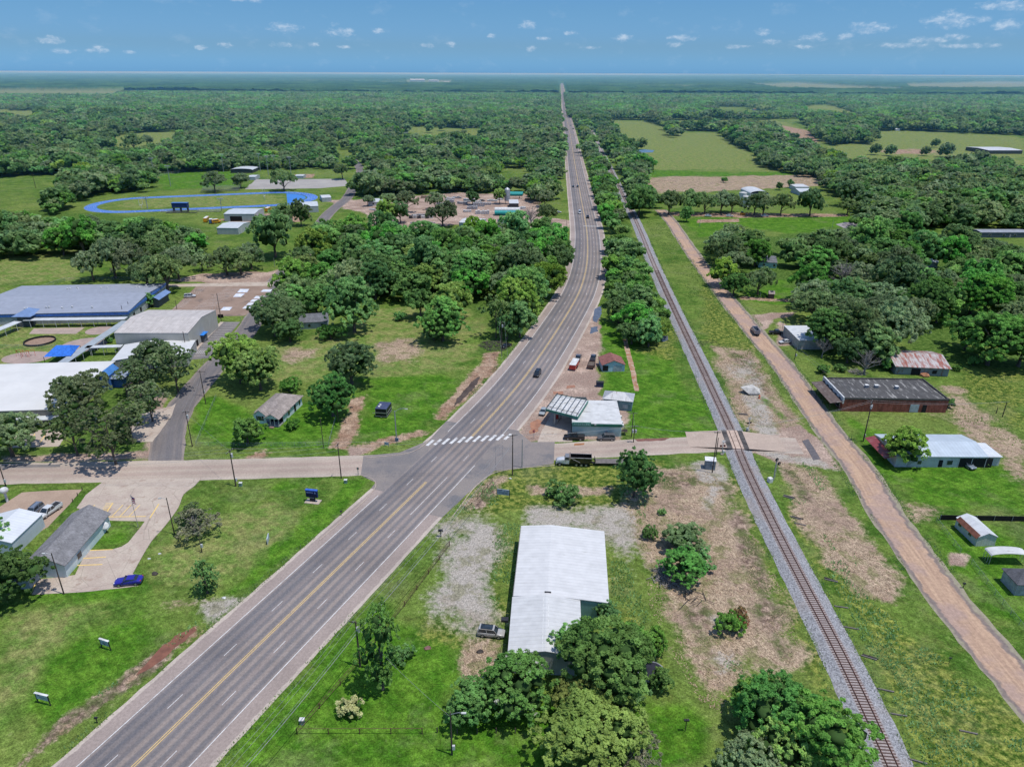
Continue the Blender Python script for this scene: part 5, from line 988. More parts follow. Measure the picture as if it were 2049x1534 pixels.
building('garden_shed', 'white wooden garden shed with a metal barn roof on the fenced lawn', 'shed', (1957, 1075), (1998, 1074), (1966, 1033), 2.4, ribbed('shed_boards', (.52, .54, .5), .6, 0, var=.1), ribbed('shed_tin', (.62, .63, .63), .5, 1, .4), 'gable', 'y', 1.0, .15, extra=ex_shed, win=[('W', 2.5, 1.1, .9, .7, 'window'), ('W', 6, 1.1, .9, .7, 'window')])
building('carport', 'open carport with a pale curved metal roof at the right edge', 'carport', (1984, 1112), (2062, 1114), (2052, 1099), 2.3, None, ribbed('carport_tin', (.6, .6, .58), .4, 1, .4, stain=(.35, .33, .3), amt=.3), 'arch', rise=.7)
building('grey_house', 'dark grey shingled house cut by the right edge beside the fenced lawn', 'house', (2036, 1170), (2120, 1172), (2105, 1138), 2.8, mk('grey_house_wall', (.35, .36, .36)), shingle('dark_grey_shingle', (.12, .12, .13)), 'hip', rise=1.8)
building('white_roofed_office', 'white flat-roofed building half hidden by trees beside the parked sedans', 'building', (1599, 681), (1665, 681), (1636, 653), 3.6, mk('office_wall', (.4, .38, .35)), ribbed('office_roof', (.58, .59, .59), .6, 1), 'shed', rise=.4, over=.1)
# --- school
M_bt = mk('blue_trim', (.06, .16, .45), .5)
def ex_school(t, L, W_):
    MB().box(L/2, .15, 3.2, L, .2, 1.0).build('blue_fascia', M_bt, t); MB().box(L-.05, W_/2, 3.7, .2, W_, 1.0).build('blue_fascia', M_bt, t)
    rr = random.Random(3)
    for i in range(16):
        x = L*(.30+.66*rr.random()); y = W_*rr.choice((.12, .14, .8, .85, .78)); MB().cyl(x, y, 4.9+min(y, W_-y)*.035, .35, .5, 8).build('roof_vent', M_trim, t)
building('school_wing', 'very long school wing with a flat blue-grey metal roof and blue trim', 'school', None, (257, 623), (326, 566.5), 4.6, mk('school_wall', (.42, .43, .42)), ribbed('school_grey_roof', (.30, .32, .37), 1.0, 1, .5, var=.1), 'gable', 'x', 1.4, .3, d=(37, 572), extra=ex_school, win=[('S', x_, .9, 2.2, 1.5, 'dark') for x_ in (66, 74, 82, 90, 98)]+[('E', 5, .9, 1.6, 1.6, 'dark'), ('E', 12, .9, 1.6, 1.6, 'dark')])
building('school_porch', 'small blue pyramid roof over the school walkway junction', 'porch', (22, 634), (60, 634), (55, 619), 4.4, mk('porch_wall', (.1, .11, .12)), ribbed('blue_metal_roof', (.17, .26, .45), .5, 0, .5), 'hip', rise=2.0, over=1.2)
building('school_porch', 'blue-roofed entrance porch at the right end of the long school wing', 'porch', (298, 600), (318, 600), (324, 584), 3.6, mk('porch_wall', (.1, .11, .12)), ribbed('blue_metal_roof', (.17, .26, .45), .5, 0, .5), 'gable', 'y', 1.2, over=1.0)
building('gymnasium', 'tall beige school gymnasium with a pale curved metal roof', 'building', (227.5, 666), (376, 666), (424, 620), 7.2, ribbed('gym_siding', (.42, .41, .37), .5, 0, var=.07), ribbed('gym_roof', (.50, .46, .43), .8, 0, .7, stain=(.36, .32, .29), amt=.45), 'gable', 'x', 1.6, .05, win=[('E', 6, .05, 1.6, 2.2, 'dark'), ('E', 14, .05, 1.0, 2.2, 'dark')])
building('awning', 'small bright blue awning on posts at the side of the gymnasium', 'awning', (389, 670), (407, 671), (409, 664), 3.0, mk('porch_wall', (.1, .11, .12)), mk('bright_blue_sheet', (.03, .2, .6), .5), 'shed', rise=.3, over=.5)
building('gym_annex', 'low white-roofed annex in front of the school gymnasium, seen between tree crowns', 'building', (222, 722), (373, 712), (378, 681), 3.9, mk('annex_wall', (.38, .38, .36)), ribbed('annex_white_roof', (.58, .58, .57), .7, 1, var=.06), 'gable', 'y', .9, .1, fr=.35)
building('school_hall', 'huge bright white roofed school hall at the left edge', 'school', None, (122, 818), (229, 722), 4.8, ribbed('brown_school_wall', (.24, .21, .18), 2.4, 0, var=.1), mk('white_membrane_roof', (.60, .59, .565), .6, var=.06, sc=.15), 'gable', 'x', .8, .2, d=(-60, 730), win=[('S', x_, .1, 1.1, 2.3, 'dark') for x_ in (42, 50)]+[('S', x_, .2, .6, 3.4, 'panel') for x_ in (38, 46, 54)])
building('school_porch', 'blue gabled dormer at the corner of the huge white school roof', 'porch', (196, 752), (217, 752), (222, 736), 4.8, M_bt, ribbed('bright_blue_roof', (.06, .2, .5), .5, 0, .5), 'gable', 'y', 1.6, over=.2)
building('school_porch', 'grey-blue entrance canopy between the oak and the school gym annex', 'porch', (214, 758), (246, 758), (254, 742), 3.4, M_bt, ribbed('grey_blue_roof', (.26, .31, .38), .5, 0, .5), 'hip', rise=.8, over=1.0)
building('school_porch', 'small reddish-brown roof beside the pines at the school entrance', 'porch', (246, 775), (276, 775), (280, 763), 3.2, mk('brown_wall', (.2, .15, .12)), shingle('rose_shingle', (.34, .2, .17)), 'hip', rise=.8, over=.3)
def walkway(label, pts, w, h, roofm):
    a, b = P(*pts[0], h), P(*pts[1], h); d = b-a; L = d.length; t = thing('covered_walkway', label, 'walkway', (a.x, a.y, 0), math.atan2(d.y, d.x)); MB().box(L/2, 0, h-.1, L, w, .16).build('roof', roofm, t); k = max(3, min(40, int(L/4.5)))
    for i in range(k):
        for y in (-w/2+.15, w/2-.15): MB().box(L*(i+.5)/k, y, 0, .12, .12, h-.1).build('post', M_trim, t)
M_wk = ribbed('walkway_roof', (.58, .6, .6), .5, 0); M_wg = ribbed('walkway_grey_roof', (.36, .4, .42), .5, 0)
walkway('long white-roofed covered walkway in front of the long school wing', ((50, 639), (252, 636.5)), 3.2, 3, M_wk); walkway('white covered walkway leaving the blue pyramid porch towards the left edge', ((-60, 682), (36, 643)), 3.4, 3, M_wk)
walkway('grey covered walkway running diagonally past the playground to the gym', ((118, 730), (252, 642)), 3.4, 3, M_wg); walkway('short white covered walkway between the diagonal one and the gym annex', ((172, 694), (244, 692)), 2.6, 3, M_wk); walkway('white covered walkway along the front wall of the huge white school roof', ((20, 838), (118, 835)), 2.8, 2.8, M_wk)
sq = [P(87, 714, 3.2), P(120, 692, 3.2), P(160, 691, 3.2), P(142, 712, 3.2)]; c0 = sum(sq, Vector())/4; t = thing('shade_sail', 'bright blue fabric shade over the school playground', 'shade canopy', (c0.x, c0.y, 0)); q = [p-Vector((c0.x, c0.y, 0)) for p in sq]; e0_, e1_ = q[0].lerp(q[1], .5)+Vector((0, 0, 2.2)), q[3].lerp(q[2], .5)+Vector((0, 0, 2.2))
e0_ = e0_.lerp(e1_, .25); e1_ = e1_.lerp(e0_, .25); MB().add([*q, e0_, e1_], [(0, 3, 5, 4), (3, 2, 5), (2, 1, 4, 5), (1, 0, 4)]).build('canopy', mk('blue_fabric', (.03, .16, .6), .7), t)
for p in q: MB().cyl(p.x, p.y, 0, .1, 3.2, 8).build('post', M_drk, t)
t = thing('playset', 'climbing frame with slide under the blue shade', 'playset', P(136, 708, 0)); MB().box(0, 0, 1.2, 2, 2, .1).build('platform', M_drk, t); MB().slabq([(1, -.4, 1.3), (4, -.4, .2), (4, .4, .2), (1, .4, 1.3)], .08).build('slide', M_bt, t)
for x, y in ((-.9, -.9), (.9, -.9), (-.9, .9), (.9, .9)): MB().cyl(x, y, 0, .06, 2.4, 6).build('post', M_drk, t)
c0 = P(80, 684, 0); t = thing('play_ring', 'black low-walled round play pen on the school lawn', 'play ring', c0); m = MB(); n = 28; r0 = 5.3
vs = [(r0*math.cos(2*math.pi*i/n)*k, r0*math.sin(2*math.pi*i/n)*k, z) for k, z in ((1, 0), (1, .7), (.95, .7), (.95, 0)) for i in range(n)]; m.add(vs, [(r*n+i, r*n+(i+1) % n, (r+1)*n+(i+1) % n, (r+1)*n+i) for r in range(3) for i in range(n)]); m.build('ring_wall', mk('black_rubber', (.02, .02, .022), .8), t); MB().poly([(4.9*math.cos(2*math.pi*i/n), 4.9*math.sin(2*math.pi*i/n), .06) for i in range(n)]).build('sand_floor', mk('sand_floor', (.3, .2, .14)), t)
for i, (x, y) in enumerate(((42, 712), (52, 714), (63, 712))):
    t = thing('swing_frame', 'red swing frame on the schoolyard gravel pad', 'swing', P(x, y, 0), .3*i, 'red playground frames'); m = MB()
    for sx in (-1.2, 1.2): m.tube([(sx, -.8, 0), (sx, 0, 2.2)], .05, 5); m.tube([(sx, .8, 0), (sx, 0, 2.2)], .05, 5)
    m.tube([(-1.2, 0, 2.2), (1.2, 0, 2.2)], .05, 5); m.build('frame', mk('playground_red', (.5, .09, .05)), t); MB().box(0, 0, .5, .5, .2, .05).build('seat', M_drk, t)
# --- houses left
def ex_church(t, L, W_):
    MB().box(L*.12, -1.4, 0, 3.6, 3.2, 2.2).build('side_porch', mk('porch_grey', (.42, .45, .46)), t); MB().slabq([(-1.0, -3.2, 2.3), (L*.32, -3.2, 2.3), (L*.32, .6, 3.1), (-1.0, .6, 3.1)], .12).build('porch_roof', shingle('grey_shingle', (.215, .21, .215)), t)
    for x, y in ((L*.35, W_*.1), (L*.6, W_*.5)): MB().cyl(x, y, 3.9, .08, .9, 6).build('vent_pipe', M_drk, t)
building('shingled_hall', 'long grey shingled hall with blue-grey walls beside the church parking', 'building', (42, 1133), (129.5, 1132), (209, 1026), 3.1, ribbed('blue_grey_siding', (.58, .66, .66), .25, 2, var=.06), shingle('grey_shingle', (.215, .21, .215)), 'gable', 'y', 2.3, .45, extra=ex_church, win=[('E', 5.5, 1.0, 1.5, 1.2, 'window'), ('S', 3.4, 1.2, .8, .9, 'window')])
building('metal_building', 'pale metal building cut by the left edge beside the white pickup', 'building', (-70, 1086), (23, 1086), (72.5, 1027), 3.4, ribbed('pale_blue_metal', (.50, .55, .60), .4, 1, var=.06), ribbed('pale_metal_roof', (.58, .60, .62), .8, 1, .4, var=.05), 'gable', 'y', 1.4, .15)
def ex_house(t, L, W_):
    sd = ribbed('sky_blue_siding', (.60, .70, .74), .22, 2, var=.06); rf = shingle('taupe_shingle', (.32, .275, .25))
    for x, w, dep, name in ((L*.26, L*.42, 1.6, 'front_gable'), (L*.74, L*.46, 3.0, 'porch_gable')):
        g = MB(); y0 = -dep+.4
        if name == 'front_gable': g.add([(x-w/2, y0, 0), (x+w/2, y0, 0), (x+w/2, 2, 0), (x-w/2, 2, 0), (x-w/2, y0, 2.75), (x+w/2, y0, 2.75), (x, y0, 4.2), (x, 3.5, 4.2)], [(0, 1, 5, 6, 4), (1, 2, 5), (3, 0, 4)])
        else: g.add([(x-w/2, y0, 2.5), (x+w/2, y0, 2.5), (x, y0, 3.9), (x-w/2, y0, 2.75), (x+w/2, y0, 2.75)], [(0, 1, 4, 2, 3)])
        g.build(name, sd, t); r = MB(); z0, z1 = 2.78, 4.35 if name == 'front_gable' else 4.1
        r.slabq([(x-w/2-.3, y0-.35, z0-.1), (x, y0-.35, z1), (x, 4.5, z1), (x-w/2-.3, 4.5, z0-.1)], .12); r.slabq([(x, y0-.35, z1), (x+w/2+.3, y0-.35, z0-.1), (x+w/2+.3, 4.5, z0-.1), (x, 4.5, z1)], .12); r.build('gable_roof', rf, t)
    x = L*.74; 
    for dx in (-L*.21, -L*.07, L*.07, L*.21): MB().box(x+dx, -2.4, 0, .16, .16, 2.6).build('porch_post', M_trim, t)
    MB().box(x, -1.2, .0, L*.44, 2.8, .35).build('porch_floor', mk('porch_boards', (.3, .3, .3)), t); MB().box(x, .25, .35, L*.4, .1, 2.1).build('painted_porch_shade', mk('dark_opening_and_shade', (.015, .015, .017), .8), t); MB().box(x, -3.1, 0, 1.3, 1.0, .2).build('porch_steps', mk('step_brick', (.25, .16, .13)), t)  # dark panel behind the posts: shade under the porch put into colour
    for dx in (-.9, .9): MB().box(L*.26+dx, -1.27, 1.0, .35, .1, 1.4).build('shutter', M_drk, t)
    w_f = MB().box(L*.26, -1.27, 1.0, 1.2, .1, 1.4).build('window', M_trim, t); MB().box(L*.26, -1.31, 1.05, 1.05, .1, 1.3).build('pane', glass(), w_f)
building('blue_house', 'pale blue house with a taupe hipped roof and columned front porch on a bright lawn', 'house', (508, 824), (567, 829), (595, 790), 2.9, ribbed('sky_blue_siding', (.60, .70, .74), .22, 2, var=.06), shingle('taupe_shingle', (.32, .275, .25)), 'hip', rise=2.4, over=.5, extra=ex_house, win=[('E', 4, .9, .9, 1.3, 'window'), ('E', 8, .2, 1.0, 2.0, 'dark'), ('E', 11, .9, .9, 1.3, 'window')])
building('grey_roofed_house', 'low grey-roofed house half hidden by bushes at the field edge', 'house', (597, 646), (656, 643), (655, 626), 2.9, mk('pale_wall', (.42, .46, .48)), shingle('slate_shingle', (.16, .165, .18)), 'gable', 'x', 1.9, .4, win=[('S', 4, .9, 1, 1.1, 'window'), ('S', 9, .9, 1, 1.1, 'window'), ('S', 13, .1, 1, 2, 'door')])
# --- far left sports ground
gm = ribbed('pale_grey_metal', (.40, .43, .43), .5, 0, var=.08); gr = ribbed('pale_grey_roof', (.50, .53, .54), .7, 0, .5, var=.08)
building('bus_barn', 'grey metal bus barn with a lean-to beside the running track', 'building', (447, 428), (509, 428), (521, 417), 5, gm, gr, 'gable', 'x', .8, .1, win=[('S', 30, 0, 6, 4, 'shutterdoor'), ('S', 44, 0, 4, 3.6, 'shutterdoor'), ('S', 8, 0, 8, 3.4, 'dark')])
building('field_shed', 'pale grey metal shed on the grass in front of the bus barn', 'shed', (433, 456), (476, 456.5), (488, 444), 4, gm, gr, 'gable', 'x', 1.0, .1, win=[('E', 5, 0, 3, 3, 'shutterdoor')])
building('field_house', 'pale grey field house at the right end of the running track', 'building', (592, 414), (637, 412), (645, 402), 4.5, gm, gr, 'gable', 'x', 1.2, .1); building('field_shed', 'small white-roofed shed right of the running track', 'shed', (644, 396), (663, 395), (667, 389), 3.2, gm, ribbed('office_roof', (.58, .59, .59), .6, 1), 'gable', 'x', .8, .1)
building('dugout', 'long low dugout with an arched grey roof by the ball field', 'dugout', (460, 340), (505, 340), (503, 335), 3.2, mk('dark_opening_and_shade2', (.06, .06, .06)), gr, 'arch', rise=1.2); building('field_shed', 'small grey hut between the ball field and the gravel lot', 'shed', (495, 354), (511, 354), (515, 350), 3, gm, gr, 'gable', 'x', .6, .1); building('field_shed', 'tiny hut on the baseball dirt infield', 'shed', (590, 352), (607, 352), (608, 349), 2.5, gm, gr, 'gable', 'x', .5, .1)
t = thing('press_box', 'dark blue press box raised above the track bleachers', 'press box', P(363, 424, 0), .03); MB().box(0, 0, 3.2, 11, 3.5, 3.2).build('cabin', mk('navy_cabin', (.02, .05, .16)), t); MB().box(0, 0, 6.42, 11.4, 3.9, .2).build('roof', M_bt, t); m = MB()
for x in (-5, 0, 5): m.box(x, 0, 0, .3, 3, 3.2)
m.build('support', M_drk, t)
def bleach(px, L, n, label, rz=.0, col=(.5, .5, .5)):
    t = thing('bleachers', label, 'bleachers', P(*px, 0), rz); 
    for i in range(n): MB().box(0, i*.8, .3+i*.4, L, .5, .08).build('bench_row', mk('bleacher_%d' % int(col[0]*100), col, .5, .4), t)
    MB().box(-L/2+.2, n*.4, 0, .2, n*.8, .3).build('side_frame', M_drk, t)
bleach((363, 427), 22, 5, 'dark bleachers under the blue press box', 0, (.1, .1, .12)); bleach((341, 425), 15, 4, 'silver bleachers left of the blue press box'); bleach((417, 424), 17, 4, 'silver bleachers right of the blue press box'); bleach((440, 382), 32, 9, 'wide grey home stand above the far track straight', 0, (.33, .33, .34))
for i, (a, b) in enumerate(((284, 418), (530, 400))):
    t = thing('goal_post', ('left', 'right')[i]+' white goal post on the football pitch', 'goal post', P(a, b, 0), 1.57+.05); MB().tube([(0, 0, 0), (0, 0, 3)], .15, 6).tube([(-2.8, 0, 3), (2.8, 0, 3)], .12, 6).tube([(-2.8, 0, 3), (-2.8, 0, 9)], .1, 6).tube([(2.8, 0, 3), (2.8, 0, 9)], .1, 6).build('frame', M_trim, t)
# --- works yard
building('white_house', 'small white house at the left end of the works yard', 'house', (736, 404), (770, 404), (772, 398), 3, mk('white_wall', (.6, .61, .6)), gr, 'gable', 'x', 1.5, .2, win=[('S', 4, 1, 1.2, 1.2, 'window'), ('S', 9, 1, 1.2, 1.2, 'window')])
building('yard_shed', 'long white-roofed shed at the front of the works yard', 'shed', (918, 445), (961, 447), (957, 437), 3.6, mk('pale_wall', (.42, .46, .48)), ribbed('office_roof', (.58, .59, .59), .6, 1), 'gable', 'x', .8, .1); building('yard_shed', 'low white-roofed canopy by the silo in the works yard', 'shed', (1019, 407), (1038, 407), (1040, 400), 4, mk('dark_opening_and_shade2', (.06, .06, .06)), ribbed('office_roof', (.58, .59, .59), .6, 1), 'shed', rise=.3, over=.1)
building('grey_house', 'grey-roofed house partly hidden in front of the works yard', 'house', (995, 449), (1016, 449), (1014, 439), 3, mk('pale_wall', (.42, .46, .48)), shingle('slate_shingle', (.16, .165, .18)), 'hip', rise=2)
building('grey_house', 'dark roof almost buried in the trees below the works yard', 'house', (985, 462), (1020, 462), (1020, 450), 3, mk('pale_wall', (.42, .46, .48)), shingle('dark_grey_shingle', (.12, .12, .13)), 'hip', rise=2.2)
t = thing('silo', 'tall grey cement silo in the works yard', 'silo', P(1015, 408, 0)); MB().cyl(0, 0, 2.5, 2.2, 8.5, 16).build('drum', mk('silo_steel', (.42, .44, .45), .5, .3), t, True); MB().cyl(0, 0, 11, 2.2, 1.4, 16, .5).build('cap', mk('silo_steel', (.42, .44, .45), .5, .3), t)
for x, y in ((-1.5, -1.5), (1.5, -1.5), (1.5, 1.5), (-1.5, 1.5)): MB().box(x, y, 0, .3, .3, 2.6).build('leg', M_drk, t)
M_tl = mk('teal_paint', (.02, .3, .28), .5)
for i, (a, b, L) in enumerate(((1025, 392, 18), (1026, 397, 16))):
    t = thing('storage_tank', ('rear', 'front')[i]+' long teal tank behind the silo of the works yard', 'tank', P(a, b, 0)); MB().tube([(-L/2, 0, 2.2+i), (L/2, 0, 2.2+i)], 1.3, 12).build('drum', M_tl, t, True); MB().box(-L/3, 0, 0, .6, 2, 1.4).box(L/3, 0, 0, .6, 2, 1.4).build('cradle', M_drk, t)
t = thing('tanker', 'big white and teal tank trailer in the middle of the works yard', 'tanker', P(1015, 430, 0)); MB().tube([(-9, 0, 3.4), (9, 0, 3.4)], 1.9, 14).build('white_tank', M_trim, t, True); MB().tube([(-9, -2.6, 1.9), (9, -2.6, 1.9)], 1.5, 14).build('teal_tank', M_tl, t, True); MB().box(0, 0, .5, 17, 2.4, .6).build('chassis', M_drk, t)
m = [mk('block_grey', (.33, .33, .34), .9), mk('block_dark', (.08, .08, .085), .9), mk('block_pale', (.5, .5, .49), .9), mk('pallet_wood', (.3, .22, .15), .9)]
rr = random.Random(12)
def stack(px, sx, sy, sz, mi, label, grp, rz=0):
    t = thing('block_stack', label, 'stack', P(*px, 0), rz, grp); n = max(2, int(sx/1.5))
    for i in range(n): MB().box(-sx/2+sx*(i+.5)/n, rr.uniform(-.2, .2), 0, sx/n*.86, sy*rr.uniform(.8, 1), sz*rr.uniform(.7, 1.1)).build('block', m[mi], t)
for k, (x, y) in enumerate([(822+i*8.2, 437-(i % 2)*.4) for i in range(6)]): stack((x, y), 2.6, 2.2, 2.2, 2 if k % 2 else 1, 'black and white concrete pens in a row at the works yard edge', 'pens in a row')
for k, (x, y) in enumerate([(828+i*9, 431) for i in range(5)]+[(826+i*10, 447) for i in range(5)]): stack((x, y), 3.5, 1.5, 1.0, 0, 'low stack of grey blocks near the pens', 'grey block stacks by the pens')
for k, (x, y, sx, sz) in enumerate([(885, 410, 9, 2), (900, 405, 7, 2.4), (925, 408, 8, 2), (940, 402, 10, 1.6), (955, 406, 6, 1.8), (975, 410, 6, 2), (945, 418, 8, 2.2), (935, 424, 6, 1.6), (965, 428, 10, 2.6), (985, 403, 8, 1.5), (1000, 400, 6, 1.3), (958, 413, 9, 3.2), (900, 398, 8, 1.4), (870, 394, 8, 1.5), (850, 396, 6, 2), (1060, 400, 8, 1.4), (1075, 408, 6, 1.3), (1045, 418, 5, 1.6)]): stack((x, y), sx, 3, sz, rr.choice((0, 0, 2, 2, 1, 3)), 'pile of concrete goods in the middle of the works yard', 'concrete goods in the works yard', rr.uniform(-.3, .3))
for i in range(5): stack((743+i*7, 420+i % 2), 3.2, 2, 1.2, 2, 'pale block stack near the white house', 'pale stacks near the white house')
# --- far right
for i, (x, y, h_) in enumerate(((1484, 409, 9), (1492, 413, 7.5))):
    t = thing('water_tank', ('taller', 'shorter')[i]+' white cylindrical tank behind the park oaks', 'tank', P(x, y, 0)); MB().cyl(0, 0, 0, 3.0, h_, 18).build('drum', M_trim, t, True); MB().cyl(0, 0, h_, 3.0, .7, 18, .3).build('cap', mk('tank_cap', (.5, .5, .48)), t)
building('arched_shed', 'white arched metal shed behind the tanks', 'shed', (1501, 388), (1538, 388), (1540, 379), 3.2, mk('white_wall', (.6, .61, .6)), ribbed('office_roof', (.58, .59, .59), .6, 1), 'arch', rise=2.4, over=.1); building('white_house', 'white flat-roofed cabin beyond the park oaks', 'house', (1592, 374), (1620, 374), (1622, 369), 3, mk('white_wall', (.6, .61, .6)), ribbed('office_roof', (.58, .59, .59), .6, 1), 'shed', rise=.4); building('grey_house', 'grey-roofed house just below the white cabin beyond the park oaks', 'house', (1600, 384), (1630, 384), (1631, 377), 3, mk('pale_wall', (.42, .46, .48)), gr, 'gable', 'x', 1.6)
building('mobile_home', 'long dark grey mobile home with white windows at the right edge', 'mobile home', (1963, 465), (2062, 465), (2060, 458.5), 3.4, ribbed('charcoal_siding', (.07, .09, .11), .3, 2), ribbed('grey_home_roof', (.3, .31, .33), .5, 0), 'gable', 'x', .6, .15, win=[('S', 6, 1, 1.6, 1.2, 'window'), ('S', 15, 1, 1.6, 1.2, 'window'), ('S', 19, .2, 1, 2, 'door'), ('S', 22, 1, 1.4, 1.2, 'window')])
building('cattle_barn', 'long open-sided barn with a white roof on the distant pasture', 'barn', (1979, 301), (2047, 301), (2043, 294), 4.5, mk('dark_opening_and_shade2', (.06, .06, .06)), ribbed('office_roof', (.58, .59, .59), .6, 1), 'gable', 'x', 1, .1)
building('teal_house', 'pale teal house hidden behind trees along the dirt road', 'house', (1518, 524), (1556, 526), (1552, 512), 3, mk('teal_wall', (.3, .48, .46)), shingle('slate_shingle', (.16, .165, .18)), 'gable', 'x', 1.6, .2, win=[('S', 3, 1, 1, 1.2, 'window'), ('S', 8, 1, 1, 1.2, 'window')])
building('garden_shed', 'little shingled shack on the lawn beside the dirt road', 'shed', (1538, 588), (1551, 589), (1557, 583), 2.2, mk('dark_boards', (.1, .08, .07)), shingle('taupe_shingle', (.32, .275, .25)), 'gable', 'x', .9, .2); building('brown_house', 'brown-roofed house among the trees right of the lawn', 'house', (1627, 583), (1650, 584), (1653, 574), 3, mk('pale_wall', (.42, .46, .48)), shingle('rose_shingle2', (.2, .15, .14)), 'gable', 'y', 1.8)
building('white_house', 'white-walled trailer home glimpsed between the oaks', 'house', (1691, 583), (1708, 584), (1709, 578), 2.8, mk('white_wall', (.6, .61, .6)), gr, 'gable', 'x', .7); building('grey_house', 'pale roof between the trees near the right wood clearing', 'house', (1855, 525), (1880, 525), (1881, 518), 2.8, mk('pale_wall', (.42, .46, .48)), gr, 'gable', 'x', 1); building('brown_house', 'dark roofed house left of the hidden street at the upper right', 'house', (1866, 363), (1900, 363), (1900, 355), 3.2, mk('pale_wall', (.42, .46, .48)), shingle('dark_grey_shingle', (.12, .12, .13)), 'hip', rise=2.4); building('grey_house', 'grey house cut by the right edge beyond the mobile home', 'house', (2033, 373), (2075, 373), (2072, 363), 3.2, mk('pale_wall', (.42, .46, .48)), shingle('slate_shingle', (.16, .165, .18)), 'hip', rise=2.2)
for i, (x, y, w, lab) in enumerate([(1023, 148.6, 60, 'far white water tank on the horizon left of the highway'), (835, 163.5, 160, 'long white sheds far off on the left'), (868, 163.5, 110, 'second of the long white sheds far off on the left'), (893, 166, 60, 'small white shed right of the long far sheds'), (1325, 155, 70, 'white building on the horizon right of the highway'), (1345, 165, 30, 'tiny white house in the far wood right of the highway'), (1418, 171, 60, 'white sheds far off right of the highway'), (1438, 170.5, 50, 'second white shed far off right of the highway'), (1515, 221, 26, 'tan-roofed farm shed beyond the fields'), (1535, 220, 22, 'white-roofed farm shed beyond the fields'), (1548, 222, 16, 'small farm shed beside the tan-roofed ones'), (1578, 215, 10, 'tiny white barn on the green pasture'),
     (1275, 231, 18, 'red-roofed house at the far edge of the hayfield'), (893, 233, 16, 'white house in the trees left of the highway'), (875, 240, 14, 'grey house in the trees left of the white one'), (935, 256, 24, 'long grey house beyond the small clearing'), (1090, 251, 14, 'white house near the highway in the far wood'), (800, 260, 22, 'brown-roofed house at the left end of the small clearing'), (810, 266, 12, 'white shed in front of the brown-roofed house'), (175, 282, 18, 'white-roofed barn left of the round field'), (54, 282, 8, 'tiny shed in the wood at the far left'), (105, 220, 20, 'farm roof beside the narrow far field'), (1052, 270, 12, 'pale roof in the wood just left of the highway'), (1860, 251, 16, 'farmhouse roof at the edge of the upper right wood'), (1880, 250, 14, 'second farmhouse roof at the upper right wood'), (1795, 262, 8, 'tiny white hut on the right pasture'), (1675, 252, 9, 'tiny white house by the middle hedge')]):
    p = P(x, y, 0); h = max(3, w*.12); t = thing('distant_building', lab, 'building', p, rr.uniform(-.3, .3)); MB().box(0, 0, 0, w*.96, w*.5, h).build('wall', M_trim if i % 3 else mk('pale_wall', (.42, .46, .48)), t); rm = mk('distant_roof', (.6, .6, .58)) if 'red' not in lab and 'brown' not in lab and 'tan' not in lab else mk('distant_red_roof', (.35, .16, .11))
    gable_roof(MB(), -w/2, w/2, -w*.27, w*.27, h, h*.4, 'x').build('roof', rm, t)
for i, (x, y, h) in enumerate(((1021, 151, 160), (1886, 147, 260))):
    p = P(x, 156, 0); t = thing('radio_mast', ('thin mast on the horizon left of the highway', 'thin mast on the horizon at the far right')[i], 'mast', p); MB().tube([(0, 0, 0), (0, 0, h)], [3, 1.2], 5).build('mast', mk('mast_steel', (.35, .36, .38)), t)
# ================================================================== vehicles
M_tyre = mk('tyre_rubber', (.018, .018, .02), .85); M_rim = mk('wheel_rim', (.42, .42, .43), .35, .6, var=.1); M_plastic = mk('black_plastic', (.03, .03, .032), .6); M_head = mk('headlight_lens', (.7, .7, .68), .15); M_tail = mk('taillight_lens', (.45, .015, .015), .25)
def wheel(t, x, y, r=.36, w=.24):
    o = MB().tube([(x, y-w/2, r), (x, y+w/2, r)], r, 16).build('wheel', M_tyre, t, True); s = 1 if y > 0 else -1; MB().tube([(x, y+s*w*.42, r), (x, y+s*(w*.5+.02), r)], r*.6, 12).build('rim', M_rim, o)
def loft(mb, st, n=5):
    """stations (x, zb, zt, hw, tuck): rounded box sections along x"""
    rows = []
    for x, zb, zt, hw, tk in st:
        h = zt-zb; rows.append([(x, -hw*.9, zb), (x, -hw, zb+h*.25), (x, -hw, zb+h*.62), (x, -hw*(1-tk*.5), zt-h*.08), (x, -hw*(1-tk)*.9, zt), (x, hw*(1-tk)*.9, zt), (x, hw*(1-tk*.5), zt-h*.08), (x, hw, zb+h*.62), (x, hw, zb+h*.25), (x, hw*.9, zb)])
    m = 10; vs = [p for r in rows for p in r]; fs = [(i*m+k, (i+1)*m+k, (i+1)*m+(k+1) % m, i*m+(k+1) % m) for i in range(len(rows)-1) for k in range(m)]
    fs += [tuple(range(m)), tuple((len(rows)-1)*m+k for k in range(m))[::-1]]; return mb.add(vs, fs)
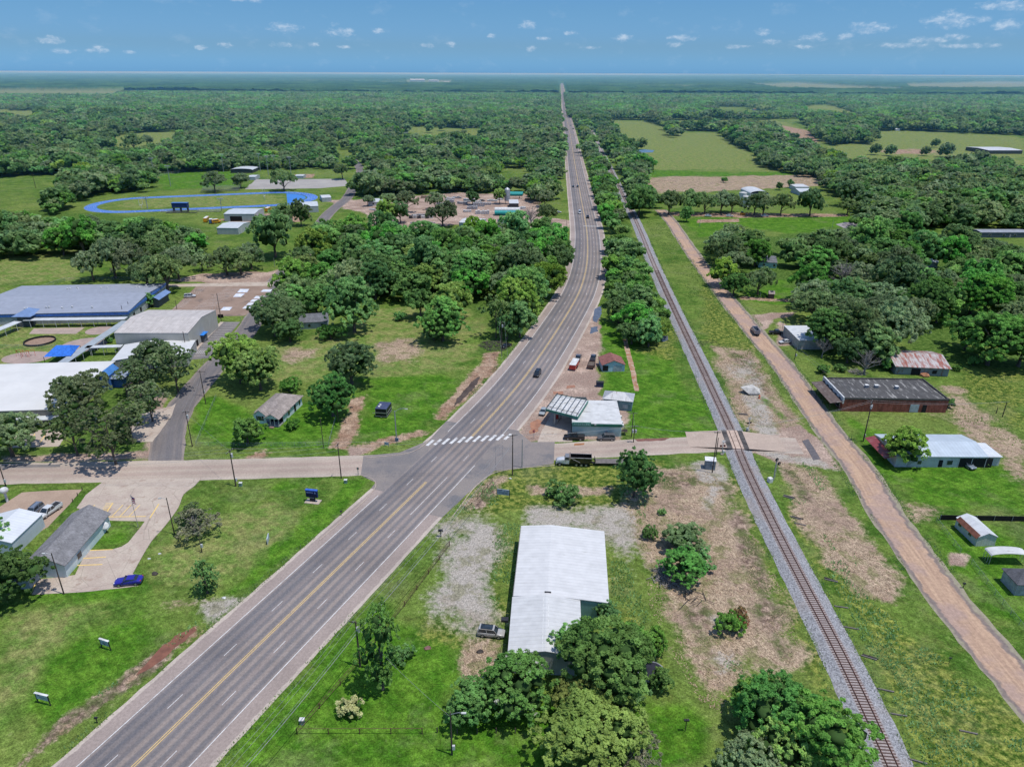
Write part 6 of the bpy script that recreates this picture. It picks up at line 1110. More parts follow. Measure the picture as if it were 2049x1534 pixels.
SPEC = {  # L, body stations (fractions), belt z, cabin: base x0,x1 top x0,x1, roof z
 'sedan': (4.7, [(-2.35, .45, .8, .82), (-2.25, .3, .95, .88), (-1.5, .22, 1.0, .9), (0, .2, .98, .91), (1.2, .22, .92, .9), (2.0, .28, .84, .86), (2.35, .4, .68, .76)], .93, (-1.85, 1.15), (-1.05, .35), 1.42),
 'coupe': (4.8, [(-2.4, .45, .9, .84), (-2.25, .3, 1.02, .92), (-1.4, .22, 1.04, .96), (0, .2, .96, .92), (1.2, .22, .93, .93), (2.05, .28, .84, .9), (2.4, .4, .66, .8)], .93, (-1.95, .95), (-1.1, .1), 1.34),
 'suv': (4.9, [(-2.45, .45, 1.0, .86), (-2.35, .32, 1.1, .92), (-1.2, .28, 1.12, .95), (.6, .28, 1.1, .95), (1.5, .3, 1.08, .93), (2.15, .34, .98, .9), (2.45, .45, .8, .82)], 1.08, (-2.36, 1.25), (-2.1, .55), 1.78),
 'pickup': (5.8, [(-2.9, .5, 1.1, .9), (-2.8, .38, 1.12, .96), (-1.0, .34, 1.12, .98), (.4, .34, 1.12, .98), (1.5, .36, 1.12, .97), (2.6, .4, 1.05, .95), (2.9, .5, .86, .86)], 1.1, (-.9, 1.55), (-.65, .75), 1.85),
 'van': (5.6, [(-2.8, .45, 1.2, .9), (-2.7, .3, 1.3, .98), (-1, .28, 1.3, 1.0), (1, .28, 1.28, 1.0), (2.1, .3, 1.1, .96), (2.8, .42, .8, .86)], 1.26, (-2.72, 1.9), (-2.6, 1.2), 2.3)}
def car(kind, px, to, col, label, name='parked_car', cat='car', group=None, small=False, sc=1.0, z=0.03):
    p = P(*px, .7); q = P(*to, .7); rz = math.atan2(q.y-p.y, q.x-p.x); L, st, belt, cb, ct, zr = SPEC[kind]; pn = paint('paint_'+'_'.join(str(int(c*100)) for c in col), col)
    t = thing(name, label, cat, (p.x, p.y, z), rz, group); t.scale = (sc, sc, sc)
    loft(MB(), [(*s, .1) for s in st]).build('body', pn, t, True)
    hw = .86 if kind != 'pickup' else .9; g = MB(); a, b, c, d = cb[0], cb[1], ct[0], ct[1]; e = .8*hw
    g.add([(a, -hw, belt-.05), (b, -hw, belt-.05), (b, hw, belt-.05), (a, hw, belt-.05), (c, -e, zr-.04), (d, -e, zr-.04), (d, e, zr-.04), (c, e, zr-.04)], [(0, 1, 5, 4), (1, 2, 6, 5), (2, 3, 7, 6), (3, 0, 4, 7), (4, 5, 6, 7)]); g.build('window', glass(), t)
    r = MB(); r.slabq([(c-.06, -e-.02, zr), (d+.06, -e-.02, zr), (d+.06, e+.02, zr), (c-.06, e+.02, zr)], .07)
    for s in (-1, 1):
        for xb, xt in ((a, c), (b, d)) + (((a+b)/2-.1, (c+d)/2-.1),): r.tube([(xb, s*hw, belt-.04), (xt, s*e, zr-.02)], .045, 4)
    r.build('roof', pn, t)
    wr = .34 if kind in ('sedan', 'coupe') else .39; wx = L*.30
    for x in (-wx, wx):
        for y in (-.8, .8): wheel(t, x, y*(1.05 if kind != 'sedan' else 1), wr)
    if small: return t
    for s in (-1, 1):
        MB().box(L/2-.16, s*.64, .66, .12, .34, .16).build('headlight', M_head, t); MB().box(-L/2+.07, s*.72, .78, .12, .24, .22).build('taillight', M_tail, t); MB().box(b-.25, s*(hw+.14), belt, .16, .2, .14).build('mirror', M_plastic, t)
    MB().box(L/2-.1, 0, .36, .22, 1.5, .16).build('bumper', M_plastic, t); MB().box(-L/2+.1, 0, .38, .22, 1.5, .16).build('bumper', M_plastic, t)
    if kind == 'pickup':
        m = MB(); m.box(-1.9, 0, 1.13, 1.75, 1.56, .02); m.build('bed_floor', M_plastic, t); m = MB()
        for y in (-.86, .86): m.box(-1.9, y, 1.12, 1.9, .1, .16)
        m.box(-2.82, 0, 1.12, .08, 1.7, .16); m.build('bed_rail', pn, t)
    if kind == 'suv':
        m = MB()
        for y in (-.6, .6): m.box((c+d)/2, y, zr+.03, 2.0, .05, .06)
        m.build('roof_rack', M_plastic, t)
    return t
silver = (.42, .41, .39); blk = (.012, .013, .016); wht = (.66, .66, .65); gry = (.12, .12, .125)
cs = car('suv', (983, 1264), (1010, 1267), silver, 'silver SUV with a dark panoramic roof parked nose-in beside the white annex'); MB().box(-.8, 0, 1.79, 2.2, 1.15, .03).build('sunroof', glass(), cs)
car('pickup', (1149, 874), (1128, 873), blk, 'black pickup truck parked at the wall of the petrol station shop', cat='pickup'); car('suv', (1213, 875), (1195, 875), gry, 'dark grey SUV parked right of the black pickup at the shop wall')
car('coupe', (257, 1161), (235, 1163), (.025, .02, .3), 'bright blue coupe standing on the church drive near the lawn', sc=1.08); car('pickup', (98, 1022), (86, 1030), wht, 'white pickup truck behind the metal building at the left edge', cat='pickup', sc=1.05); car('suv', (68, 1021), (57, 1030), (.17, .2, .25), 'blue-grey SUV left of the white pickup')
car('suv', (1075, 747), (1068, 758), blk, 'black SUV driving towards the crossing on the highway', 'moving_car'); car('sedan', (1087, 822), (1082, 831), (.35, .38, .38), 'grey sedan half under the petrol pump canopy'); car('suv', (380, 592), (397, 591), wht, 'white SUV alone on the school parking lot')
car('sedan', (1571, 683), (1559, 684), (.6, .6, .58), 'white sedan on the small lot beside the dirt road'); car('pickup', (1554, 665), (1568, 665), blk, 'black pickup parked above the white sedan', cat='pickup'); car('sedan', (1013, 691), (1003, 695), blk, 'dark car half hidden by the brush beside the highway')
car('pickup', (1157, 716), (1160, 708), gry, 'grey pickup towing the red cattle trailer', cat='pickup'); car('pickup', (1187, 716), (1189, 708), (.1, .1, .11), 'dark pickup in front of the brown dump trailer', cat='pickup')
for px, to, col, k, lab in [((1147, 373), (1146, 378), blk, 'sedan', 'dark car in the left lanes of the highway by the works yard'), ((1156, 373), (1157, 366), (.1, .1, .11), 'suv', 'dark car beside it in the right lanes of the highway'), ((1160, 425.5), (1161, 432), wht, 'van', 'white van on the highway near the works yard'), ((1176, 434), (1175, 426), blk, 'pickup', 'black pickup following behind the white van on the highway'), ((1136, 284), (1136, 290), wht, 'sedan', 'white car far up the highway'), ((1133, 310), (1132, 316), wht, 'van', 'white van standing at the left verge far up the highway'), ((1147, 258), (1146, 250), blk, 'suv', 'dark car at the right lane far up the highway, nearer one'), ((1142, 251), (1142, 246), blk, 'sedan', 'dark car in the middle lanes far up the highway'), ((1141, 235), (1141, 230), blk, 'suv', 'farthest dark car near the top of the highway'), ((1117, 424), (1122, 424), wht, 'sedan', 'white car leaving the works yard driveway')]:
    car(k, px, to, col, lab, 'moving_car', 'car', small=True)
for x, to, lab in ((1417, 1425, 'leftmost white car under the park road oaks'), (1460, 1468, 'middle white car under the park road oaks'), (1530, 1538, 'white car alone right of the small drive by the oaks')): car('sedan', (x, 431.5), (to, 431.5), wht, lab, small=True, sc=1.1)
car('sedan', (905, 412), (915, 412), wht, 'white car in the works yard near the block piles', small=True); car('van', (935, 403), (945, 403), wht, 'white van in the works yard', small=True); car('sedan', (965, 401), (975, 400), gry, 'grey car at the back of the works yard', small=True); car('sedan', (910, 395), (920, 395), wht, 'first white car parked by the fence behind the works yard', small=True); car('sedan', (918, 395), (928, 395), silver, 'second car parked by the fence behind the works yard', small=True)
car('sedan', (1935, 928), (1945, 934), (.2, .24, .28), 'blue-grey car under the carport of the long metal roof')
def bus(px, to, label, L=10, col=(.75, .33, .02)):
    p, q = P(*px, 0), P(*to, 0); t = thing('school_bus', label, 'bus', p, math.atan2(q.y-p.y, q.x-p.x)); loft(MB(), [(-L/2, .6, 2.9, 1.1, .15), (L/2-1.6, .6, 2.9, 1.15, .15), (L/2-1.5, .6, 1.7, 1.1, .1), (L/2, .6, 1.5, 1.0, .1)]).build('body', paint('bus_%d' % int(col[0]*100), col), t); MB().box(-.8, 0, 1.75, L-2.2, 2.36, .6).build('window', glass(), t); MB().box(-.8, 0, 2.91, L-2.2, 1.9, .1).build('roof', M_trim, t)
    for x in (-L*.32, L*.36):
        for y in (-1.05, 1.05): wheel(t, x, y, .5, .3)
bus((414, 443), (420, 438), 'yellow school bus left of the grey shed'); bus((433, 447), (440, 446), 'short yellow bus behind the grey shed', 6); bus((423, 446.5), (424, 440), 'blue minibus between the two yellow buses', 6, (.05, .12, .35)); bus((537, 423), (543, 420), 'yellow school bus at the right corner of the bus barn', 8); bus((549, 429), (553, 424), 'longest yellow school bus under the pair of trees', 11); bus((468, 442), (478, 442), 'white-roofed bus parked between the barn and the grey shed', 10, (.6, .6, .58))
# dump truck
def dumptruck(px, to, label, cabc, bedc, sc=1.0):
    p, q = P(*px, 1.2), P(*to, 1.2); t = thing('dump_truck', label, 'truck', (p.x, p.y, .03), math.atan2(q.y-p.y, q.x-p.x)); t.scale = (sc,)*3; pc = paint('truck_cab_%d' % int(cabc[0]*100), cabc)
    loft(MB(), [(4.5, .75, 1.5, .9, .15), (4.3, .7, 1.75, .95, .15), (2.7, .7, 2.05, 1.05, .1), (2.3, .7, 2.1, 1.1, .08)]).build('hood', pc, t, True)
    MB().prism([(1.0, -1.2), (2.45, -1.2), (2.45, 1.2), (1.0, 1.2)], .8, 1.9).build('cab', pc, t); MB().add([(1.02, -1.15, 1.9), (2.4, -1.15, 1.9), (2.4, 1.15, 1.9), (1.02, 1.15, 1.9), (1.1, -1.05, 2.75), (2.0, -1.05, 2.75), (2.0, 1.05, 2.75), (1.1, 1.05, 2.75)], [(0, 1, 5, 4), (1, 2, 6, 5), (2, 3, 7, 6), (3, 0, 4, 7)]).build('window', glass(), t)
    MB().box(1.55, 0, 2.75, 1.1, 2.2, .12).build('cab_roof', mk('cab_roof_grey', (.2, .21, .23), .4), t); MB().box(4.55, 0, .5, .25, 2.3, .4).build('bumper', M_rim, t); MB().box(-1.2, 0, .7, 9.2, .9, .3).build('chassis', M_plastic, t)
    b = MB(); x0, x1, y_, z0, z1 = -5.2, .7, 1.25, 1.15, 2.75
    for y in (-y_, y_): b.box((x0+x1)/2, y, z0, x1-x0, .1, z1-z0)
    for x in (x0+.05, x1-.05): b.box(x, 0, z0, .1, 2*y_-.1, z1-z0+(.35 if x > 0 else .25))
    b.box((x0+x1)/2, 0, z0, x1-x0-.2, 2*y_-.1, .12)
    for k in range(5): b.box(x0+.6+k*1.15, -y_-.08, z0, .1, .06, z1-z0); b.box(x0+.6+k*1.15, y_+.08, z0, .1, .06, z1-z0)
    bd = b.build('dump_bed', paint('truck_bed_%d' % int(bedc[0]*100), bedc), t); m = MB()
    for y in (-y_, y_): m.box((x0+x1)/2, y, z1, x1-x0, .16, .08); m.tube([(.5, y*1.07, 2.7), (-2.0, y*1.07, 1.4)], .05, 4)
    m.build('top_rail', mk('bare_rail', (.35, .34, .33), .5), bd)
    for x in (3.6, -1.0, -2.4, -3.7):
        for y in (-1.05, 1.05): wheel(t, x, y, .52, .34)
    for y in (-1.25, 1.25): MB().tube([(.85, y*.75, 1.0), (.85, y*.75, 3.2)], .08, 6).build('exhaust_pipe', M_rim, t)
    for s in (-1, 1): MB().box(4.5, s*.8, 1.15, .12, .3, .25).build('headlight', M_head, t); MB().box(1.95, s*1.35, 1.6, .1, .25, .45).build('mirror', M_rim, t)
    return t
dumptruck((1146, 921), (1118, 920), 'dump truck with a white cab and black bed stopped on the side street', (.66, .67, .68), (.015, .015, .017), .93)
dumptruck((1511, 660), (1506, 653), 'grey utility truck with an open bed driving along the dirt road', (.5, .5, .5), (.18, .2, .24), .8)
p = P(1221, 924, .6); t = thing('flatbed_trailer', 'black flatbed trailer coupled behind the white-cabbed dump truck', 'trailer', (p.x, p.y, .03), math.pi); MB().box(0, 0, .75, 8.2, 2.4, .14).build('deck', mk('trailer_boards', (.16, .14, .13)), t); MB().tube([(4.1, -1, .75), (6.2, 0, .7)], .09, 5).tube([(4.1, 1, .75), (6.2, 0, .7)], .09, 5).build('drawbar', M_drk, t); MB().box(4.0, 0, .85, .1, 2.2, .9).build('headboard', M_drk, t)
for x in (-1.2, -2.2):
    for y in (-1.1, 1.1): wheel(t, x, y, .36)
def trailer(px, to, label, L, h, col, topc, nm):
    p, q = P(*px, .8), P(*to, .8); t = thing(nm, label, 'trailer', (p.x, p.y, .03), math.atan2(q.y-p.y, q.x-p.x)); m = MB(); pc = paint('trailer_%d_%d' % (int(col[0]*100), int(col[1]*100)), col); m.box(0, 0, .55, L, 2.2, .15)
    for y in (-1.05, 1.05):
        for k in range(4): m.box(0, y, .7+k*(h-.7)/4, L, .07, (h-.7)/4*.72)
        for k in range(5): m.box(-L/2+L*(k+.5)/5, y*1.03, .6, .12, .08, h-.6)
    m.box(-L/2, 0, .6, .1, 2.1, h-.6); m.box(L/2, 0, .6, .1, 2.1, h-.6); m.build('body', pc, t); MB().tube([(L/2, -.6, .6), (L/2+1.4, 0, .6)], .07, 5).tube([(L/2, .6, .6), (L/2+1.4, 0, .6)], .07, 5).build('drawbar', M_drk, t)
    if topc: MB().box(0, 0, h, L+.05, 2.25, .1).build('roof', mk('trailer_roof', topc, .5), t)
    else: MB().box(0, 0, .75, L-.3, 1.9, h-1.2).build('load', mk('soil_load', (.14, .11, .09), .95), t)
    for x in (-.5, .5):
        for y in (-1.15, 1.15): wheel(t, x, y, .36)
trailer((1149, 731), (1156, 719), 'long red cattle trailer with a white roof on the dirt verge', 6.5, 2.1, (.45, .02, .02), (.6, .6, .58), 'cattle_trailer'); trailer((1183, 730), (1187, 719), 'brown dump trailer loaded with soil beside the red trailer', 4.6, 1.6, (.12, .07, .06), None, 'dump_trailer')
A, rz, L, W_ = fit((750.5, 817.5), (773, 819), (780.5, 805), 2.9); t = thing('food_trailer', 'black enclosed trailer with two roof vents standing alone on the grass', 'trailer', (A.x, A.y, 0), rz)
MB().box(L/2, W_/2, .5, L-.1, W_-.1, 2.4).build('body', mk('black_panel', (.02, .02, .024), .4), t); MB().box(L/2, W_/2, 2.9, L+.1, W_+.1, .08).build('roof', mk('navy_roof', (.06, .07, .13), .4), t); m = MB()
for x in (0, L): m.box(x, 0, .45, .1, .1, 2.4); m.box(x, W_, .45, .1, .1, 2.4)
m.box(L/2, 0, .45, L, .12, .12); m.box(L/2, -.02, 1.55, L, .1, .18); m.box(L, W_/2, .45, .12, W_, .12); m.box(L+.02, W_/2, 1.4, .1, W_*.9, .15); m.build('silver_trim', M_rim, t)
for y in (W_*.25, W_*.5): MB().cyl(L*.25, y, 2.98, .35, .25, 8).build('roof_vent', M_trim, t)
for y in (0, W_): wheel(t, L/2, y, .36)
MB().tube([(0, W_*.5, .5), (-1.6, W_*.4, .45)], .06, 5).build('drawbar', M_rim, t)
# ================================================================== poles, wires, lamps
M_pole = mk('pole_timber', (.085, .065, .055), .9, var=.35, sc=1.0); M_steel = mk('galvanised_steel', (.36, .38, .4), .45, .4); M_ins = mk('insulator', (.5, .5, .48), .4); M_gr = mk('transformer_grey', (.5, .51, .5), .5); M_wire = mk('cable', (.3, .3, .3), .5, .3)
def height_of(base, top):
    b = P(*base, 0); lo, hi = 2.0, 40.0
    def py(h):                                            # project back to a picture row
        d = Vector((b.x, b.y, h-H)); zc = d.y*math.cos(PITCH)-d.z*math.sin(PITCH); yc = d.y*math.sin(PITCH)+d.z*math.cos(PITCH); return 767-FPX*yc/zc
    for _ in range(30):
        m_ = (lo+hi)/2
        if py(m_) > top[1]: lo = m_
        else: hi = m_
    return b, lo
POLES = {}
def pole(key, base, top, label, arm=None, extra=(), rad=.15, mat=None, group=None, name='utility_pole', armdir=None, hmax=13):
    b, h = height_of(base, top); h = min(h, hmax); t = thing(name, label, 'pole', b, 0, group); MB().tube([(0, 0, -.1), (0, 0, h)], [rad, rad*.68], 8).build('pole', mat or M_pole, t, True); POLES[key] = (b, h, armdir or 0)
    if arm:
        a = armdir or 0; c, s = math.cos(a), math.sin(a); MB().box(0, .12, h-.45, arm, .11, .13, 0).build('crossarm', M_pole, t); t.rotation_euler.z = a
        for k in (-.46, -.2, .2, .46): MB().cyl(k*arm, .12, h-.32, .05, .2, 6).build('insulator', M_ins, t)
    if 'tr' in extra: MB().cyl(.35, -.1, h-2.1, .27, 1.0, 10).build('transformer', M_gr, t, True)
    if 'tr2' in extra:
        for x in (-.4, .4): MB().cyl(x, -.1, h-2.1, .25, .9, 10).build('transformer', M_gr, t, True)
    if 'lamp' in extra: MB().tube([(0, 0, h-.4), (1.2, -.1, h+.1), (1.7, -.1, h)], .04, 5).build('lamp_arm', M_steel, t); MB().box(1.95, -.1, h-.1, .7, .28, .16).build('lamp_head', M_ins, t)
    if 'lampl' in extra: MB().tube([(0, 0, h-.4), (-.9, -.1, h+.05), (-1.2, -.1, h)], .04, 5).build('lamp_arm', M_steel, t); MB().box(-1.4, -.1, h-.12, .6, .26, .16).build('lamp_head', M_ins, t)
    if 'box' in extra: MB().box(.3, -.15, 1.3, .4, .3, .8).build('meter_box', M_gr, t)
    return t
hd = P(1025, 950)-P(721, 1333); HA = math.atan2(hd.y, hd.x)-math.pi/2
pole('a', (721, 1333), (709.5, 1244), 'tall utility pole with a transformer beside the half-bare narrow tree', 2.6, ('tr',), .19, armdir=HA+.15); pole('b', (1025.5, 950.5), (1025, 869), 'dark utility pole with a crossarm at the street corner', 2.4, (), .16, armdir=.2); pole('c', (1044.5, 935), (1043, 878), 'bare steel post with a white base beside the street corner pole', None, (), .14, M_steel, name='steel_post')
pole('d', (472, 972.6), (460, 903), 'utility pole with crossarms on the lawn strip left of the intersection', 2.6, ('tr', 'box'), .17, armdir=1.3); pole('e', (683, 957), (672.5, 889), 'leaning utility pole beside the side street near the blue sign', 2.0, (), .16, armdir=1.4); pole('f', (904.5, 1509), (899.5, 1425), 'lamp pole on the lawn near the bottom edge', None, ('lamp', 'box'), .15, name='lamp_pole')
pole('g', (1263.6, 874), (1265.7, 824), 'utility pole on the lawn behind the petrol station', 2.2, (), .14); pole('h', (1267.5, 884.6), (1267, 850), 'service pole with two transformers by the petrol station', 1.8, ('tr2',), .14); pole('i', (1425, 945.5), (1435, 861), 'tall pole in front of the railway signal cabinet', 1.6, (), .15); pole('j', (1432.5, 912.5), (1436.5, 874), 'shorter pole behind the railway signal cabinet pole', None, (), .14)
pole('k', (1727, 883), (1742, 799), 'utility pole in front of the red brick wall', 2.6, ('tr2', 'box'), .17, armdir=1.0); pole('l', (1590, 719), (1592.5, 693), 'short pole at the corner of the parked sedans lot', None, ('box',), .14); pole('m', (1565, 660.6), (1566, 641), 'lamp pole on the grass island by the black pickup', None, ('lampl',), .1, M_steel, name='lamp_pole'); pole('n', (2005.6, 834), (2017.5, 799), 'leaning pole on the right-hand meadow', None); pole('o', (1993, 827), (1996, 815), 'short stub pole beside the leaning one on the meadow', None)
pole('p', (128, 1188), (105, 1110), 'lamp pole at the front of the church drive', None, ('lampl',), .13, name='lamp_pole'); pole('q', (349, 1068), (332.7, 998.6), 'lamp pole beside the half-dead tree on the lawn', None, ('lampl',), .13, name='lamp_pole'); pole('s', (404, 1104), (397, 1071), 'stub pole between the half-dead tree and the upright tree', None, ('box',), .11); pole('t', (12, 973), (1, 928), 'utility pole at the left edge behind the white globe', None, ('box',), .15)
pole('u', (385, 893), (381, 825), 'utility pole at the corner of the blue house lawn', 1.8, ('tr',), .15, armdir=.1); pole('v', (412, 808), (410, 763), 'right one of the twin poles beside the school road', None, (), .14); pole('w', (409, 793), (402.5, 744), 'left one of the twin poles, with a wide crossarm', 3.4, ('box',), .15); pole('x', (374, 706), (370, 666), 'pole at the corner of the gym annex', None); pole('y', (443, 643), (433, 589), 'tall pole between the gym and the parking lot', None, (), .15); pole('z', (483, 646), (481, 637), 'short pole beside the school road', None, ('lamp',), .09, M_steel, name='lamp_pole')
pole('a1', (249, 641), (244, 614), 'left pole in front of the long school wing', None); pole('b1', (261.5, 632), (258, 607), 'right pole in front of the long school wing', None); pole('c1', (354, 618), (352.5, 603), 'pole at the lower left of the school parking lot', None); pole('d1', (647.6, 896), (636, 835.5), 'thin leaning pole at the lawn corner of the blue house', None, (), .11); pole('e1', (677, 844), (675, 815), 'pole standing against the dark tree by the blue house', None, (), .13); pole('f1', (1004, 712), (998.6, 643), 'tall utility pole in front of the brush beside the highway', 2.4, ('tr',), .16, armdir=HA)
pole('g1', (72, 377), (63, 351), 'leaning bare pole on the far left meadow', None, (), .2); pole('h1', (1133.7, 453), (1133, 433), 'pole at the left verge of the highway by the works yard', None, (), .12); pole('i1', (1284, 425), (1282, 402), 'pole by the tree where the gravel road begins', None)
for i, (bx, by, tx, ty) in enumerate([(905, 745, 888, 645), (1000, 800, 985, 690), (1310, 715, 1290, 620), (1415, 700, 1408, 655), (1525, 710, 1513, 615), (1573, 735, 1560, 630), (1610, 700, 1607, 625), (1705, 730, 1700, 635), (2042, 690, 2040, 630), (865, 930, 848, 872), (1300, 945, 1290, 880)]):
    b, h = height_of((bx/2.927, 100+by/2.927), (tx/2.927, 100+ty/2.927)); h = min(h, 24); t = thing('floodlight_mast', 'tall floodlight mast around the sports fields beyond the school', 'floodlight', b, 0, 'floodlight masts of the sports fields'); MB().tube([(0, 0, 0), (0, 0, h)], [.32, .2], 8).build('mast', M_steel, t); MB().box(0, 0, h-.2, 4.2, .3, .15).box(0, 0, h-1.4, 3.4, .3, .15).build('lamp_bracket', M_steel, t)
    for x in (-1.8, -.6, .6, 1.8): MB().box(x, -.25, h-.2, .8, .5, .8).build('floodlight', M_ins, t)
for i, (bx, by) in enumerate([(1400, 452), (1665, 456), (1700, 440), (1622, 420), (1519, 425), (1520, 600), (1780, 480), (1880, 448), (700, 470), (635, 480), (550, 535)]):
    pole('park%d' % i, (bx, by), (bx, by-17), 'slim pole standing in the park and streets beyond the dirt road' if bx > 1300 else 'slim pole beside the road leading past the school field', None, (), .12, M_steel, 'slim poles on the right' if bx > 1300 else 'slim poles along the school field road')
def wires(a, b, label, offs=((-1.0, -.3), (0, -.3), (1.0, -.3)), sag=.9, group=None, r=.022, end=None):
    p, h, aa = POLES[a]; 
    if end is not None: q, h2, bb = end
    else: q, h2, bb = POLES[b]
    for i, (o, dz) in enumerate(offs):
        da = Vector((math.cos(aa), math.sin(aa), 0))*o; db = Vector((math.cos(bb), math.sin(bb), 0))*o; s = Vector((p.x, p.y, h+dz+.15))+da; e = Vector((q.x, q.y, h2+dz+.15))+db; n = 14
        pts = [s.lerp(e, k/n)-Vector((0, 0, sag*4*(k/n)*(1-k/n))) for k in range(n+1)]; o_ = MB().tube(pts, r, 4).build('power_line', M_wire); tag(o_, label, 'power line', group or label)
pa, pb = POLES['a'], POLES['b']; nxt = (pa[0]-(pb[0]-pa[0])*.62, pa[1], pa[2])
wires('a', None, 'thin overhead wires running from the tall transformer pole to the bottom left', ((-1.1, -.2), (-.3, -.2), (1.1, -.2)), .9, end=nxt); wires('a', None, 'thicker communication cable below the wires, towards the bottom left', ((0, -2.6),), .7, r=.05, end=nxt); wires('a', 'b', 'overhead wires from the transformer pole up to the street corner pole', ((-1.1, -.2), (-.3, -.2), (1.1, -.2)), 1.2); wires('a', 'b', 'thicker cable from the transformer pole to the street corner pole', ((0, -2.6),), 1.0, r=.05)
wires('d', 'e', 'overhead wires along the side street in front of the blue sign lawn', ((-1, -.2), (1, -.2), (0, -2)), .7); wires('t', 'd', 'overhead wires along the side street at the left', ((-1, -.2), (1, -.2), (0, -2)), .8); wires('e', 'b', 'overhead wires spanning the highway intersection', ((-1, -.2), (1, -.2)), .8); wires('b', 'f1', 'overhead wires from the street corner pole up along the highway', ((-1, -.2), (1, -.2)), 1.4); wires('b', 'h', 'overhead wires from the street corner to the petrol station pole', ((-.9, -.2), (.9, -.2)), .8); wires('h', 'i', 'overhead wires from the petrol station to the railway signal pole', ((-.7, -.2), (.7, -.2)), .7); wires('g', 'h', 'short wires between the two petrol station poles', ((0, -.4),), .2)
wires('i', 'k', 'overhead wires over the level crossing to the brick building pole', ((-.8, -.2), (.8, -.2)), .9); wires('k', 'n', 'overhead wires across the meadow on the right', ((-.8, -.2), (.8, -.2)), .8); wires('k', 'l', 'overhead wires from the brick building pole up the dirt road', ((-.8, -.2), (.8, -.2)), .9); wires('u', 'w', 'overhead wires along the school road', ((-.6, -.2), (.6, -.2)), .6); wires('w', 'y', 'overhead wires from the twin poles to the parking lot pole', ((-.6, -.2), (.6, -.2)), .8); wires('d', 'u', 'overhead wire crossing the side street to the lawn corner pole', ((0, -.3),), .4); wires('p', None, 'service wire from the drive lamp pole', ((0, -.5),), .3, end=(P(60, 1125), 3.8, 0)); wires('f', 'a', 'service wire from the lawn lamp pole to the transformer pole', ((0, -1),), .8)
b, h = height_of((793.7, 883), (792, 823)); t = thing('street_lamp', 'steel street lamp with a curved arm at the intersection corner', 'street lamp', b); MB().tube([(0, 0, 0), (0, 0, h)], [.17, .12], 8).build('pole', M_steel, t, True); MB().tube([(0, 0, h-.3), (1.2, .3, h+.5), (2.4, .4, h+.6), (2.9, .4, h+.5)], .05, 6).build('lamp_arm', M_steel, t); MB().box(3.1, .4, h+.35, .8, .3, .14).build('lamp_head', M_ins, t)
t = thing('flag_pole', 'flag pole with a limp flag on the church parking edge', 'flag pole', P(276.6, 1054.7)); MB().tube([(0, 0, 0), (0, 0, 8.6)], [.07, .04], 6).build('pole', M_steel, t)
fl = MB(); n = 7; vs = []
for i in range(n):
    for j in range(5): vs.append((.05+.16*j+.05*math.sin(i*1.3), .12*math.sin(j*1.7+i*.5), 8.2-i*.3-j*.12))
fl.add(vs, [(i*5+j, i*5+j+1, (i+1)*5+j+1, (i+1)*5+j) for i in range(n-1) for j in range(4)]); t2 = NT('flag_cloth'); o2 = t2.obj(); sz_ = t2.sep(o2)[2]; st_ = t2.math('FRACT', t2.math('MULTIPLY', sz_, 2.2)); cc_ = t2.mix(t2.ss(st_, .48, .52), (.5, .05, .05), (.6, .6, .6)); cc_ = t2.mix(t2.ss(sz_, 7.45, 7.5), cc_, (.04, .06, .2)); fl.build('flag', t2.fin(cc_, .8), t)
# ================================================================== railway equipment
def lamps_pair(t, z, rz=0):
    for s in (-1, 1):
        l = MB().tube([(s*.5, -.05, z), (s*.5, .08, z)], .3, 12).build('signal_disc', mk('signal_black', (.015, .015, .015), .6), t); MB().tube([(s*.5, -.16, z), (s*.5, -.02, z)], .13, 10).build('lens', mk('red_lens', (.3, .02, .02), .2), l)
for i, (px, lab) in enumerate((((1444, 909), 'railway crossing signal with red lamps left of the crossing'), ((1497, 862), 'railway crossing signal with red lamps right of the crossing'))):
    t = thing('crossing_signal', lab, 'railway signal', P(*px), .1-math.pi*i*.9); MB().tube([(0, 0, 0), (0, 0, 4.4)], .1, 8).build('mast', mk('signal_mast', (.45, .45, .45)), t); lamps_pair(t, 2.6); m = MB()
    for s in (-1, 1): m.box(0, -.14, 3.9, 1.5, .05, .2)
    m = MB()
    for s in (-1, 1): a = Vector((-.55, -.14, 3.9-s*.4)); b_ = Vector((.55, -.14, 3.9+s*.4)); m.tube([a, b_], .1, 4)
    m.build('crossbuck', M_trim, t); MB().box(0, .0, 0, .7, .7, .35).build('base', M_conc, t); MB().box(.4, .1, .35, .5, .5, .8).build('relay_box', M_gr, t)
t = thing('block_signal', 'tall railway block signal with black targets beside the ballast', 'railway signal', P(1547.5, 960.5), .35); MB().box(0, 0, 0, .2, .2, 5.8).build('mast', M_steel, t); m = MB()
for k in range(12): m.box(.3, 0, .4+k*.42, .35, .04, .05)
m.box(.13, 0, 0, .04, .04, 5.6); m.box(.47, 0, 0, .04, .04, 5.6); m.build('ladder', M_steel, t)
for x, z in ((0, 5.9), (.9, 4.6)): l = MB().tube([(x, -.05, z), (x, .05, z)], .48, 14).build('target', mk('signal_black', (.015, .015, .015), .6), t); MB().tube([(x, -.2, z), (x, -.02, z)], .14, 8).build('lens', M_rim, l)
MB().box(-1.4, -.4, 0, 1.0, 1.0, 1.2).build('battery_box', M_trim, t)
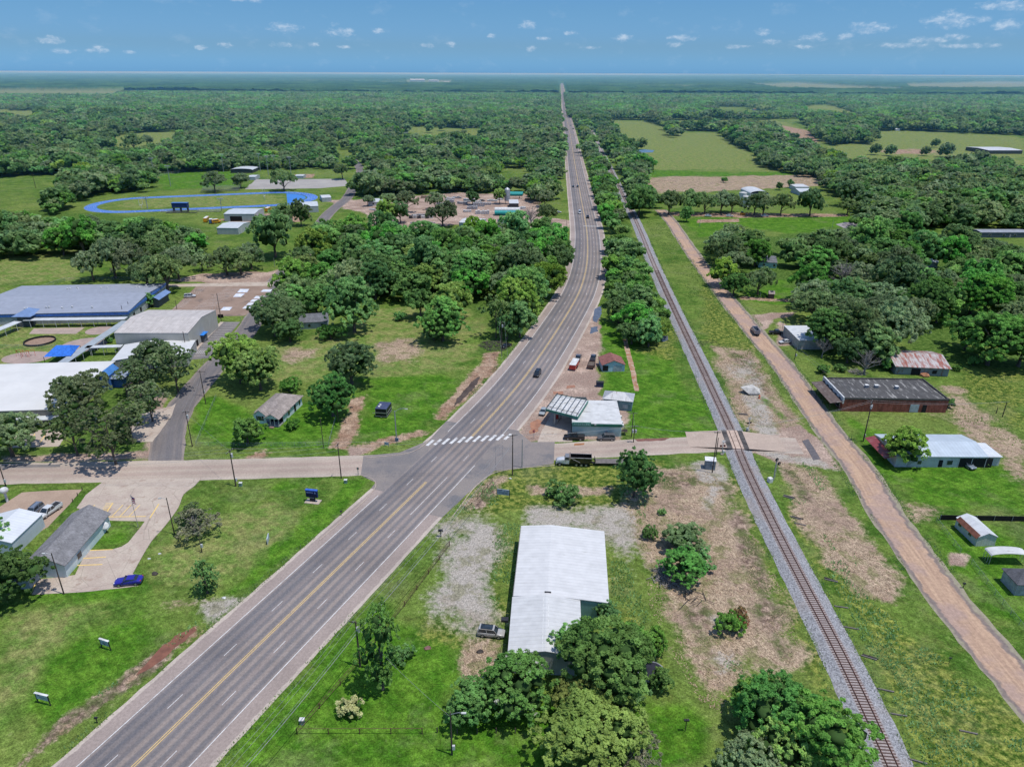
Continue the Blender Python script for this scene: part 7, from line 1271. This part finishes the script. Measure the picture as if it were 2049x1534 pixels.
A, rz, L, W_ = fit((1412, 921), (1433, 923), (1431, 915), 2.6); t = thing('signal_cabinet', 'grey railway signal cabinet with a white roof on a gravel patch', 'cabinet', (A.x, A.y, 0), rz); MB().box(L/2, W_/2, 0, L, W_, 2.5).build('body', mk('cabinet_grey', (.2, .25, .3), .5, .3), t); MB().box(L/2, W_/2, 2.5, L+.2, W_+.2, .14).build('roof', mk('cabinet_roof', (.7, .7, .7)), t); MB().box(L*.75, -.03, 1.5, .5, .04, .3).build('nameplate', M_trim, t); MB().box(L*.3, -.03, .2, .9, .05, 2.0).build('door', mk('cabinet_door', (.23, .28, .33), .5, .3), t)
M_log = mk('old_sleeper_wood', (.06, .05, .045), .9, var=.4)
for i, (x, y, a, n) in enumerate([(1578, 996, -.45, 3), (1594, 1037, -.5, 2), (1601, 1049, -.35, 1), (1660, 1161, -.45, 2), (1685, 1215, -.3, 1), (1706, 1257, -.2, 1), (1742, 1317, -.45, 2), (1772, 1381, -.4, 1), (1797, 1430, -.3, 1), (1840, 1524, -.3, 1), (1486, 830, -.2, 3), (1938, 1465, -.35, 1)]):
    t = thing('discarded_sleepers', 'old dark sleepers dumped in the grass beside the ballast', 'timber', P(x, y), a, 'discarded sleepers along the line')
    for k in range(n): MB().box(rr.uniform(-.3, .3), k*.38, .0, 2.5, .22, .2, rr.uniform(-.12, .12)).build('sleeper', M_log if k % 2 else mk('grey_sleeper', (.17, .15, .14), .9), t)
def debris(px, rad, n, label, mat, ln=(1, 3), name='brush_pile'):
    p = P(*px); m = MB(); r_ = random.Random(int(px[0]))
    for i in range(n):
        a, d = r_.uniform(0, 6.28), rad*math.sqrt(r_.random()); b_ = r_.uniform(0, 6.28); l = r_.uniform(*ln); c = Vector((d*math.cos(a), d*math.sin(a), r_.uniform(.05, .9)*(1-d/rad*.7))); v = Vector((math.cos(b_), math.sin(b_), r_.uniform(-.3, .3)))*l/2; m.tube([c-v, c+v*.2+Vector((0, 0, .1)), c+v], [.07, .06, .03], 4)
    o = m.build(name, mat); o.location = p; tag(o, label, 'brush', None); return o
debris((1335, 1152), 3.3, 150, 'heap of grey cut branches below the bushy growth on the straw', M_dead); debris((990, 692), 5.5, 170, 'dark heap of cut brush beside the highway', mk('dark_brush', (.08, .065, .06))); debris((1715, 745), 3, 70, 'fallen grey branches beside the brick building', M_dead); debris((1392, 1202), 2.6, 12, 'scattered logs on the straw below the growth', M_log, (2, 4), 'log_scatter'); debris((1420, 690), 5, 16, 'scattered trackside timbers along the ballast', M_log, (1.5, 3), 'log_scatter')
# straw / weeds as stuff
def tufts(name, label, polys, dens, size, mat, seed, lean=.5):
    r = np.random.RandomState(seed); V = []
    for px in polys:
        poly = [(p.x, p.y) for p in (px if isinstance(px[0], Vector) else P2(px))]; xs = [a for a, b in poly]; ys = [b for a, b in poly]; n = int((max(xs)-min(xs))*(max(ys)-min(ys))*dens); x = r.uniform(min(xs), max(xs), n); y = r.uniform(min(ys), max(ys), n); k = (sdist(x, y, poly) > 0) & (vnoise(x, y, 3.5, 8)+.6*vnoise(x, y, 11, 9) > .72); V.append(np.stack([x[k], y[k]], 1))
    p = np.concatenate(V); n = len(p); p = np.concatenate([p, np.zeros((n, 1))], 1); a = r.rand(n)*6.283; d = np.stack([np.cos(a), np.sin(a), np.zeros(n)], 1); h = size*(.5+r.rand(n))[:, None]; up = np.concatenate([r.randn(n, 2)*lean, np.ones((n, 1))], 1); up /= np.linalg.norm(up, axis=1)[:, None]
    v = np.stack([p-d*h*.28, p+d*h*.28, p+up*h], 1).reshape(-1, 3); i = np.arange(n)*3; me = mesh_np(name, v.astype(np.float32), np.stack([i, i+1, i+2], 1).astype(np.int32)); me.materials.append(mat); o = bpy.data.objects.new(name, me); COL.objects.link(o); tag(o, label, 'vegetation', None, 'stuff'); print(name, n)
tufts('weeds', 'rank weeds on the banks beside the railway and the street corner', [ZONES['weed'][1][1], ZONES['weed'][0][1], ZONES['weed'][4][1], ZONES['weed'][3][1], [(880, 1040), (1000, 1010), (990, 960), (930, 1000)], [(1430, 1320), (1560, 1330), (1680, 1480), (1560, 1400)], [(230, 1380), (400, 1250), (395, 1240), (180, 1400)], [(1600, 920), (1640, 950), (1700, 1060), (1720, 1160), (1690, 1060)]], 8, .42, LM['elm'], 3); tufts('dry_stalks', 'cut dry stalks lying over the bare ground beside the railway', [z[1] for z in ZONES['straw'][:4]], 10, .3, mk('straw_stalk', (.42, .31, .2), .95, var=.35, sc=.5), 5, 2.4)
tufts('tall_grass', 'uneven taller grass along the railway and field margins', [[(1290, 440), (1330, 440), (1480, 650), (1560, 770), (1430, 690), (1330, 520)], [(1880, 820), (2049, 840), (2049, 900), (1960, 870)], [(1920, 690), (2049, 760), (2049, 830), (1930, 790)], [(985, 1060), (1020, 1060), (1005, 1235), (985, 1235)], [(1220, 1080), (1290, 1200), (1300, 1230), (1225, 1200)]], 2.5, .42, LM['lime'], 6)
# ================================================================== signs
def sign(px, to, w, h, z0, label, face, post, cap=None, bars=(), thick=.12, two=True, name='sign', posth=None, ang=None):
    p, q = P(*px), P(*to); t = thing(name, label, 'sign', p, ang if ang is not None else math.atan2(q.y-p.y, q.x-p.x)); b = MB().box(0, 0, z0, w, thick, h).build('board', face, t)
    for x in ((-w/2-.06, w/2+.06) if two else (0,)): MB().box(x, 0, 0, .14, .14, posth or z0+h).build('post', post, t)
    if cap: MB().box(0, 0, z0+h+.01, w+.3, .35, .1).build('cap', cap, t)
    if bars:
        m = MB()
        for x, z, bw, bh in bars: m.box(x, -thick/2-.012, z, bw, .02, bh)
        m.build('lettering', bars_mat if not isinstance(bars[0][-1], str) else None, b)
    return t
M_board = mk('pale_sign_board', (.42, .48, .53), .6, stain=(.3, .33, .36)); bars_mat = mk('dark_sign_marks', (.05, .07, .12), .6)
sign((213, 1298), (228, 1303), 1.9, 1.15, .9, 'pale community sign with a white top board on the lawn, the upper one of two', M_board, M_drk, M_trim, [(-.3, 1.25, .9, .08), (.2, 1.12, 1.1, .06), (0, 1.5, 1.3, .05)]); sign((89, 1408), (105, 1412), 2.3, 1.15, .95, 'pale sign with a small dark emblem on the lawn, the lower one of two', M_board, M_drk, M_trim, [(-.5, 1.75, .35, .14), (0, 1.45, 1.5, .04)])
sign((1007, 996), (1025, 998), 2.9, 1.5, .9, 'grey-blue notice board with dark heading panels on the weedy corner', M_board, M_drk, None, [(-.75, 2.15, 1.1, .16), (.75, 2.12, 1.2, .16), (0, 1.8, 2.4, .05), (0, 1.6, 2.4, .05), (0, 1.4, 2.4, .05), (0, 1.2, 2.4, .05)]); sign((774, 893), (784, 895), 1.1, .8, .5, 'low rounded blue-grey sign on the corner grass island', M_board, M_steel, None, [(0, .9, .7, .06)]); sign((794.5, 888), (804, 889), .95, 1.0, .9, 'blue-grey road sign beside the steel street lamp', mk('blue_grey_sign', (.14, .2, .32)), M_steel, None, [(0, 1.6, .6, .08), (0, 1.3, .5, .08)], two=False)
sign((537, 1083), (541, 1077), 2.1, 1.2, .2, 'narrow sign seen nearly edge-on on the lawn beside the highway', M_board, M_trim, None, (), .2, ang=R(100))
p = P(626, 1003); t = thing('school_sign', 'dark blue two-part electronic sign on a pedestal with a pale slab on the lawn', 'sign', p, -.18); MB().box(.1, -.1, 0, 3.6, 1.9, .14).build('slab', M_conc, t); MB().box(0, 0, .14, 1.2, .5, 1.2).build('pedestal', mk('dark_pedestal', (.03, .03, .05)), t); b = MB().box(0, 0, 1.3, 2.9, .6, 1.75).build('cabinet', mk('navy_sign', (.008, .012, .12), .4), t, bevel=.08); MB().box(0, 0, 3.06, 2.95, .68, .22).build('cap', mk('royal_blue', (.05, .13, .5), .4), t); MB().box(0, -.32, 1.4, 2.5, .04, .8).build('screen', mk('sign_screen', (.006, .008, .06), .2), b); m = MB()
for i in range(9): m.box(-1.15+i*.19, -.33, 2.5, .11, .03, .26)
m.box(.95, -.33, 2.4, .3, .03, .4); m.build('lettering', mk('pale_letters', (.25, .3, .5)), b); MB().box(0, -.27, 1.15, 1.0, .04, .12).build('pedestal_strip', M_ins, t)
t = thing('stop_sign', 'red stop sign on its post beside the orange puddle', 'stop sign', P(1068, 878), .2); MB().tube([(0, 0, 0), (0, 0, 2.2)], .05, 6).build('post', M_steel, t); MB().tube([(0, -.06, 2.45), (0, -.02, 2.45)], .42, 8).build('plate', mk('stop_red', (.45, .02, .02), .4), t)
m = MB()
def letter(mb, segs, x, z, s):
    for x0, z0, x1, z1 in segs: mb.tube([(x+x0*s, -.075, z+z0*s), (x+x1*s, -.075, z+z1*s)], .018, 4)
S_ = [(0, 0, 1, 0), (1, 0, 1, 1), (1, 1, 0, 1), (0, 1, 0, 2), (0, 2, 1, 2)]; T_ = [(.5, 0, .5, 2), (0, 2, 1, 2)]; O_ = [(0, 0, 1, 0), (1, 0, 1, 2), (1, 2, 0, 2), (0, 2, 0, 0)]; P_ = [(0, 0, 0, 2), (0, 2, 1, 2), (1, 2, 1, 1), (1, 1, 0, 1)]
for i, L_ in enumerate((S_, T_, O_, P_)): letter(m, L_, -.31+i*.165, 2.34, .115)
m.build('lettering', M_ins, t)
sign((717, 950), (721, 950), .5, .6, 1.6, 'back of a small road sign at the mouth of the side street', M_drk, M_steel, None, (), .05, two=False)
# ================================================================== small things
def simple(name, label, cat, px, fn, rz=0.0, group=None):
    t = thing(name, label, cat, P(*px), rz, group); fn(t); return t
def f_dish(t): MB().tube([(0, 0, 0), (0, 0, 1.6)], .07, 6).build('post', M_drk, t); d_ = MB().ball(0, 0, 0, .8, 16, 4, .2).build('dish', M_trim, t, True); d_.location = (0, -.1, 1.9); d_.rotation_euler = (R(55), 0, R(25))
simple('satellite_dish', 'white satellite dish on the lawn beside the shingled hall', 'satellite dish', (214, 1065), f_dish)
def f_globe(t): MB().cyl(0, 0, 0, .28, 2.4, 10).build('stem', M_trim, t, True); MB().ball(0, 0, 3.1, .95, 14, 8, .8).build('bulb', M_trim, t, True)
simple('globe_tank', 'white globe-topped tank ornament at the left edge', 'tank', (15, 1003), f_globe)
def f_bin(c):
    def g(t): MB().box(0, 0, 0, 1.5, .9, 1.1).build('body', mk('bin_%d' % int(c[2]*100), c, .5), t, bevel=.05); MB().box(0, 0, 1.1, 1.56, .96, .1).build('lid', M_plastic, t)
    return g
simple('wheelie_bin', 'blue bin at the wall of the metal building at the left edge', 'bin', (74, 1056), f_bin((.03, .05, .3))); simple('dumpster', 'dark blue dumpster on the forecourt above the petrol station', 'dumpster', (1200, 773), f_bin((.03, .045, .1)), -.1).scale = (1.6, 1.6, 1.4)
def f_box(t): MB().box(0, 0, 0, .7, .6, .9).build('body', mk('utility_green', (.2, .3, .25), .6), t); MB().box(0, 0, .9, .8, .7, .08).build('lid', M_trim, t)
simple('utility_box', 'small green utility box with a white lid beside the leaning pole', 'utility box', (692, 966), f_box); simple('utility_box', 'white utility box beside the rail fence corner', 'utility box', (605, 1447), f_box); simple('utility_box', 'white utility box beside the pole on the lawn strip', 'utility box', (482, 972), f_box)
def f_mail(t): MB().box(0, 0, 0, .1, .1, 1.0).build('post', M_pole, t); MB().box(0, 0, 1.0, .5, .25, .28).build('box', M_drk, t)
simple('mailbox', 'small mailbox by the right-hand road near the fence', 'mailbox', (1927, 1176), f_mail); simple('mailbox', 'mailbox on the verge beside the highway below the blue sign', 'mailbox', (683, 1031), f_mail); simple('mailbox', 'mailbox near the bottom left verge of the highway', 'mailbox', (195, 1446), f_mail); simple('mailbox', 'black mailbox with a cover at the mouth of the gravel drive', 'mailbox', (882, 1073), f_mail).scale = (2, 2, 1.4)
def f_tramp(t): 
    MB().cyl(0, 0, .8, 2.2, .06, 24).build('mat', mk('trampoline_mat', (.02, .022, .035), .6), t); m = MB(); m.tube([(2.3*math.cos(2*math.pi*i/24), 2.3*math.sin(2*math.pi*i/24), .84) for i in range(25)], .1, 6); m.build('rim', mk('trampoline_rim', (.3, .32, .36), .5), t)
    for i in range(6): a = i*math.pi/3; MB().cyl(2.2*math.cos(a), 2.2*math.sin(a), 0, .04, .8, 5).build('leg', M_steel, t)
simple('trampoline', 'round black trampoline half hidden by the tree near the bottom', 'trampoline', (1303, 1351), f_tramp)
def f_tpost(t): MB().tube([(0, 0, 0), (0, 0, 2.6)], .07, 6).build('post', M_pole, t); MB().box(0, 0, 2.2, .8, .3, .25).build('top_box', M_drk, t)
simple('birdhouse_post', 'dark post with a box on top on the lawn near the bottom', 'post', (1371, 1462), f_tpost); simple('birdhouse_post', 'short dark post in the weeds right of the railway', 'post', (1898, 1328), f_tpost).scale = (.6, .6, .6)
def f_barrel(t): MB().cyl(0, 0, 0, .35, 1.0, 12, .28).build('drum', mk('orange_plastic', (.7, .12, .02), .5), t, True); MB().cyl(0, 0, .5, .34, .14, 12, .32).build('band', M_trim, t)
simple('traffic_barrel', 'orange traffic barrel on the gravel pile beside the dirt road', 'barrel', (1519, 797), f_barrel)
def f_rock(sz, mt): 
    def g(t):
        v, f = ICO; m = MB(); r_ = np.random.RandomState(int(sz*10)); m.add([tuple(q) for q in v*[sz, sz*.8, sz*.5]*(1+.25*r_.randn(12, 1))+[0, 0, sz*.2]], [tuple(q) for q in f]); m.build('stone', mt, t)
    return g
simple('rubble_heap', 'low pale rubble heap beside the dirt road', 'rubble', (1505, 785), f_rock(3.2, mk('pale_rubble', (.5, .48, .44), .9))); simple('tree_stump', 'freshly cut stump on the straw field', 'stump', (1367, 1190), f_rock(.5, mk('cut_wood', (.35, .22, .12)))); simple('charred_stump', 'dark stump on the church lawn', 'stump', (310, 1148), f_rock(.7, M_log)); simple('charred_stump', 'small dark stump on the tawny patch near the silver SUV', 'stump', (961, 1304), f_rock(.6, M_log)); simple('stump', 'small reddish stump on the lawn left of the silver SUV', 'stump', (856, 1297), f_rock(.6, mk('red_stump', (.2, .1, .09)))); simple('rock', 'pale stone at the mouth of the church lawn track', 'rock', (448, 1196), f_rock(.45, M_trim)); simple('rock', 'white stone beside the gravel near the highway drive', 'rock', (1021, 957), f_rock(.4, M_trim)); simple('rock', 'white manhole stone on the church lawn', 'rock', (299, 1118), f_rock(.35, M_trim)); simple('rock', 'second pale stone on the church lawn, nearer the drive', 'rock', (320, 1108), f_rock(.35, M_trim)); simple('dirt_heap', 'reddish dirt heap behind the brick building', 'dirt heap', (1850, 752), f_rock(1.8, mk('red_dirt', (.4, .18, .09))))
def f_mach(t): MB().box(0, 0, .5, 3.5, 1.8, 1.2).build('body', mk('machine_orange', (.5, .2, .02), .5), t); MB().box(-.6, 0, 1.7, 1.3, 1.5, 1.1).build('cab', glass(), t); MB().tube([(1.6, 0, 1.4), (3.2, 0, 2.4), (4.2, 0, .8)], .2, 5).build('boom', mk('machine_orange', (.5, .2, .02), .5), t)
simple('digger', 'small orange digger under the park road oaks', 'digger', (1486, 431), f_mach); simple('digger', 'yellow-orange loader in the works yard by the house', 'digger', (1023, 447), f_mach)
for i, (x, y) in enumerate([(1690, 451), (1700, 452), (1707, 450)]): simple('playset', ('left', 'middle', 'right')[i]+' climbing frame on the park playground', 'playset', (x, y), lambda t: (MB().box(0, 0, 1.5, 2, 2, .15).build('platform', mk('playground_purple', (.1, .08, .2)), t), MB().slabq([(1, -.4, 1.5), (3.6, -.4, .2), (3.6, .4, .2), (1, .4, 1.5)], .1).build('slide', M_ins, t), MB().box(-.9, -.9, 0, .12, .12, 3).box(.9, .9, 0, .12, .12, 3).box(-.9, .9, 0, .12, .12, 3).box(.9, -.9, 0, .12, .12, 3).build('frame', M_drk, t)))
# grave-like wood fence: rail fences and chain link
def fence(px, step, h, label, mat, rail=True, mesh=False, rails=(1.0,), name='fence', r=.05):
    pts = [P(*q) for q in px]; o = pts[0]; t = thing(name, label, 'fence', o); k = 0
    for a, b in zip(pts[:-1], pts[1:]):
        L = (b-a).length; n = max(1, round(L/step)); a_, b_ = a-o, b-o
        for i in range(n+(1 if b is pts[-1] else 0)):
            if k < 100: q = a_.lerp(b_, i/n); MB().cyl(q.x, q.y, 0, r, h, 6).build('post', mat, t); k += 1
        if rail:
            for z in rails: MB().tube([a_+Vector((0, 0, h*z-.04)), b_+Vector((0, 0, h*z-.04))], r*.6, 4).build('rail', mat, t)
        if mesh: MB().add([a_, b_, b_+Vector((0, 0, h-.1)), a_+Vector((0, 0, h-.1))], [(0, 1, 2, 3)]).build('wire_mesh', M_link, t)
    return t
t = NT('chain_link'); o = t.obj(); pr = t.n('BsdfDiffuse'); t.set(pr.inputs[0], (.35, .36, .37)); tp = t.n('BsdfTransparent'); mx = t.n('MixShader'); t.set(mx.inputs[0], t.ss(t.noise(o, 9, 2), .35, .65, .78, .94)); t.t.links.new(pr.outputs[0], mx.inputs[1]); t.t.links.new(tp.outputs[0], mx.inputs[2]); t.t.links.new(mx.outputs[0], t.out.inputs[0]); M_link = t.m
M_pipe = mk('rusty_pipe', (.11, .05, .04), .8)
fence([(594.7, 1468), (720, 1326), (810, 1212), (899.6, 1092)], 5.2, 1.2, 'rust-brown rail fence running diagonally beside the highway', M_pipe, rails=(1.0, .45), r=.08); fence([(594.7, 1468), (845, 1467)], 5, 1.2, 'brown pipe rail fence along the lawn near the bottom', M_pipe, rails=(1.0,), r=.08); fence([(875, 1465), (915, 1467), (955, 1467), (993, 1466), (1031, 1466)], 99, 1.1, 'separate dark posts in line with the pipe fence', M_pole, rail=False, name='fence_posts', r=.09)
fence([(433, 795), (392, 892), (520, 893), (658, 891.5), (672, 838)], 3.2, 1.2, 'chain link fence around the front lawn of the pale blue house', M_steel, mesh=True, r=.035); fence([(1873, 1044), (1921, 1107)], 3, 1.3, 'chain link fence left of the white garden shed', M_steel, mesh=True, r=.035); fence([(1943, 1128), (1990, 1190), (2056, 1272)], 3, 1.3, 'chain link fence along the lawn at the right edge', M_steel, mesh=True, r=.035); fence([(985, 965), (955, 1000), (930, 1020)], 3, 1.1, 'rusty fence remains beside the notice board', M_pipe, rails=(1.0, .5)); fence([(146, 1004), (165, 980)], 2.2, .9, 'short wooden bollards along the strip between the parking lots', M_pole, rail=False, name='bollard_row', r=.1); fence([(115, 697), (0, 697)], 6, 1.5, 'chain link fence across the schoolyard lawn', M_steel, mesh=True, r=.04)
fence([(0, 672), (55, 652), (240, 646)], 5, 1.8, 'chain link fence in front of the school walkway', M_steel, mesh=True, r=.04); fence([(60, 585), (130, 562), (260, 560)], 7, 1.6, 'long field fence behind the school wing', M_steel, mesh=True, r=.05); fence([(303, 362), (330, 350), (370, 345)], 8, 2.4, 'curved outfield fence of the ball field', M_steel, mesh=True, rail=True, r=.06)
dk = MB(); a = P(1880, 1040); tk = thing('screen_fence', 'long low black screen behind the white garden shed', 'fence', a); b1_ = P(2060, 1043)-a
MB().prism([(0, 0), (b1_.x, b1_.y), (b1_.x, b1_.y+.15), (0, .15)], 0, 1.3).build('panel', mk('black_screen', (.012, .012, .012), .9), tk)
for i in range(6): q = b1_*(i/5); MB().cyl(q.x, q.y-.08, 0, .06, 1.45, 6).build('post', M_steel, tk)

def edge_strips(l, s, ns, u0, u1, s0, s1, seg=30):
    out = []; q = s0
    while q < s1: e = min(q+seg, s1); out.append([at_s(l, s, ns, q, u0, 0), at_s(l, s, ns, e, u0, 0), at_s(l, s, ns, e, u1, 0), at_s(l, s, ns, q, u1, 0)]); q = e
    return out
tufts('verge_weeds', 'ragged weeds creeping over the edges of the ballast and the road shoulders', edge_strips(RAIL, rs, rn, 2.9, 4.4, 10, scl-4)+edge_strips(RAIL, rs, rn, -4.4, -2.9, 10, scl-4)+edge_strips(RAIL, rs, rn, 2.9, 4.6, sch+5, sch+260)+edge_strips(RAIL, rs, rn, -4.6, -2.9, sch+5, sch+260)+edge_strips(HWY, hs, hn, 10.4, 12.2, 5, sA-45)+edge_strips(HWY, hs, hn, -12.2, -10.5, 5, sA-30)+edge_strips(HWY, hs, hn, -12.4, -10.4, sB+25, sB+260)+edge_strips(DIRT, *frames(DIRT), 3.8, 5.6, 150, 420)+edge_strips(DIRT, *frames(DIRT), -5.6, -3.8, 150, 420), 10, .33, LM['elm'], 15)
SKY_STR = .15; HAZE = 0.0001
# ================================================================== camera, light, sky, haze
cam = bpy.data.cameras.new('camera'); co = bpy.data.objects.new('camera', cam); COL.objects.link(co); SC.camera = co
cam.sensor_width = 36; cam.lens = 36*FPX/2049; cam.clip_start = 1; cam.clip_end = 90000
co.location = (0, 0, H); co.rotation_mode = 'XYZ'
co.matrix_world = Matrix.Translation((0, 0, H)) @ Matrix.Rotation(math.pi/2-PITCH, 4, 'X') @ Matrix.Rotation(ROLL, 4, 'Z')
SUN = Vector((.27, -.10, .955)).normalized(); el = math.asin(SUN.z); azi = math.atan2(SUN.x, SUN.y)
sl = bpy.data.lights.new('sun', 'SUN'); sl.energy = 3.8; sl.angle = R(.53); sl.color = (1, .96, .9); so = bpy.data.objects.new('sun', sl); COL.objects.link(so)
so.rotation_euler = (-SUN).to_track_quat('-Z', 'Y').to_euler(); so.location = (60, -20, 200)
w = bpy.data.worlds.new('World'); SC.world = w; w.use_nodes = True; nt = w.node_tree; nt.nodes.clear()
class WT(NT):
    def __init__(s): s.t = nt
W = WT(); out = W.n('OutputWorld'); bg = W.n('Background'); sky = W.n('TexSky', sky_type='NISHITA'); sky.sun_disc = False; sky.sun_elevation = el; sky.sun_rotation = azi; sky.altitude = 150; sky.air_density = 1.0; sky.dust_density = .6; sky.ozone_density = 2.0
d = W.n('TexCoord').outputs['Generated']; s = W.sep(d); zz = W.math('MAXIMUM', s[2], .004)
# cumulus deck projected on a layer overhead, seen small towards the horizon
inv = W.math('DIVIDE', 1.0, W.math('ADD', zz, .02)); cb = W.n('CombineXYZ'); W.set(cb.inputs[0], W.math('MULTIPLY', s[0], inv)); W.set(cb.inputs[1], W.math('MULTIPLY', s[1], inv))
CL = [(565, 57, 30, 9), (678, 67, 32, 8), (667, 50, 9, 4), (753, 63, 14, 5), (193, 103, 17, 7), (98, 84, 20, 7), (125, 106, 20, 5), (1053, 51, 17, 9), (900, 88, 12, 6), (980, 72, 9, 4), (1140, 66, 16, 4), (1245, 76, 20, 7), (1365, 75, 28, 6), (1345, 87, 18, 5), (1522, 62, 15, 6), (1625, 73, 25, 8), (1735, 53, 40, 9), (1690, 70, 18, 5), (1900, 38, 42, 12), (1897, 24, 15, 7), (2010, 47, 20, 10), (1965, 35, 14, 5), (1850, 77, 40, 5), (1908, 70, 20, 6), (2020, 6, 60, 8), (490, 0, 40, 6), (560, 92, 20, 5), (623, 91, 11, 6), (448, 93, 14, 5), (850, 92, 14, 5), (1060, 98, 11, 6), (1600, 92, 20, 4), (1540, 82, 20, 5), (255, 108, 12, 3), (400, 98, 12, 4), (1800, 88, 50, 5), (1470, 92, 26, 4), (685, 96, 16, 3), (1180, 95, 20, 3), (1930, 88, 60, 4), (1085, 77, 16, 4)]
def dirof(px, py):
    u = (px-1024.5)/FPX; v = -(py-767)/FPX; return Vector((u, math.cos(PITCH)+v*math.sin(PITCH), -math.sin(PITCH)+v*math.cos(PITCH))).normalized()
az = W.math('ARCTAN2', s[0], s[1]); elv = W.math('ARCSINE', s[2])
v3 = W.n('CombineXYZ'); W.set(v3.inputs[0], az); W.set(v3.inputs[1], W.math('MULTIPLY', elv, 1.8)); v3 = v3.outputs[0]
fn = W.noise(v3, 85, 6, .66, .2); fn2 = W.noise(v3, 26, 3, .6)
acc = None
for px, py, rx, ry in CL:
    q = dirof(px, py); a0 = math.atan2(q.x, q.y); e0 = math.asin(q.z); ax_ = rx*1.15/FPX; ey_ = ry*1.25/FPX
    da = W.math('MULTIPLY', W.math('SUBTRACT', az, a0), 1/ax_); de = W.math('MULTIPLY', W.math('SUBTRACT', elv, e0), 1/ey_)
    r2 = W.math('ADD', W.math('MULTIPLY', da, da), W.math('MULTIPLY', de, de)); g = W.math('SUBTRACT', 1.0, r2); acc = g if acc is None else W.math('MAXIMUM', acc, g)
acc = W.math('MAXIMUM', acc, -1.2)
m1 = W.ss(W.math('ADD', W.math('MULTIPLY', acc, .7), W.math('MULTIPLY', W.math('SUBTRACT', fn, .5), 2.0)), .15, 1.05, 0, .42)
thin = W.ss(W.math('ADD', fn2, W.math('MULTIPLY', fn, .35)), .72, .95, 0, .07)       # faint wisps everywhere
back = W.ss(W.noise(cb.outputs[0], .45, 6, .6), .56, .72, 0, .5); back = W.math('MULTIPLY', back, W.ss(s[2], .3, .6))
mk_ = W.math('MAXIMUM', m1, W.math('MAXIMUM', thin, back))
tint = W.mix(W.ss(s[2], .0, .035), (.232, .56, 1.2), (.236, .444, .80)); tint = W.mix(W.ss(s[2], .035, .08), tint, (.24, .44, .704)); tint = W.mix(W.ss(s[2], .12, .5), tint, (.8, .92, 1.06)); skyc = W.mix(1.0, sky.outputs[0], tint, 'MULTIPLY')
cl = W.mix(W.ss(fn, .4, .7), (4.0, 4.7, 5.7), (5.9, 6.3, 6.8))
c = W.mix(mk_, skyc, cl); W.set(bg.inputs[0], c); bg.inputs[1].default_value = SKY_STR; nt.links.new(bg.outputs[0], out.inputs[0])
if HAZE:
    hb = MB().box(0, 500+21000, -5, 76000, 42000, 96).build('haze', mk('tmp', (1, 1, 1))); hb.data.materials.clear(); m = bpy.data.materials.new('haze_air'); m.use_nodes = True; t = m.node_tree; t.nodes.clear(); o_ = t.nodes.new('ShaderNodeOutputMaterial'); vs = t.nodes.new('ShaderNodeVolumeScatter'); vs.inputs['Color'].default_value = (.28, .74, 1, 1); vs.inputs['Density'].default_value = HAZE; vs.inputs['Anisotropy'].default_value = .0
    t.links.new(vs.outputs[0], o_.inputs['Volume']); hb.data.materials.append(m); tag(hb, None, None, None, 'structure')
SC.view_settings.view_transform = 'Standard'; SC.view_settings.look = 'None'; SC.view_settings.exposure = 0; SC.view_settings.gamma = 1
cy = SC.cycles; cy.max_bounces = 4; cy.diffuse_bounces = 2; cy.glossy_bounces = 2; cy.transmission_bounces = 2; cy.volume_bounces = 0; cy.transparent_max_bounces = 6; cy.use_denoising = True; cy.caustics_reflective = False; cy.caustics_refractive = False; cy.sample_clamp_indirect = 3; cy.use_adaptive_sampling = True; cy.adaptive_threshold = .02
